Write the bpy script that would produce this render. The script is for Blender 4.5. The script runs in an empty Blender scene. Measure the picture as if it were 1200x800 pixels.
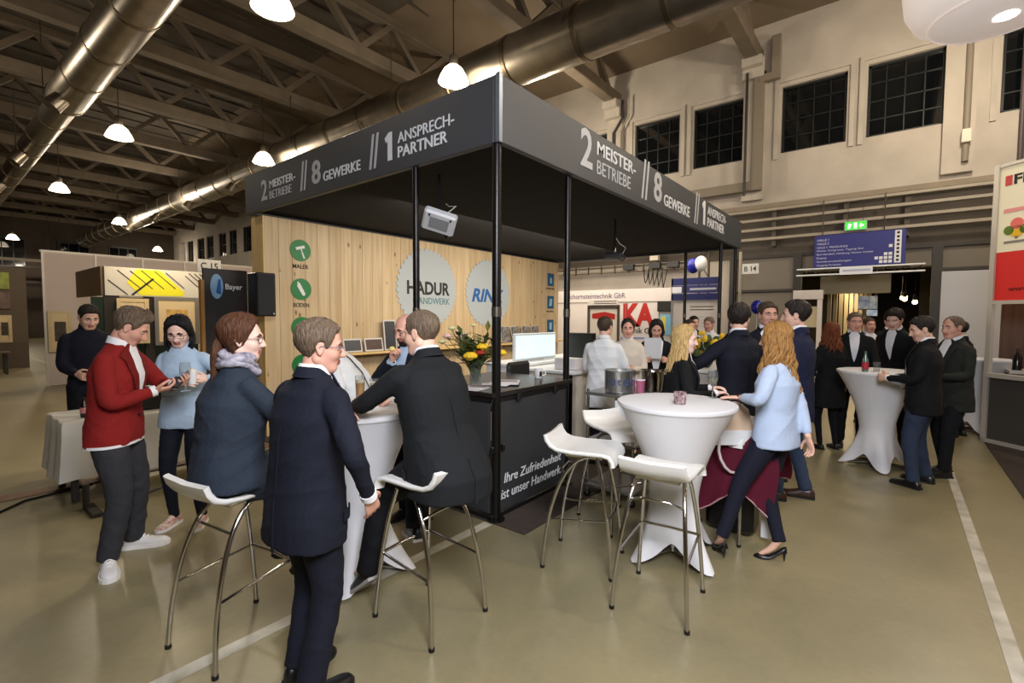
import bpy, math, random
import numpy as np
from mathutils import Vector, Matrix
random.seed(7)
R = math.radians
SC = bpy.context.scene
COL = SC.collection

def lin(c):
    return tuple((v/255/12.92 if v/255 <= .04045 else ((v/255+.055)/1.055)**2.4) for v in c)

# ---------------------------------------------------------------- camera
def basis(yaw, pitch, roll):
    fw = Vector((math.cos(yaw)*math.cos(pitch), math.sin(yaw)*math.cos(pitch), math.sin(pitch)))
    r = fw.cross(Vector((0, 0, 1))).normalized(); u = r.cross(fw)
    return fw, math.cos(roll)*r+math.sin(roll)*u, -math.sin(roll)*r+math.cos(roll)*u
cam = bpy.data.cameras.new('camera'); camo = bpy.data.objects.new('camera', cam); COL.objects.link(camo)
fw, rt, up = basis(R(38.61), R(-2.94), R(.258))
camo.matrix_world = Matrix(((rt.x, up.x, -fw.x, 0), (rt.y, up.y, -fw.y, 0), (rt.z, up.z, -fw.z, 1.72), (0, 0, 0, 1)))
cam.sensor_width = 36; cam.lens = 36*563.98/1200; cam.clip_end = 300; cam.clip_start = .05
SC.camera = camo
# ---------------------------------------------------------------- world, light, exposure
w = bpy.data.worlds.new('hall_ambient'); SC.world = w; w.use_nodes = True
bg = w.node_tree.nodes['Background']; bg.inputs[0].default_value = (*lin((255, 240, 220)), 1); bg.inputs[1].default_value = .13
SC.view_settings.view_transform = 'Standard'; SC.view_settings.look = 'None'
SC.view_settings.gamma = 1; SC.view_settings.use_curve_mapping = False
SC.view_settings.exposure = 0.47

def lamp(name, kind, loc, power, color=(255, 232, 200), size=.5, rot=None, spot=None, sizey=None):
    l = bpy.data.lights.new(name, kind); l.energy = power; l.color = lin(color)
    if kind == 'AREA':
        l.shape = 'RECTANGLE' if sizey else 'DISK'; l.size = size
        if sizey: l.size_y = sizey
    else: l.shadow_soft_size = size
    if spot: l.spot_size = R(spot); l.spot_blend = .35
    o = bpy.data.objects.new(name, l); COL.objects.link(o); o.location = loc
    if rot: o.rotation_euler = rot
    return o
# photographer's flash, bounced off the hall: soft light from beside and above the camera
lamp('photo_flash', 'AREA', (.2, -.4, 3.2), 175, (244, 246, 255), 1.4, rot=(R(56), 0, R(-60)))
# lights under the stand's canopy (washing the wood wall) and in the neighbouring stands
lamp('canopy_wash', 'AREA', (6.6, 4.7, 3.02), 140, (255, 242, 222), 5.5, sizey=1.2, rot=(R(35), 0, 0))
lamp('neighbour_stand_light', 'AREA', (11.6, 6.0, 3.6), 60, (255, 242, 228), 1.2, sizey=5, rot=(0, R(-35), 0))
lamp('passage_light', 'AREA', (19.0, 1.0, 3.0), 90, (255, 228, 180), 2)
lamp('left_stand_light', 'AREA', (3.2, 11.5, 3.0), 22, (255, 228, 190), 1.5)

# ---------------------------------------------------------------- materials
MATS = {}
def mat(name, c=(128, 128, 128), rough=.6, metal=0., noise=None, bump=None, emit=None, alpha=None, trans=0., spec=.5, coat=0., sheen=0., c2=None, stretch=None, ior=None):
    """noise=(scale, amount) colour mottling; bump=(scale, strength); c2 = second colour mixed by the noise"""
    if name in MATS: return MATS[name]
    m = bpy.data.materials.new(name); m.use_nodes = True; nt = m.node_tree; N = nt.nodes; L = nt.links
    b = N['Principled BSDF']; b.inputs['Base Color'].default_value = (*lin(c), 1)
    b.inputs['Roughness'].default_value = rough; b.inputs['Metallic'].default_value = metal
    b.inputs['Specular IOR Level'].default_value = spec
    if coat: b.inputs['Coat Weight'].default_value = coat
    if sheen: b.inputs['Sheen Weight'].default_value = sheen
    if trans: b.inputs['Transmission Weight'].default_value = trans
    if ior: b.inputs['IOR'].default_value = ior
    if emit: b.inputs['Emission Color'].default_value = (*lin(emit[0]), 1); b.inputs['Emission Strength'].default_value = emit[1]
    if noise or bump:
        tc = N.new('ShaderNodeTexCoord'); mp = N.new('ShaderNodeMapping'); L.new(tc.outputs['Object'], mp.inputs[0])
        if stretch: mp.inputs['Scale'].default_value = stretch
    if noise:
        n = N.new('ShaderNodeTexNoise'); n.inputs['Scale'].default_value = noise[0]; n.inputs['Detail'].default_value = 6
        L.new(mp.outputs[0], n.inputs['Vector'])
        mx = N.new('ShaderNodeMix'); mx.data_type = 'RGBA'
        mr = N.new('ShaderNodeMapRange'); mr.inputs[1].default_value = .3; mr.inputs[2].default_value = .7; mr.inputs[3].default_value = 0; mr.inputs[4].default_value = 1
        L.new(n.outputs[0], mr.inputs[0]); L.new(mr.outputs[0], mx.inputs[0])
        a = noise[1]; ca = lin(c)
        cb = lin(c2) if c2 else tuple(v*(1-a) for v in ca)
        mx.inputs[6].default_value = (*(ca if c2 else tuple(v*(1+a*.5) for v in ca)), 1); mx.inputs[7].default_value = (*cb, 1)
        L.new(mx.outputs[2], b.inputs['Base Color'])
    if bump:
        n = N.new('ShaderNodeTexNoise'); n.inputs['Scale'].default_value = bump[0]; n.inputs['Detail'].default_value = 4
        L.new(mp.outputs[0], n.inputs['Vector'])
        bp = N.new('ShaderNodeBump'); bp.inputs['Strength'].default_value = bump[1]; bp.inputs['Distance'].default_value = .01
        L.new(n.outputs[0], bp.inputs['Height']); L.new(bp.outputs[0], b.inputs['Normal'])
    MATS[name] = m
    return m

def wood(name, ca, cb, dark, scale=1.0, vertical=True, rough=.55):
    """planed softwood: long grain, knots"""
    if name in MATS: return MATS[name]
    m = mat(name, ca, rough); nt = m.node_tree; N = nt.nodes; L = nt.links; b = N['Principled BSDF']
    tc = N.new('ShaderNodeTexCoord'); mp = N.new('ShaderNodeMapping'); L.new(tc.outputs['Object'], mp.inputs[0])
    mp.inputs['Scale'].default_value = (14*scale, 14*scale, .8*scale) if vertical else (.8*scale, 14*scale, 14*scale)
    oi = N.new('ShaderNodeObjectInfo'); ad = N.new('ShaderNodeVectorMath'); ad.operation = 'ADD'
    mu = N.new('ShaderNodeMath'); mu.operation = 'MULTIPLY'; mu.inputs[1].default_value = 31
    L.new(oi.outputs['Random'], mu.inputs[0]); L.new(mp.outputs[0], ad.inputs[0]); L.new(mu.outputs[0], ad.inputs[1])
    n = N.new('ShaderNodeTexNoise'); n.inputs['Scale'].default_value = 1; n.inputs['Detail'].default_value = 5; n.inputs['Distortion'].default_value = .6
    L.new(ad.outputs[0], n.inputs['Vector'])
    cr = N.new('ShaderNodeValToRGB'); cr.color_ramp.elements[0].position = .32; cr.color_ramp.elements[1].position = .68
    cr.color_ramp.elements[0].color = (*lin(cb), 1); cr.color_ramp.elements[1].color = (*lin(ca), 1); L.new(n.outputs[0], cr.inputs[0])
    v = N.new('ShaderNodeTexVoronoi'); v.inputs['Scale'].default_value = 1; 
    mp2 = N.new('ShaderNodeMapping'); L.new(tc.outputs['Object'], mp2.inputs[0]); mp2.inputs['Scale'].default_value = (5.5, 5.5, 2.6) if vertical else (2.6, 5.5, 5.5)
    ad2 = N.new('ShaderNodeVectorMath'); ad2.operation = 'ADD'; L.new(mp2.outputs[0], ad2.inputs[0]); L.new(mu.outputs[0], ad2.inputs[1]); L.new(ad2.outputs[0], v.inputs['Vector'])
    k = N.new('ShaderNodeMapRange'); k.inputs[1].default_value = .06; k.inputs[2].default_value = .13; k.inputs[3].default_value = 1; k.inputs[4].default_value = 0; L.new(v.outputs['Distance'], k.inputs[0])
    mx = N.new('ShaderNodeMix'); mx.data_type = 'RGBA'; mx.inputs[7].default_value = (*lin(dark), 1)
    L.new(k.outputs[0], mx.inputs[0]); L.new(cr.outputs[0], mx.inputs[6])
    hv = N.new('ShaderNodeHueSaturation'); vr = N.new('ShaderNodeMapRange'); vr.inputs[3].default_value = .92; vr.inputs[4].default_value = 1.06
    L.new(oi.outputs['Random'], vr.inputs[0]); L.new(vr.outputs[0], hv.inputs['Value']); L.new(mx.outputs[2], hv.inputs['Color']); L.new(hv.outputs[0], b.inputs['Base Color'])
    return m

# ---------------------------------------------------------------- geometry helpers
OFF = {}
def thing(name, label, cat, loc=(0, 0, 0), group=None, rz=0, kind=None):
    o = bpy.data.objects.new(name, None); COL.objects.link(o); o.location = loc; o.rotation_euler = (0, 0, rz)
    o.empty_display_size = .1; OFF[o.name] = Vector(loc) if not rz else Vector((0, 0, 0))
    tag(o, label, cat, group, kind)
    return o
def tag(o, label=None, cat=None, group=None, kind=None):
    if label: o['label'] = label
    if cat: o['category'] = cat
    if group: o['group'] = group
    if kind: o['kind'] = kind
    return o
def dup(o, loc=None, rz=None, label=None, parent=None):
    c = o.copy(); COL.objects.link(c)
    if parent: c.parent = parent
    else:
        if loc is not None: c.location = loc
        if rz is not None: c.rotation_euler = (0, 0, rz)
        if label: c['label'] = label
    for ch in list(o.children): dup(ch, parent=c)
    return c

class MB:
    """collects shapes, becomes ONE mesh object"""
    def __init__(s): s.v = []; s.f = []; s.m = []; s.mi = 0
    def add(s, vs, fs):
        k = len(s.v); s.v += [tuple(p) for p in vs]; s.f += [tuple(i+k for i in f) for f in fs]; s.m += [s.mi]*len(fs); return s
    def box(s, c, d, rz=0, bev=0.0, M=None):
        """centre, full dims; bev chamfers every edge"""
        h = [x/2 for x in d]; Q = Matrix.Rotation(rz, 3, 'Z') if M is None else M
        vs = []; fs = []
        if bev <= 0:
            for x in (-1, 1):
                for y in (-1, 1):
                    for z in (-1, 1): vs.append(Q@Vector((x*h[0], y*h[1], z*h[2]))+Vector(c))
            fs = [(0, 1, 3, 2), (4, 6, 7, 5), (0, 4, 5, 1), (2, 3, 7, 6), (0, 2, 6, 4), (1, 5, 7, 3)]
            return s.add(vs, fs)
        b = min(bev, min(h)*.9); idx = {}
        for x in (-1, 1):
            for y in (-1, 1):
                for z in (-1, 1):
                    for a in range(3):
                        p = [x*(h[0]-b), y*(h[1]-b), z*(h[2]-b)]; p[a] = (x, y, z)[a]*h[a]
                        idx[x, y, z, a] = len(vs); vs.append(Q@Vector(p)+Vector(c))
        def face(l):
            cc = sum((Q.transposed()@(vs[i]-Vector(c)) for i in l), Vector())/len(l)
            n = (Q.transposed()@((vs[l[1]]-vs[l[0]]).cross(vs[l[2]]-vs[l[0]])))
            fs.append(tuple(l) if n.dot(cc) > 0 else tuple(reversed(l)))
        S = (-1, 1)
        for a in range(3):
            o1, o2 = [k for k in range(3) if k != a]
            for sa in S:
                l = []
                for p, q in ((-1, -1), (1, -1), (1, 1), (-1, 1)):
                    t = [0, 0, 0]; t[a] = sa; t[o1] = p; t[o2] = q; l.append(idx[(*t, a)])
                face(l)
            for p in S:
                for q in S:   # edge along a
                    t0 = [0, 0, 0]; t0[a] = -1; t0[o1] = p; t0[o2] = q; t1 = list(t0); t1[a] = 1
                    face([idx[(*t0, o1)], idx[(*t1, o1)], idx[(*t1, o2)], idx[(*t0, o2)]])
        for x in S:
            for y in S:
                for z in S: face([idx[x, y, z, 0], idx[x, y, z, 1], idx[x, y, z, 2]])
        return s.add(vs, fs)
    def span(s, a, b, bev=0.0):
        return s.box([(p+q)/2 for p, q in zip(a, b)], [abs(q-p) for p, q in zip(a, b)], bev=bev)
    def tube(s, pts, r, n=10, closed=False, caps=True, flat=None):
        pts = [Vector(p) for p in pts]; k = len(pts); rr = r if isinstance(r, (list, tuple)) else [r]*k
        ref = None; rings = []
        for i, p in enumerate(pts):
            a = pts[i-1] if (i or closed) else p; b = pts[(i+1) % k] if (i < k-1 or closed) else p
            t = (b-a).normalized()
            if ref is None: ref = Vector((0, 0, 1)) if abs(t.z) < .9 else Vector((1, 0, 0))
            x = (ref-t*ref.dot(t)).normalized(); y = t.cross(x); ref = x
            f = flat or 1
            rings.append([p+(x*math.cos(q)+y*math.sin(q)*f)*rr[i] for q in [2*math.pi*j/n for j in range(n)]])
        vs = [v for g in rings for v in g]; fs = []
        for i in range(k if closed else k-1):
            a, b = i*n, ((i+1) % k)*n
            for j in range(n): fs.append((a+j, a+(j+1) % n, b+(j+1) % n, b+j))
        if caps and not closed: fs += [tuple(reversed(range(n))), tuple(range((k-1)*n, k*n))]
        return s.add(vs, fs)
    def cyl(s, a, b, r0, r1=None, n=16): return s.tube([a, b], [r0, r0 if r1 is None else r1], n)
    def lathe(s, prof, c=(0, 0, 0), n=24, cap=True):
        c = Vector(c); vs = []; fs = []
        for r, z in prof:
            for j in range(n): q = 2*math.pi*j/n; vs.append(c+Vector((r*math.cos(q), r*math.sin(q), z)))
        for i in range(len(prof)-1):
            for j in range(n): fs.append((i*n+j, i*n+(j+1) % n, (i+1)*n+(j+1) % n, (i+1)*n+j))
        if cap: fs += [tuple(reversed(range(n))), tuple(range((len(prof)-1)*n, len(prof)*n))]
        return s.add(vs, fs)
    def prism(s, poly, o, ux, uy, depth):
        """flat outline (list of 2-tuples) in plane o+ux*a+uy*b, thickened by depth along ux x uy"""
        o = Vector(o); ux = Vector(ux); uy = Vector(uy); w = ux.cross(uy).normalized()*depth; n = len(poly)
        a = [o+ux*p[0]+uy*p[1] for p in poly]
        fs = [tuple(reversed(range(n))), tuple(range(n, 2*n))]+[(j, (j+1) % n, n+(j+1) % n, n+j) for j in range(n)]
        return s.add(a+[v+w for v in a], fs)
    def sphere(s, c, r, n=14, m=9, sq=(1, 1, 1)):
        c = Vector(c); vs = [c+Vector((0, 0, -r*sq[2]))]; fs = []
        for i in range(1, m):
            p = -math.pi/2+math.pi*i/m
            for j in range(n):
                q = 2*math.pi*j/n; vs.append(c+Vector((r*sq[0]*math.cos(p)*math.cos(q), r*sq[1]*math.cos(p)*math.sin(q), r*sq[2]*math.sin(p))))
        vs.append(c+Vector((0, 0, r*sq[2]))); e = len(vs)-1
        for j in range(n):
            fs.append((0, 1+(j+1) % n, 1+j)); fs.append((e, 1+(m-2)*n+j, 1+(m-2)*n+(j+1) % n))
            for i in range(m-2): a = 1+i*n; fs.append((a+j, a+(j+1) % n, a+n+(j+1) % n, a+n+j))
        return s.add(vs, fs)
    def build(s, name, m, parent=None, smooth=None, label=None, cat=None, group=None, kind=None):
        me = bpy.data.meshes.new(name); o = bpy.data.objects.new(name, me); COL.objects.link(o)
        d = OFF.get(parent.name, Vector()) if parent else Vector()
        if parent: o.parent = parent; OFF[o.name] = d
        elif s.v:   # a thing of one mesh: origin at its base
            xs = [p[0] for p in s.v]; ys = [p[1] for p in s.v]; zs = [p[2] for p in s.v]
            d = Vector(((min(xs)+max(xs))/2, (min(ys)+max(ys))/2, min(zs))); o.location = d; OFF[o.name] = d
        me.from_pydata([(p[0]-d[0], p[1]-d[1], p[2]-d[2]) for p in s.v], [], s.f)
        for x in (m if isinstance(m, (list, tuple)) else [m]): me.materials.append(x)
        if any(s.m): me.polygons.foreach_set('material_index', s.m)
        if smooth is not None: me.shade_smooth(); me.set_sharp_from_angle(angle=R(smooth))
        me.update(); tag(o, label, cat, group, kind)
        return o
def struct(name, mb, m, smooth=None, parent=None):
    return mb.build(name, m, parent, smooth, kind=None if parent else 'structure')

# ---------------------------------------------------------------- lettering: outlines of the built-in font, made into meshes
def text(name, body, parent, o, ux, uy, w, h, m, bold=0.0, depth=.004, shear=0.0, label=None, split=False):
    """fits body into a w x h box whose lower left corner is o, on the plane ux,uy"""
    cu = bpy.data.curves.new('t', 'FONT'); cu.body = body; cu.offset = bold; cu.extrude = .0; cu.shear = shear; cu.resolution_u = 3
    to = bpy.data.objects.new('t', cu); COL.objects.link(to)
    dg = bpy.context.evaluated_depsgraph_get(); me = bpy.data.meshes.new_from_object(to.evaluated_get(dg))
    bpy.data.objects.remove(to); bpy.data.curves.remove(cu)
    n = len(me.vertices); co = np.zeros(n*3); me.vertices.foreach_get('co', co); co = co.reshape(-1, 3)
    lo, hi = co.min(0), co.max(0); sp = np.maximum(hi-lo, 1e-6)
    ux = np.array(Vector(ux).normalized()); uy = np.array(Vector(uy).normalized()); nz = np.cross(ux, uy)
    d = OFF.get(parent.name, Vector()) if parent else Vector()
    P = np.array(o)-np.array(d)+np.outer((co[:, 0]-lo[0])/sp[0]*w, ux)+np.outer((co[:, 1]-lo[1])/sp[1]*h, uy)
    fs = [tuple(p.vertices) for p in me.polygons]
    V = np.vstack([P, P+nz*depth]); F = [tuple(i+n for i in f) for f in fs]
    from collections import Counter
    ec = Counter()
    for f in fs:
        for a, b in zip(f, f[1:]+f[:1]): ec[(a, b)] += 1
    for (a, b) in list(ec):
        if (b, a) not in ec: F.append((a, b, b+n, a+n))
    if split:      # one part for each letter
        par = list(range(len(V)))
        def root_(i):
            while par[i] != i: par[i] = par[par[i]]; i = par[i]
            return i
        for f in F:
            for i in f[1:]: par[root_(i)] = root_(f[0])
        groups = {}
        for f in F: groups.setdefault(root_(f[0]), []).append(f)
        for fs2 in groups.values():
            ids = sorted({i for f in fs2 for i in f}); mp = {a: k for k, a in enumerate(ids)}
            g = bpy.data.meshes.new('letter'); g.from_pydata([tuple(V[i]) for i in ids], [], [tuple(mp[i] for i in f) for f in fs2]); g.materials.append(m)
            ob = bpy.data.objects.new('letter', g); COL.objects.link(ob); ob.parent = parent; OFF[ob.name] = d
        bpy.data.meshes.remove(me); return None
    me2 = bpy.data.meshes.new(name); me2.from_pydata([tuple(p) for p in V], [], F); me2.materials.append(m); bpy.data.meshes.remove(me)
    ob = bpy.data.objects.new(name, me2); COL.objects.link(ob)
    if parent: ob.parent = parent; OFF[ob.name] = d
    if label: ob['label'] = label
    return ob
# ================================================================ the hall
TP = 4.1; TY = [-.9+TP*i for i in range(0, 13)]         # truss positions along Y
WX = 14.5; ZC = 8.5; ZR = 9.48; YF = 49.0; XL = -16.0; YB = -14.0
def floor_mat():
    m = mat('floor_epoxy', (132, 127, 106), .34, spec=.5); nt = m.node_tree; N = nt.nodes; L = nt.links; b = N['Principled BSDF']
    tc = N.new('ShaderNodeTexCoord')
    a = N.new('ShaderNodeTexNoise'); a.inputs['Scale'].default_value = .55; a.inputs['Detail'].default_value = 8; a.inputs['Roughness'].default_value = .62; L.new(tc.outputs['Object'], a.inputs['Vector'])
    cr = N.new('ShaderNodeValToRGB'); e = cr.color_ramp.elements; e[0].position = .3; e[1].position = .72
    e[0].color = (*lin((122, 114, 87)), 1); e[1].color = (*lin((158, 146, 110)), 1); L.new(a.outputs[0], cr.inputs[0])
    g = N.new('ShaderNodeTexNoise'); g.inputs['Scale'].default_value = 28; g.inputs['Detail'].default_value = 6; L.new(tc.outputs['Object'], g.inputs['Vector'])
    mx = N.new('ShaderNodeMix'); mx.data_type = 'RGBA'; mx.blend_type = 'MULTIPLY'; mx.inputs[0].default_value = .22
    L.new(cr.outputs[0], mx.inputs[6]); L.new(g.outputs[0], mx.inputs[7]); L.new(mx.outputs[2], b.inputs['Base Color'])
    rr = N.new('ShaderNodeMapRange'); rr.inputs[3].default_value = .22; rr.inputs[4].default_value = .46; L.new(a.outputs[0], rr.inputs[0]); L.new(rr.outputs[0], b.inputs['Roughness'])
    bp = N.new('ShaderNodeBump'); bp.inputs['Strength'].default_value = .05; bp.inputs['Distance'].default_value = .01; L.new(g.outputs[0], bp.inputs['Height']); L.new(bp.outputs[0], b.inputs['Normal'])
    return m
FL = floor_mat()
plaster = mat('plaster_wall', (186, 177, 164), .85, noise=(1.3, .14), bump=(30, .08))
plaster_d = mat('plaster_dark', (142, 130, 112), .85, noise=(2, .14))  # darker plaster tone for the ledge and the left wall
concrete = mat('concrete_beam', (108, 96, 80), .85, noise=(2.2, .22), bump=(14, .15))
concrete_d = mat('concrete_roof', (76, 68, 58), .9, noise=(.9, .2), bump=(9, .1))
white_line = mat('floor_paint', (198, 192, 176), .5, noise=(6, .28), c2=(150, 144, 126))
grey_board = mat('grey_partition', (118, 110, 98), .7, noise=(2, .06)); dark_steel = mat('dark_steel', (58, 54, 48), .5, metal=.3)
rail_m = mat('rail_paint', (160, 150, 134), .5, noise=(3, .1)); louvre_m = mat('louvre_recess', (84, 76, 66), .8)
glass_d = mat('night_glass', (10, 14, 17), .05, spec=.9); frame_g = mat('window_steel', (17, 21, 20), .5)
steel = mat('duct_steel', (172, 163, 148), .32, metal=.95, noise=(3, .18), bump=(3, .05))
steel_band = mat('duct_band', (120, 108, 88), .35, metal=.9)
pipe_m = mat('pipe_paint', (130, 120, 104), .55)

fl = MB(); fl.span((XL, YB, -.2), (30, YF+1, 0)); struct('floor', fl, FL)
def strip(name, a, b, wd, m, z=.004):
    a = Vector(a); b = Vector(b); d = (b-a).normalized(); n = Vector((-d.y, d.x))*wd/2
    MB().prism([(0, 0), (1, 0), (1, 1), (0, 1)], (0, 0, 0), (1, 0, 0), (0, 1, 0), .001) if False else None
    mb = MB(); P = [a+n, a-n, b-n, b+n]
    mb.add([(p.x, p.y, .0005) for p in P]+[(p.x, p.y, z) for p in P], [(4, 5, 6, 7), (0, 1, 5, 4), (1, 2, 6, 5), (2, 3, 7, 6), (3, 0, 4, 7)])
    return struct(name, mb, m)
strip('trim_1', (-2, 2.665), (2.95, 2.60), .085, white_line)
strip('trim_2', (-1, -.52), (14, -.53), .07, white_line)
strip('trim_3', (3.0, 7.9), (3.0, 40), .10, white_line)

# walls
def holed(name, axis, at, thick, u0, u1, z0, z1, holes, m):
    """wall slab with rectangular holes; axis 'x': plane X=at, u runs along Y"""
    us = sorted({u0, u1, *[h[0] for h in holes], *[h[1] for h in holes]}); mb = MB()
    for a, b in zip(us, us[1:]):
        hs = sorted([(h[2], h[3]) for h in holes if h[0] <= a+1e-6 and h[1] >= b-1e-6]); z = z0
        for p, q in hs+[(z1, z1)]:
            if p > z+1e-6:
                if axis == 'x': mb.span((at, a, z), (at+thick, b, p))
                else: mb.span((a, at, z), (b, at+thick, p))
            z = q
    return struct(name, mb, m)
wins = []
for i in range(-3, 26):
    k = i//2; y0 = (3.23-.9) + TP*k+(0 if i % 2 == 0 else 2.02)
    wins.append((y0-TP/2+.05+.0, y0-TP/2+1.38))
# pairs of windows in each bay between the pilasters
wins = []
for b in range(-2, 12):
    y = -.98+TP*b
    for o_, w_ in ((.32, 1.40), (2.12, 1.42)): wins.append((y+o_, y+o_+w_))
DOOR = (-.62, 2.0, 0, 2.92)
holes = [(a, b, 6.05, 7.75) for a, b in wins]+[DOOR]
wl = holed('wall_right', 'x', WX, .35, YB, YF, 0, 10.2, holes, plaster)
for k, (a, b) in enumerate(wins):
    if not (-6 < a < 46): continue
    fr = MB()
    fr.span((WX+.10, a, 6.05), (WX+.16, a+.06, 7.75)); fr.span((WX+.10, b-.06, 6.05), (WX+.16, b, 7.75)); fr.span((WX+.10, a, 6.05), (WX+.16, b, 6.11)); fr.span((WX+.10, a, 7.69), (WX+.16, b, 7.75))
    wo = struct('window_%d' % (k+1), fr, frame_g)
    g = MB(); g.span((WX+.155, a+.03, 6.08), (WX+.165, b-.03, 7.72)); g.build('pane', glass_d, wo)
    near = 14 > a
    for q in range(1, 4 if near else 2):
        y = a+(b-a)*q/(4 if near else 2); mb = MB(); mb.span((WX+.125, y-.012, 6.1), (WX+.158, y+.012, 7.7)); mb.build('glazing_bar', frame_g, wo)
    for q in range(1, 4 if near else 2):
        z = 6.05+1.7*q/(4 if near else 2); mb = MB(); mb.span((WX+.125, a+.05, z-.012), (WX+.158, b-.05, z+.012)); mb.build('glazing_bar', frame_g, wo)
    if near:   # plaster reveal around the window
        t = MB(); t.span((WX-.05, a-.16, 5.9), (WX, a-.06, 7.95)); t.span((WX-.05, b+.06, 5.9), (WX, b+.16, 7.95)); t.span((WX-.05, a-.06, 7.85), (WX, b+.06, 7.95))
        t.build('window_surround', plaster, wo)
# far end wall and its gallery, front/back walls stay open to the rest of the hall
mb = MB(); mb.span((XL, YF, 0), (WX+.3, YF+.4, 10.2)); wall_far = struct('wall_far', mb, mat('far_wall', (66, 56, 46), .9, noise=(.6, .3)))
mb = MB(); mb.span((XL, YB-.3, 0), (30, YB, 10.2)); struct('wall_back', mb, plaster)
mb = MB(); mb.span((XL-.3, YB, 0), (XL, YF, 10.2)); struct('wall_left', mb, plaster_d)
mb = MB(); mb.span((XL, YF-1.2, 3.9), (WX, YF-.9, 4.1)); mb.span((XL, YF-1.2, 5.0), (WX, YF-.9, 5.1)); struct('trim_4', mb, dark_steel)
for k, x in enumerate((-6, -2.5, 1, 4.5, 8, 11)):
    mb = MB(); mb.span((x-.9, YF-.06, 5.0), (x+.9, YF+.01, 7.2)); wo = struct('window_%d' % (60+k), mb, frame_g)
    for q in (-1, 0, 1): g = MB(); g.span((x+q*.58-.26, YF-.075, 5.15), (x+q*.58+.26, YF-.062, 7.05)); g.build('pane', glass_d, wo)
# roof: slab with panel joints
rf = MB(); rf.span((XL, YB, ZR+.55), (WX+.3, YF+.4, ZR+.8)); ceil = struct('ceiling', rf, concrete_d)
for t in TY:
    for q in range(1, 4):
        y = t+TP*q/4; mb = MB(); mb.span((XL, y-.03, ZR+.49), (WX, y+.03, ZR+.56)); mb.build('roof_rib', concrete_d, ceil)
# haunch between roof and wall
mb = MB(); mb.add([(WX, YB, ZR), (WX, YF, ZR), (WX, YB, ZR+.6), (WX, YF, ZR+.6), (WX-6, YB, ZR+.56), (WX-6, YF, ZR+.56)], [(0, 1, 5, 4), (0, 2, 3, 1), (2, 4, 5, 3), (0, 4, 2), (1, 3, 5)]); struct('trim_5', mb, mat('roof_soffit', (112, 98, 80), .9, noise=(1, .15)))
# trusses: chords and webs
def truss_parts(mb_parent, near):
    x0 = XL+1; x1 = WX
    mb = MB(); mb.box(((x0+x1)/2, 0, ZC+.17), (x1-x0, .34, .34), bev=.02); mb.build('bottom_chord', concrete, mb_parent)
    mb = MB(); mb.box(((x0+x1)/2, 0, ZR+.42), (x1-x0, .30, .26), bev=.02); mb.build('top_chord', concrete, mb_parent)
    n = 14; dx = (x1-.6-x0)/n
    for i in range(n):
        a = x0+dx*i; m_ = a+dx/2
        for p, q in ((a, m_), (m_, a+dx)):
            zz = (ZC+.3, ZR+.34) if p == a else (ZR+.34, ZC+.3)
            d = Vector((q-p, 0, zz[1]-zz[0])); L_ = d.length; ang = -math.atan2(d.z, d.x)
            mb = MB(); mb.box(((p+q)/2, 0, (zz[0]+zz[1])/2), (L_, .18, .15), M=Matrix.Rotation(ang, 3, 'Y')); mb.build('web_member', concrete, mb_parent)
tr0 = None
order = ['first', 'second', 'third', 'fourth', 'fifth', 'sixth', 'seventh', 'eighth', 'ninth', 'tenth', 'eleventh', 'twelfth', 'thirteenth', 'fourteenth', 'fifteenth']
vis = [y for y in TY if y > 2]
for y in TY:
    if y < 2: lab = 'concrete roof truss ending above the huge white lampshade'
    else: lab = 'brown concrete roof truss across the hall, %s one into the distance' % order[vis.index(y)]
    if tr0 is None:
        tr0 = thing('roof_truss', lab, 'truss', (0, y, 0), 'roof trusses'); OFF[tr0.name] = Vector(); truss_parts(tr0, True)
        tr0['label'] = lab
    else:
        dup(tr0, (0, y, 0), None, lab)
# corbel pilasters with pipes on the right-hand wall
for k, y in enumerate(TY):
    if not (-2 < y < 24): continue
    mb = MB(); mb.span((WX-.14, y-.26, 4.9), (WX, y+.26, ZC-.25)); mb.span((WX-.34, y-.26, ZC-.45), (WX, y+.26, ZC+.05)); mb.span((WX-.55, y-.24, ZC-.2), (WX, y+.24, ZC+.02))
    struct('trim_%d' % (10+k), mb, plaster)
def pipe(name, pts, r, m, label, cat='pipe', group=None):
    return MB().tube(pts, r, 10).build(name, m, None, 40, label, cat, group)
def cable_tray(name, pts, wd, label):
    root = thing(name, label, 'cable duct', pts[0])
    for i in range(len(pts)-1):
        a = Vector(pts[i]); b = Vector(pts[i+1]); d = b-a; c = (a+b)/2; mb = MB()
        mb.box(c, [max(abs(d.x), .16)-.008*i, max(abs(d.y), 0)+wd*(1-.04*i), max(abs(d.z), 0)+wd*(1-.04*i)], bev=.01); mb.build('duct_run', pipe_m, root)
    return root
py_ = 3.23-.06
cable_tray('cable_duct', [(WX-.22, py_-.1, 8.1), (WX-.22, py_-.1, 5.25), (WX-.22, py_+2.9, 5.25)], .26, 'grey box duct running down the pilaster and turning along the wall')
cable_tray('cable_duct', [(WX-.24, py_-.5, 8.9), (WX-.24, py_-.5, 8.0), (WX-.24, py_-.2, 8.0)], .20, 'short grey box duct bending round the beam end above the pilaster')
pipe('wall_pipe', [(WX-.36, py_+.16, 8.2), (WX-.36, py_+.16, 5.0)], .035, dark_steel, 'thin dark pipe down the pilaster beside the box duct')
pipe('wall_pipe', [(WX-.2, 7.0, 8.55), (WX-.2, 7.0, 8.0), (WX-.2, 7.3, 7.6), (WX-.2, 7.3, 5.0)], .04, dark_steel, 'dark pipe with an offset bend on the wall left of the windows')
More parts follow.
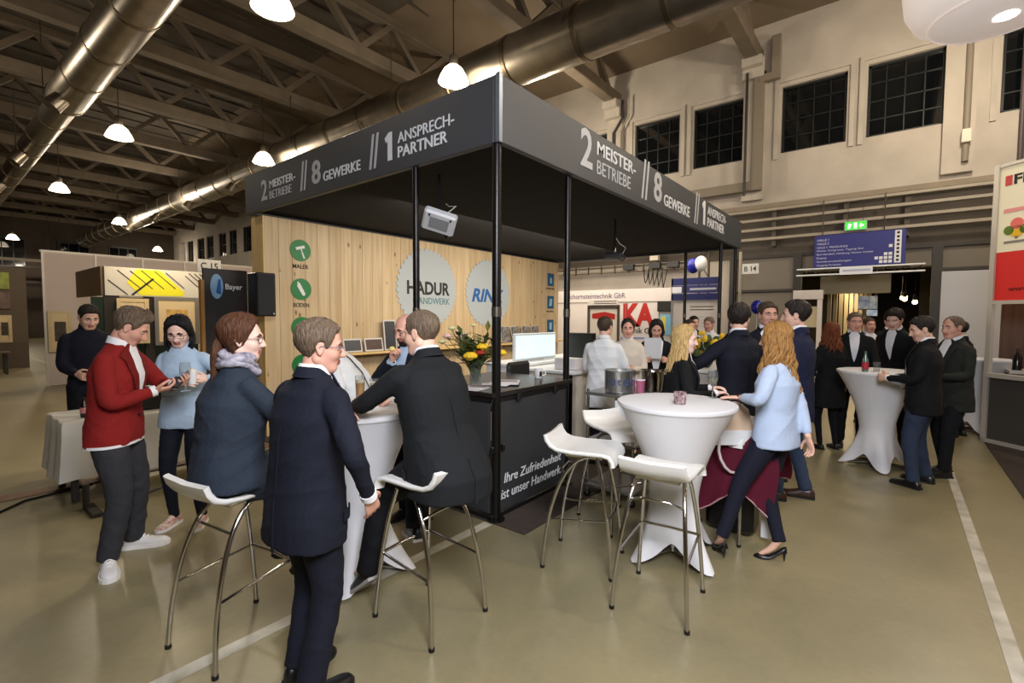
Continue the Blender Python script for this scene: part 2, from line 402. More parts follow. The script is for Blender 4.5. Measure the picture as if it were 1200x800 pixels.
pipe('wall_pipe', [(WX-.2, 6.8, 8.55), (WX-.2, 6.8, 8.0), (WX-.2, 7.05, 7.6), (WX-.2, 7.05, 5.0)], .03, rail_m, 'pale pipe with an offset bend beside the dark bent pipe')
pipe('wall_pipe', [(WX-.2, -1.02, 8.3), (WX-.2, -1.02, 5.1)], .06, pipe_m, 'grey pipe down the pilaster at the right end of the windows')
pipe('wall_pipe', [(WX-.2, -1.85, 8.3), (WX-.2, -1.85, 4.6)], .05, mat('pipe_purple', (70, 58, 60), .5), 'dark brown pipe on the wall behind the white lampshade')
mb = MB(); mb.box((WX-.29, -1.02, 5.62), (.08, .16, .28), bev=.01); jb = mb.build('junction_box', mat('box_cream', (206, 196, 176), .5), None, None, 'small cream junction box on the pipe right of the windows', 'box')
# rail band above the passage
mb = MB(); mb.span((WX-.06, -2.6, 3.35), (WX, 14, 4.62)); struct('trim_40', mb, louvre_m)
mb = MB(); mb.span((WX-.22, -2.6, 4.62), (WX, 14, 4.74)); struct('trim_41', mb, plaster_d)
rl = thing('wall_rails', 'four long horizontal rails on brackets along the wall above the passage', 'railing', (WX-.3, 0, 3.5))
for z in (4.55, 4.30, 4.05, 3.80): mb = MB(); mb.box((WX-.32, 4.6, z), (.07, 15, .075), bev=.01); mb.build('rail', rail_m, rl)
for y in (-1.9, -.1, 1.05, 2.6, 4.3, 7.3): mb = MB(); mb.span((WX-.28, y-.05, 3.6), (WX-.06, y+.05, 4.6)); mb.build('bracket', louvre_m, rl)
# grey infill around the passage
mb = MB()
for a, b in ((2.0, 3.6), (-2.6, -.62)): mb.span((WX-.1, a, 0), (WX-.02, b, 3.35))
mb.span((WX-.1, -.62, 2.92), (WX-.02, 2.0, 3.35)); struct('trim_42', mb, grey_board)
for k, y in enumerate((3.6, 2.05, -.66, -2.6)): mb = MB(); mb.span((WX-.18, y-.09, 0), (WX-.08, y+.09, 3.4)); struct('trim_%d' % (43+k), mb, dark_steel)
mb = MB(); mb.span((WX-.17, -2.6, 3.32), (WX-.08, 3.6, 3.40)); struct('trim_48', mb, dark_steel)
mb = MB(); mb.span((WX-.17, 2.05, 2.42), (WX-.08, 3.6, 2.48)); mb.span((WX-.17, -2.6, 2.78), (WX-.08, -.66, 2.85)); struct('trim_49', mb, dark_steel)
mb = MB(); mb.span((WX-.22, -1.75, .05), (WX-.17, -.74, 2.76)); struct('door_1', mb, mat('pale_panel', (186, 186, 190), .6))

# ---------------------------------------------------------------- ducts
def duct(x, z, r, y0, y1, label, seg=1.2, step=None):
    root = thing('air_duct', label, 'duct', (x, y0, z-r)); y = y0; k = 0
    while y < y1-.01:
        e = min(y+seg, y1); pts = []; 
        n = 9 if y < 26 else 2
        rings = [(x, y+(e-y)*j/(n-1), z) for j in range(n)]; rr = [r*(1+(.006 if (j % 2) else -.004)) for j in range(n)]
        MB().tube(rings, rr, 28).build('duct_section', steel, root, 50)
        mb = MB(); mb.tube([(x, e-.045, z), (x, e+.045, z)], r*1.035, 28); mb.build('joint_ring', steel_band, root, 40)
        if k % 3 == 1:
            mb = MB(); mb.tube([(x-r*1.0, e+.2, z), (x-r*1.0, e+.2, ZC+.2)], .012, 6); mb.build('hanger', dark_steel, root)
        y = e; k += 1
        if step and y >= step[0]: r = step[1]; step = None
    return root
d1 = duct(8.33, 7.2, .50, 1.5, 46.8, 'long shiny silver ventilation duct running over the dark stand', 1.7)
d2 = duct(2.61, 7.0, .40, 6.5, 38, 'brown-silver ventilation duct at upper left, narrowing in steps', 1.9, (16.0, .31))
# nozzles along the ducts
for (x, z, r, ys, dn) in ((8.33, 7.2, .5, (11.5, 20.4, 25, 29.6, 34.2), d1), (2.61, 7.0, .36, (15.2, 21.5, 27), d2)):
    for y in ys:
        mb = MB(); mb.tube([(x-.2, y, z-r*.75), (x-.42, y, z-r-.2)], [.16, .19], 14); mb.build('air_nozzle', steel, dn, 50)

# ---------------------------------------------------------------- bell lamps
lamp_glow = mat('lamp_glow', (255, 244, 224), .4, emit=((255, 236, 205), 9)); lamp_body = mat('lamp_body', (150, 140, 124), .4, metal=.6)
def bell():
    root = thing('bell_lamp', 'x', 'lamp', (0, 0, 0), 'bell lamps under the roof')
    OFF[root.name] = Vector()
    MB().lathe([(.05, .34), (.12, .33), (.20, .26), (.28, .12), (.33, 0), (.325, -.005), (.27, .11), (.19, .245), (.10, .3), (.05, .3)], n=24, cap=False).build('shade', mat('lamp_shade_glow', (244, 238, 224), .4, emit=((255, 236, 205), 3.2)), root, 50)
    MB().lathe([(.001, .02), (.16, .02), (.2, .05), (.14, .2), (.001, .24)], n=16, cap=False).build('bulb', lamp_glow, root, 50)
    MB().lathe([(.09, .33), (.10, .36), (.10, .52), (.06, .56)], n=14).build('ballast', lamp_body, root, 50)
    MB().tube([(0, 0, .55), (0, 0, 3.32)], .012, 6).build('hanging_rod', dark_steel, root)
    return root
LP = [(3.9, 8.15, 'big bright bell lamp cut by the top edge of the photo'), (3.9, 17.35, 'bright bell lamp at left below the trusses, nearest of the left row'), (4.0, 26.7, 'bell lamp at far left, second in the left row'),
      (4.5, 46.2, 'small distant bell lamp at the far left edge'), (7.45, 7.58, 'bell lamp glowing just above the dark fascia by the duct'), (7.45, 16.4, 'bell lamp at the left end of the dark fascia under the duct'),
      (7.4, 33.5, 'small distant bell lamp below the far end of the long duct'), (12.3, 45.2, 'smallest distant bell lamp above the white partition')]
L0 = None; LC = (255, 238, 214)
for x, y, lab in LP:
    if L0 is None: L0 = bell(); L0.location = (x, y, 6.72); L0['label'] = lab
    else: dup(L0, (x, y, 6.72), None, lab)
    if x < 5: lamp('bell_and_fill_light', 'SPOT', (x, y, 6.60), 300, LC, .25, spot=165)
    else: lamp('bell_and_fill_light', 'POINT', (x, y, 6.60), 240, LC, .25)
# same rows go on unseen; outer rows are added to brighten wall and fascia
for x, y in ((3.9, -1.1), (7.7, -1.1), (11.6, 7.9), (11.6, -1.1), (7.45, 25.5), (7.7, -10), (11.6, -10), (-.1, 8.15), (-.1, 17.3)):
    lamp('bell_and_fill_light', 'POINT', (x, y, 6.60), 240 if x > 0 else 110, LC, .25)
# ================================================================ people
class Geo:
    def __init__(s): s.v = []; s.f = []
    def add(s, vs, fs): k = len(s.v); s.v += [tuple(p) for p in vs]; s.f += [tuple(i+k for i in f) for f in fs]
    def loft(s, rings):
        n = len(rings[0]); vs = [p for g in rings for p in g]; fs = []; k = len(rings)
        for i in range(k-1):
            for j in range(n): fs.append((i*n+j, i*n+(j+1) % n, (i+1)*n+(j+1) % n, (i+1)*n+j))
        c0 = sum((Vector(p) for p in rings[0]), Vector())/n; c1 = sum((Vector(p) for p in rings[-1]), Vector())/n
        a = len(vs); vs += [c0, c1]
        for j in range(n): fs.append((a, (j+1) % n, j)); fs.append((a+1, (k-1)*n+j, (k-1)*n+(j+1) % n))
        s.add(vs, fs)
    def limb(s, pts, rad, n=14, rnd=2, ref=None, flat=1.0, cap=True):
        P = [(Vector(p), r) for p, r in zip(pts, rad)]
        for _ in range(rnd):
            Q = [P[0]]
            for (a, ra), (b, rb) in zip(P, P[1:]): Q += [(a.lerp(b, .25), ra*.75+rb*.25), (a.lerp(b, .75), ra*.25+rb*.75)]
            P = Q+[P[-1]]
        if cap:
            t0 = (P[0][0]-P[1][0]).normalized(); t1 = (P[-1][0]-P[-2][0]).normalized()
            P = [(P[0][0]+t0*P[0][1]*.55, P[0][1]*.6)]+P+[(P[-1][0]+t1*P[-1][1]*.55, P[-1][1]*.6)]
        x = None; rings = []
        for i, (p, r) in enumerate(P):
            t = (P[min(i+1, len(P)-1)][0]-P[max(i-1, 0)][0]).normalized()
            if x is None: x = Vector(ref) if ref else (Vector((1, 0, 0)) if abs(t.x) < .8 else Vector((0, 1, 0)))
            x = (x-t*x.dot(t)).normalized(); y = t.cross(x)
            rings.append([p+(x*math.cos(q)+y*math.sin(q)*flat)*r for q in [2*math.pi*j/n for j in range(n)]])
        s.loft(rings)
    def ball(s, c, r, sq=(1, 1, 1)):
        m = MB().sphere(c, r, 14, 9, sq); s.add(m.v, m.f)

PEND = []
def fuse(o, geo, voxel, smooth=4, fold=0.0, seed=0, post=None, fac=.6):
    """o: object; its mesh becomes the smooth union of the closed shapes in geo"""
    o.data.from_pydata(geo.v, [], geo.f); o.data.update()
    a = o.modifiers.new('r', 'REMESH'); a.mode = 'VOXEL'; a.voxel_size = voxel; a.use_smooth_shade = True
    if smooth: b = o.modifiers.new('s', 'SMOOTH'); b.factor = fac; b.iterations = smooth
    PEND.append((o, fold, seed, post))
def resolve():
    """evaluate all pending unions at once"""
    dg = bpy.context.evaluated_depsgraph_get(); dg.update(); out = []
    for o, fold, seed, post in PEND: out.append(bpy.data.meshes.new_from_object(o.evaluated_get(dg)))
    for (o, fold, seed, post), me in zip(PEND, out):
        old = o.data; mats = list(old.materials); o.modifiers.clear()
        n = len(me.vertices); co = np.zeros(n*3); me.vertices.foreach_get('co', co); co = co.reshape(-1, 3)
        if fold:
            no = np.zeros(n*3); me.vertices.foreach_get('normal', no); no = no.reshape(-1, 3)
            rs = np.random.RandomState(seed); f = np.zeros(n)
            for k in range(5):
                d = rs.normal(size=3); d[2] = abs(d[2])*1.3+.4; d *= rs.uniform(26, 60)/np.linalg.norm(d)
                e = rs.normal(size=3)*8; q = np.sin(.5*(co@d)+1.6*np.sin(co@e+rs.uniform(0, 6))+rs.uniform(0, 6)); msk = np.clip(.5+.9*np.sin(co@(rs.normal(size=3)*7)+rs.uniform(0, 6)), 0, 1); f += (1.1-2.2*np.abs(q)**.55)*rs.uniform(.5, 1)*msk
            co = co+no*(fold*f/2.2)[:, None]; me.vertices.foreach_set('co', co.ravel())
        if post: me = post(me, co) or me
        me.materials.clear()
        for x in mats: me.materials.append(x)
        me.shade_smooth(); o.data = me; me.name = o.name; bpy.data.meshes.remove(old)
    PEND.clear()
def newobj(name, m, parent):
    me = bpy.data.meshes.new(name); o = bpy.data.objects.new(name, me); COL.objects.link(o); o.parent = parent
    for x in (m if isinstance(m, (list, tuple)) else [m]): me.materials.append(x)
    OFF[o.name] = Vector(); return o

# ---- head: distance field cast onto a latitude/longitude grid
def _len(a): return np.sqrt((a*a).sum(-1))
def _ell(p, c, r): q = (p-np.array(c))/np.array(r); k = _len(q); return (k-1)*min(r)*np.maximum(.6, np.minimum(1.4, 1/np.maximum(k, .3)))
def _cap(p, a, b, ra, rb):
    a = np.array(a); b = np.array(b); t = np.clip(((p-a)@(b-a))/((b-a)@(b-a)), 0, 1); return _len(p-a-t[..., None]*(b-a))-(ra+(rb-ra)*t)
def _smin(a, b, k): h = np.clip(.5+.5*(b-a)/k, 0, 1); return b*(1-h)+a*h-k*h*(1-h)
def head_sdf(p, fem):
    q = p.copy(); q[..., 0] = np.abs(q[..., 0])
    d = _ell(q, (0, -.016, .03), (.0735, .093, .082))
    d = _smin(d, _ell(q, (0, .02, -.035), (.0565 if fem else .0595, .064, .076)), .03)
    d = _smin(d, _cap(q, (0, .052, -.092), (.016 if not fem else .006, .054, -.092), .021, .019), .03)
    d = _smin(d, _cap(q, (.048, -.01, -.06), (.02, .05, -.09), .014, .013), .03)
    d = _smin(d, _ell(q, (.036, .05, -.028), (.024, .025, .026)), .02)
    d = _smin(d, _cap(q, (.006, .078, .020), (.036, .068, .020), .013, .011), .012)
    d = -_smin(-d, _ell(q, (.031, .092, .003), (.018, .018, .012)), .012)
    d = _smin(d, _cap(q, (0, .083, .010), (0, .103, -.030), .007, .0105 if not fem else .009), .010)
    d = _smin(d, _ell(q, (.010, .091, -.033), (.009, .011, .008)), .007)
    d = _smin(d, _cap(q, (0, .083, -.057), (.017, .075, -.059), .0075, .005), .006)
    d = _smin(d, _cap(q, (0, .081, -.069), (.014, .075, -.067), .0085, .005), .006)
    return d
def cast(fem, nl, nt):
    th = np.linspace(-math.pi/2, math.pi/2, nt); az = np.linspace(0, 2*math.pi, nl, endpoint=False)
    T, A = np.meshgrid(th, az, indexing='ij')
    D = np.stack([np.cos(T)*np.sin(A), np.cos(T)*np.cos(A), np.sin(T)], -1)   # az 0 = front
    rs = np.linspace(.17, .03, 57); r = np.full(T.shape, .03); found = np.zeros(T.shape, bool); prev = rs[0]
    for x in rs:
        ins = (head_sdf(D*x, fem) < 0) & ~found; r[ins] = x; found |= ins
    lo = r.copy(); hi = r+.0026
    for _ in range(9):
        m = (lo+hi)/2; ins = head_sdf(D*m[..., None], fem) < 0; lo = np.where(ins, m, lo); hi = np.where(ins, hi, m)
    return D, lo, A
HEADS = {}
def head_base(fem, hi):
    if (fem, hi) not in HEADS: HEADS[fem, hi] = cast(fem, 88 if hi else 48, 66 if hi else 36)
    return HEADS[fem, hi]
def grid_faces(nt, nl):
    return [(i*nl+j, i*nl+(j+1) % nl, (i+1)*nl+(j+1) % nl, (i+1)*nl+j) for i in range(nt-1) for j in range(nl)]
def head_mesh(fem, hi):
    """verts, faces, material index (0 skin, 1 brow, 2 lip, 3 eye white, 4 iris)"""
    D, r, A = head_base(fem, hi); nt, nl = r.shape; P = D*r[..., None]
    V = P.reshape(-1, 3); F = grid_faces(nt, nl); M = []
    for f in F:
        c = V[list(f)].mean(0); x = abs(c[0]); k = 0
        if c[1] > .05:
            zb = .022+(.004 if x < .035 else -.003)
            if .012 < x < .047 and zb-.0045 < c[2] < zb+.0045: k = 1
            if x < .021 and -.074 < c[2] < -.053: k = 2
        M.append(k)
    V = [tuple(p) for p in V]
    def sph(c, rad, mi, n=10, m=8, sq=(1, 1, 1)):
        g = MB().sphere(c, rad, n, m, sq); o = len(V); V.extend(tuple(p) for p in g.v); F.extend(tuple(i+o for i in f) for f in g.f); M.extend([mi]*len(g.f))
    for sx in (-1, 1):
        sph((sx*.031, .0668, .002), .0128, 3, sq=(1, 1, .8)); sph((sx*.031, .0752, .001), .0064, 4, sq=(1, .75, .9))
        # ear: rim + bowl
        g = MB().sphere((0, 0, 0), 1, 12, 8); o = len(V)
        for p in g.v:
            x, y, z = p; z2 = z*.031+(.004 if z > 0 else 0); y2 = y*.0185*(1 if z > -.3 else .75)-.004-z*.004
            cut = -.006*max(0, 1-(y*y+z*z)*1.7); x2 = x*.009+(cut if x > .2 else 0)
            V.append((sx*(.0735+x2+.006*max(0, -y)), y2, z2-.008))
        F.extend(tuple(i+o for i in (f if sx > 0 else f[::-1])) for f in g.f); M.extend([0]*len(g.f))
    return V, F, M
def hair_shell(fem, hi, st, seed):
    D, r, A = head_base(fem, hi); nt, nl = r.shape; P = D*r[..., None]
    az = np.degrees(np.minimum(A, 2*math.pi-A)); z = P[..., 2]
    if st['kind'] == 'short': tab = [(0, .070), (30, .066), (48, .052), (60, .012), (72, -.012), (84, .022), (98, .012), (112, -.03), (140, -.062), (180, -.07)]
    elif st['kind'] == 'balding': tab = [(0, .16), (60, .14), (66, .03), (72, -.01), (84, .02), (98, .01), (112, -.03), (140, -.06), (180, -.068)]
    else: tab = [(0, .084), (18, .080), (38, .060), (54, .030), (66, -.005), (78, -.035), (95, -.05), (120, -.075), (180, -.085)]
    dz = st.get('line', 0)
    zl = np.interp(az, [a for a, _ in tab], [b for _, b in tab])+dz*np.clip(1-az/60, 0, 1)
    rs = np.random.RandomState(seed)
    if st['kind'] == 'balding': top = np.clip((z-.045)/.02, 0, 1); 
    m = np.clip((z-zl)/(.014 if not fem else .026)+.25, 0, 1); m = m*m*(3-2*m)
    t = st.get('thick', .011)*(.55+.55*np.clip((z+.03)/.1, 0, 1))
    if st['kind'] == 'balding': t = t*(1-.9*top)+0*z; m = m*(1-.98*top)
    t = t*(1+.16*np.sin(A*27+rs.uniform(0, 6)+3*np.sin(z*60))+.14*np.sin(A*11+z*90+rs.uniform(0, 6)))
    if st.get('quiff'): t = t+st['quiff']*np.clip(1-az/50, 0, 1)*np.clip((z-.06)/.03, 0, 1)
    R2 = r+t*m-.004*(1-m)
    V = (D*R2[..., None]).reshape(-1, 3)
    return [tuple(p) for p in V], grid_faces(nt, nl)

HANDS = {}
def make_hand(pose):
    c = {'flat': (6, 8, 6), 'relax': (22, 28, 18), 'grip': (48, 62, 35), 'hold': (32, 48, 30)}[pose]
    g = Geo()
    def el(y, z, a, b): return [Vector((a*math.cos(q), y, z+b*math.sin(q))) for q in [2*math.pi*j/14 for j in range(14)]]
    g.loft([el(-.03, 0, .025, .019), el(0, 0, .027, .018), el(.03, 0, .036, .017), el(.06, 0, .041, .015), el(.085, -.001, .041, .012), el(.093, -.002, .037, .008)])
    for x, ln, sp in ((.031, .072, 5), (.0105, .080, 1), (-.0105, .075, -3), (-.030, .058, -8)):
        p = Vector((x, .078, -.001)); a = 0; pts = [p]; 
        for k, fr in enumerate((.46, .31, .23)):
            a += R(c[k]); p = p+Vector((math.sin(R(sp))*math.cos(a), math.cos(R(sp))*math.cos(a), -math.sin(a)))*(ln+.012 if k == 0 else ln)*fr; pts.append(p)
        g.limb(pts, [.0096, .0088, .008, .0068], 8, 1)
    t = Vector((.024, .012, -.004)); cl = {'flat': 0, 'relax': .3, 'grip': .75, 'hold': .55}[pose]
    d1 = Vector((.75, .62, -.22-.25*cl)).normalized(); d2 = Vector((.45-.55*cl, .85, -.3-.3*cl)).normalized(); d3 = Vector((.3-.8*cl, .9, -.3-.25*cl)).normalized()
    g.limb([t, t+d1*.044, t+d1*.044+d2*.033, t+d1*.044+d2*.033+d3*.026], [.0155, .0115, .0098, .008], 8, 1)
    o = newobj('hand_tmp', MATS['skin'], None)
    def post(me, co):
        HANDS[pose] = (co.copy(), [tuple(p.vertices) for p in me.polygons])
    fuse(o, g, .0042, 2, post=post); return o

def ik(S, T, l1, l2, pole):
    S = Vector(S); T = Vector(T); d = T-S; L = d.length
    if L > (l1+l2)*.995: T = S+d*((l1+l2)*.995/L); d = T-S; L = d.length
    a = (l1*l1-l2*l2+L*L)/(2*L); h = math.sqrt(max(0, l1*l1-a*a)); u = d/L
    p = Vector(pole); p = p-u*p.dot(u)
    p = p.normalized() if p.length > 1e-4 else Vector((0, 0, 1))
    return S+u*a+p*h, T

def shoe(parent, ank, yaw, style, m, sole_m, s, pitch=0):
    """style: oxford, sneaker, pump"""
    heel = .075 if style == 'pump' else 0
    f = Vector((math.sin(yaw), math.cos(yaw), 0)); x = Vector((f.y, -f.x, 0)); o = Vector(ank); base = Vector((o.x, o.y, o.z))
    if pitch: fz = Vector((f.x*math.cos(pitch), f.y*math.cos(pitch), -math.sin(pitch))); up = x.cross(fz)*1
    else: fz = f; up = Vector((0, 0, 1))
    st = [(-.072, .018, .050), (-.062, .030, .078), (-.03, .034, .094), (.02, .035, .092), (.07, .040, .066), (.12, .045, .052), (.165, .041, .046), (.192, .027, .037), (.205, .010, .024)]
    if style == 'pump': st = [(-.062, .014, .035), (-.055, .025, .048), (-.03, .029, .036), (.02, .028, .026), (.07, .034, .022), (.11, .038, .032), (.145, .032, .034), (.172, .018, .026), (.186, .005, .014)]
    if style == 'sneaker': st = [(y, w*1.08, t*1.02+.006) for y, w, t in st]
    def lift(y): return heel*np.clip((.085-y)/.11, 0, 1)**1.2 if heel else 0
    b0 = .016 if style != 'pump' else .004
    if style == 'sneaker': b0 = .026
    P = lambda a, y, z: base+x*(a*s)+fz*(y*s)+up*(z*s)
    rings = []
    for y, w_, t in st:
        g = []; l = lift(y)
        for j in range(16):
            q = 2*math.pi*j/16; c_, s_ = math.cos(q), math.sin(q)
            g.append(P(w_*math.copysign(abs(c_)**.8, c_), y, l+b0+(max(0, s_)**.9*(t-b0) if s_ > 0 else -.3*b0*abs(s_))))
        rings.append(g)
    G = Geo(); G.loft(rings); o = newobj('shoe', m, parent); o.data.from_pydata(G.v, [], G.f); o.data.shade_smooth(); o.data.set_sharp_from_angle(angle=R(60))
    G = Geo(); rings = []
    for y, w_, t in st:
        l = lift(y); ww = w_*1.07+.002
        rings.append([P(ww, y*1.02, l), P(ww, y*1.02, l+b0), P(-ww, y*1.02, l+b0), P(-ww, y*1.02, l)])
    G.loft(rings)
    if heel: G.limb([P(0, -.045, .07), P(0, -.045, .0)], [.013*s, .005*s], 8, 0)
    elif style == 'oxford': G.loft([[P(a, y, z) for a, y in ((.034, -.07), (.036, -.005), (-.036, -.005), (-.034, -.07))] for z in (0, .018)])
    so = newobj('sole', sole_m, o); so.data.from_pydata(G.v, [], G.f)
    if style == 'sneaker':
        G = Geo()
        for k in range(4):
            y = .035+.022*k; t = .088-.011*k
            G.limb([P(-.02, y, t+.0), P(0, y+.004, t+.014), P(.02, y, t+.0)], [.004*s]*3, 6, 1)
        lo = newobj('lace', sole_m, o); lo.data.from_pydata(G.v, [], G.f); lo.data.shade_smooth()
    return o

class Torso:
    """stack of rings from hem to neck; P(t, ang) is a point on it (ang 90 = front)"""
    def __init__(s, rings): s.r = rings        # (t, centre, xaxis, yaxis, hw, hd)
    def at(s, t):
        r = s.r
        if t <= r[0][0]: return r[0][1:]
        for a, b in zip(r, r[1:]):
            if t <= b[0]:
                k = (t-a[0])/(b[0]-a[0]); k2 = k*k*(3-2*k)
                return (a[1].lerp(b[1], k), a[2].lerp(b[2], k).normalized(), a[3].lerp(b[3], k).normalized(), a[4]*(1-k2)+b[4]*k2, a[5]*(1-k2)+b[5]*k2)
        return r[-1][1:]
    def P(s, t, ang, off=0):
        c, x, y, hw, hd = s.at(t); q = R(ang); e = .86
        co, si = math.cos(q), math.sin(q)
        return c+x*((hw+off)*math.copysign(abs(co)**e, co))+y*((hd+off)*math.copysign(abs(si)**e, si))
    def patch(s, rows, off, thick=.004, n=6):
        """rows: (t, ang0, ang1) -> thin closed slab on the surface"""
        A = []; B = []
        for t, a0, a1 in rows:
            for j in range(n+1):
                a = a0+(a1-a0)*j/n; A.append(s.P(t, a, off+thick)); B.append(s.P(t, a, off))
        k = len(rows); w = n+1; F = []; N = len(A)
        for i in range(k-1):
            for j in range(n):
                a = i*w+j; F.append((a, a+1, a+w+1, a+w)); F.append((N+a, N+a+w, N+a+w+1, N+a+1))
        rim = [j for j in range(w)]+[i*w+n for i in range(1, k)]+[(k-1)*w+j for j in range(n-1, -1, -1)]+[i*w for i in range(k-2, 0, -1)]
        for a, b in zip(rim, rim[1:]+rim[:1]): F.append((a, N+a, N+b, b))
        return A+B, F

def part_mesh(name, m, parent, vs, fs, sharp=60):
    o = newobj(name, m, parent); o.data.from_pydata([tuple(v) for v in vs], [], fs); o.data.shade_smooth(); o.data.set_sharp_from_angle(angle=R(sharp)); return o

def smoothstep(a): a = min(1, max(0, a)); return a*a*(3-2*a)

PN = [0]
def person(label, loc, face, H=1.78, fem=False, group=None, lean=0, side=0, twist=0, pelvis=None, sit=False, head=(0, 0), hands=None, feet=None,
           top=None, legs=None, shoes=('oxford', 'shoe_black', 'sole_black'), hair=None, skin='skin', fat=1.0, glasses=None, detail=1, beard=None, scarf=None, lod=None, extra=None):
    """loc = ground point (world); face = heading in degrees (0 = +X). All joints below in the person's frame: x right, y forward, z up."""
    PN[0] += 1; seed = PN[0]; th = R(face-90); s = H/1.78
    root = thing('person', label, 'person', loc, group, rz=th if abs(th) > 1e-6 else 1e-5); OFF[root.name] = Vector()
    Wm = Matrix.Translation(Vector(loc))@Matrix.Rotation(th, 4, 'Z'); Wi = Wm.inverted()
    tol = lambda p: (Wi@Vector(p[1:])) if p[0] == 'w' else Vector(p)
    vox = {0: .017, 1: .012, 2: .009}[detail]; hi = detail > 0
    # ---- skeleton
    pel = Vector(pelvis) if pelvis else Vector((0, 0, .522*H))
    Q = Matrix.Rotation(R(side), 3, 'Y')@Matrix.Rotation(-R(lean), 3, 'X')
    upv = Q@Vector((0, 0, 1)); fwd = Q@Vector((0, 1, 0)); T = Matrix.Rotation(R(twist), 3, upv)
    pr = Vector((1, 0, 0)); sr = T@(Q@Vector((1, 0, 0))); sf = T@fwd
    up0 = (Vector((0, 0, 1))*.5+upv*.5).normalized()
    waist = pel+up0*(.17*s); chest = waist+upv*(.22*s); shc = chest+upv*(.115*s)+sf*(-.004); nb = shc+upv*(.075*s)+sf*.006*s
    fs_ = .88 if fem else 1.0
    shw = .168*s*fs_*(.5+.5*fat**.5)
    hyaw, hpit = head; HQ = Matrix.Rotation(R(hyaw), 3, 'Z')@Matrix.Rotation(-R(hpit), 3, 'X')
    hs = s*(1.03 if fem else 1.05)
    neck_t = nb+(upv*.6+Vector((0, 0, .4))).normalized()*.056*s
    hc = neck_t+HQ@Vector((0, .018, .076))*hs
    Hm = lambda p: hc+HQ@(Vector(p)*hs)
    SH = {'R': shc+sr*shw-upv*.022*s, 'L': shc-sr*shw-upv*.022*s}
    l1, l2 = .300*s, .262*s
    hands = hands or {}; ARM = {}
    for k, sx in (('R', 1), ('L', -1)):
        h = hands.get(k, {}); d = Vector((sx*.27*s, .07*s, pel.z-.045*s))
        tgt = tol(h['at']) if 'at' in h else d
        pole = h.get('pole', (sx*.5, -1, -.2))
        E, Wp = ik(SH[k], tgt, l1, l2, pole)
        ad = (Wp-E).normalized(); hd = Vector(h['dir']).normalized() if 'dir' in h else ad
        back = Vector(h['back']) if 'back' in h else sr*sx*1.0+fwd*.15    # direction the back of the hand faces
        ARM[k] = (SH[k], E, Wp, hd, back, h.get('pose', 'relax'))
    t1, t2 = .432*s, .420*s; LEG = {}; ankz = .088*s
    feet = feet or {}
    heelz = .07*s if shoes and shoes[0] == 'pump' else 0
    for k, sx in (('R', 1), ('L', -1)):
        h = feet.get(k, {}); hip = pel+pr*(sx*.088*s)+Vector((0, 0, -.005))
        at = tol(h['at']) if 'at' in h else Vector((sx*.11*s, .0, 0))
        yaw = R(h.get('yaw', sx*9)); az = at.z+ankz+heelz
        A = Vector((at.x, at.y, az)); kn, A2 = ik(hip, A, t1, t2, h.get('pole', (sx*.12, 1, 0)))
        LEG[k] = (hip, kn, A2, yaw, A2.z-ankz-heelz, R(h.get('pitch', 0)))
    # ---- body (skin): torso, neck, limbs; head and hands joined on
    G = Geo()
    def ell(c, x, y, a, b, n=18): return [c+x*(a*math.cos(q))+y*(b*math.sin(q)) for q in [2*math.pi*j/n for j in range(n)]]
    G.loft([ell(pel-Vector((0, 0, .06)), pr, Vector((0, 1, 0)), .10*s, .08*s), ell(pel, pr, Vector((0, 1, 0)), .14*s, .095*s), ell(waist, sr, sf, .12*s*fat, .085*s), ell(chest, sr, sf, .14*s, .1*s), ell(shc, sr, sf, .12*s, .075*s), ell(nb, sr, sf, .05*s, .05*s)])
    lf = .86 if (legs or fem) else 1.0
    nr = .054*s*(.86 if fem else 1.02*fat**.3)
    G.limb([nb-upv*.05*s, nb+upv*.02*s, neck_t, hc-HQ@Vector((0, .015, .02))*hs], [nr*1.25, nr*1.05, nr, nr*.95], 16, 1)
    for k in 'RL':
        S_, E, Wp, hd, back, hp = ARM[k]; fb = .85 if fem else 1
        G.limb([S_, S_.lerp(E, .5), E, E.lerp(Wp, .35), Wp+hd*.01], [.034*s*fb, .040*s*fb, .036*s*fb, .037*s*fb, .0265*s*fb], 12, 1)
        hip, kn, A, yaw, fz, fp = LEG[k]
        G.limb([hip, hip.lerp(kn, .5), kn, kn.lerp(A, .35), A], [.074*s*lf, .064*s*lf, .047*s*lf, .047*s*lf, .034*s*lf], 12, 1)
        fd = Vector((math.sin(yaw), math.cos(yaw), 0)); g0 = Vector((A.x, A.y, fz))
        G.limb([A+Vector((0, 0, 0)), g0+fd*.05*s+Vector((0, 0, .05+heelz*.4))*s, g0+fd*.13*s+Vector((0, 0, .022))*s], [.032*s, .028*s, .016*s], 10, 1)
    body = newobj('body', [MATS[skin], MATS[(hair or {}).get('mat', 'hair_brown')], MATS['lip'], MATS['eye_white'], MATS['iris']], root)
    HV, HF, HM = head_mesh(fem, hi)
    HVw = [tuple(Hm(p)) for p in HV]
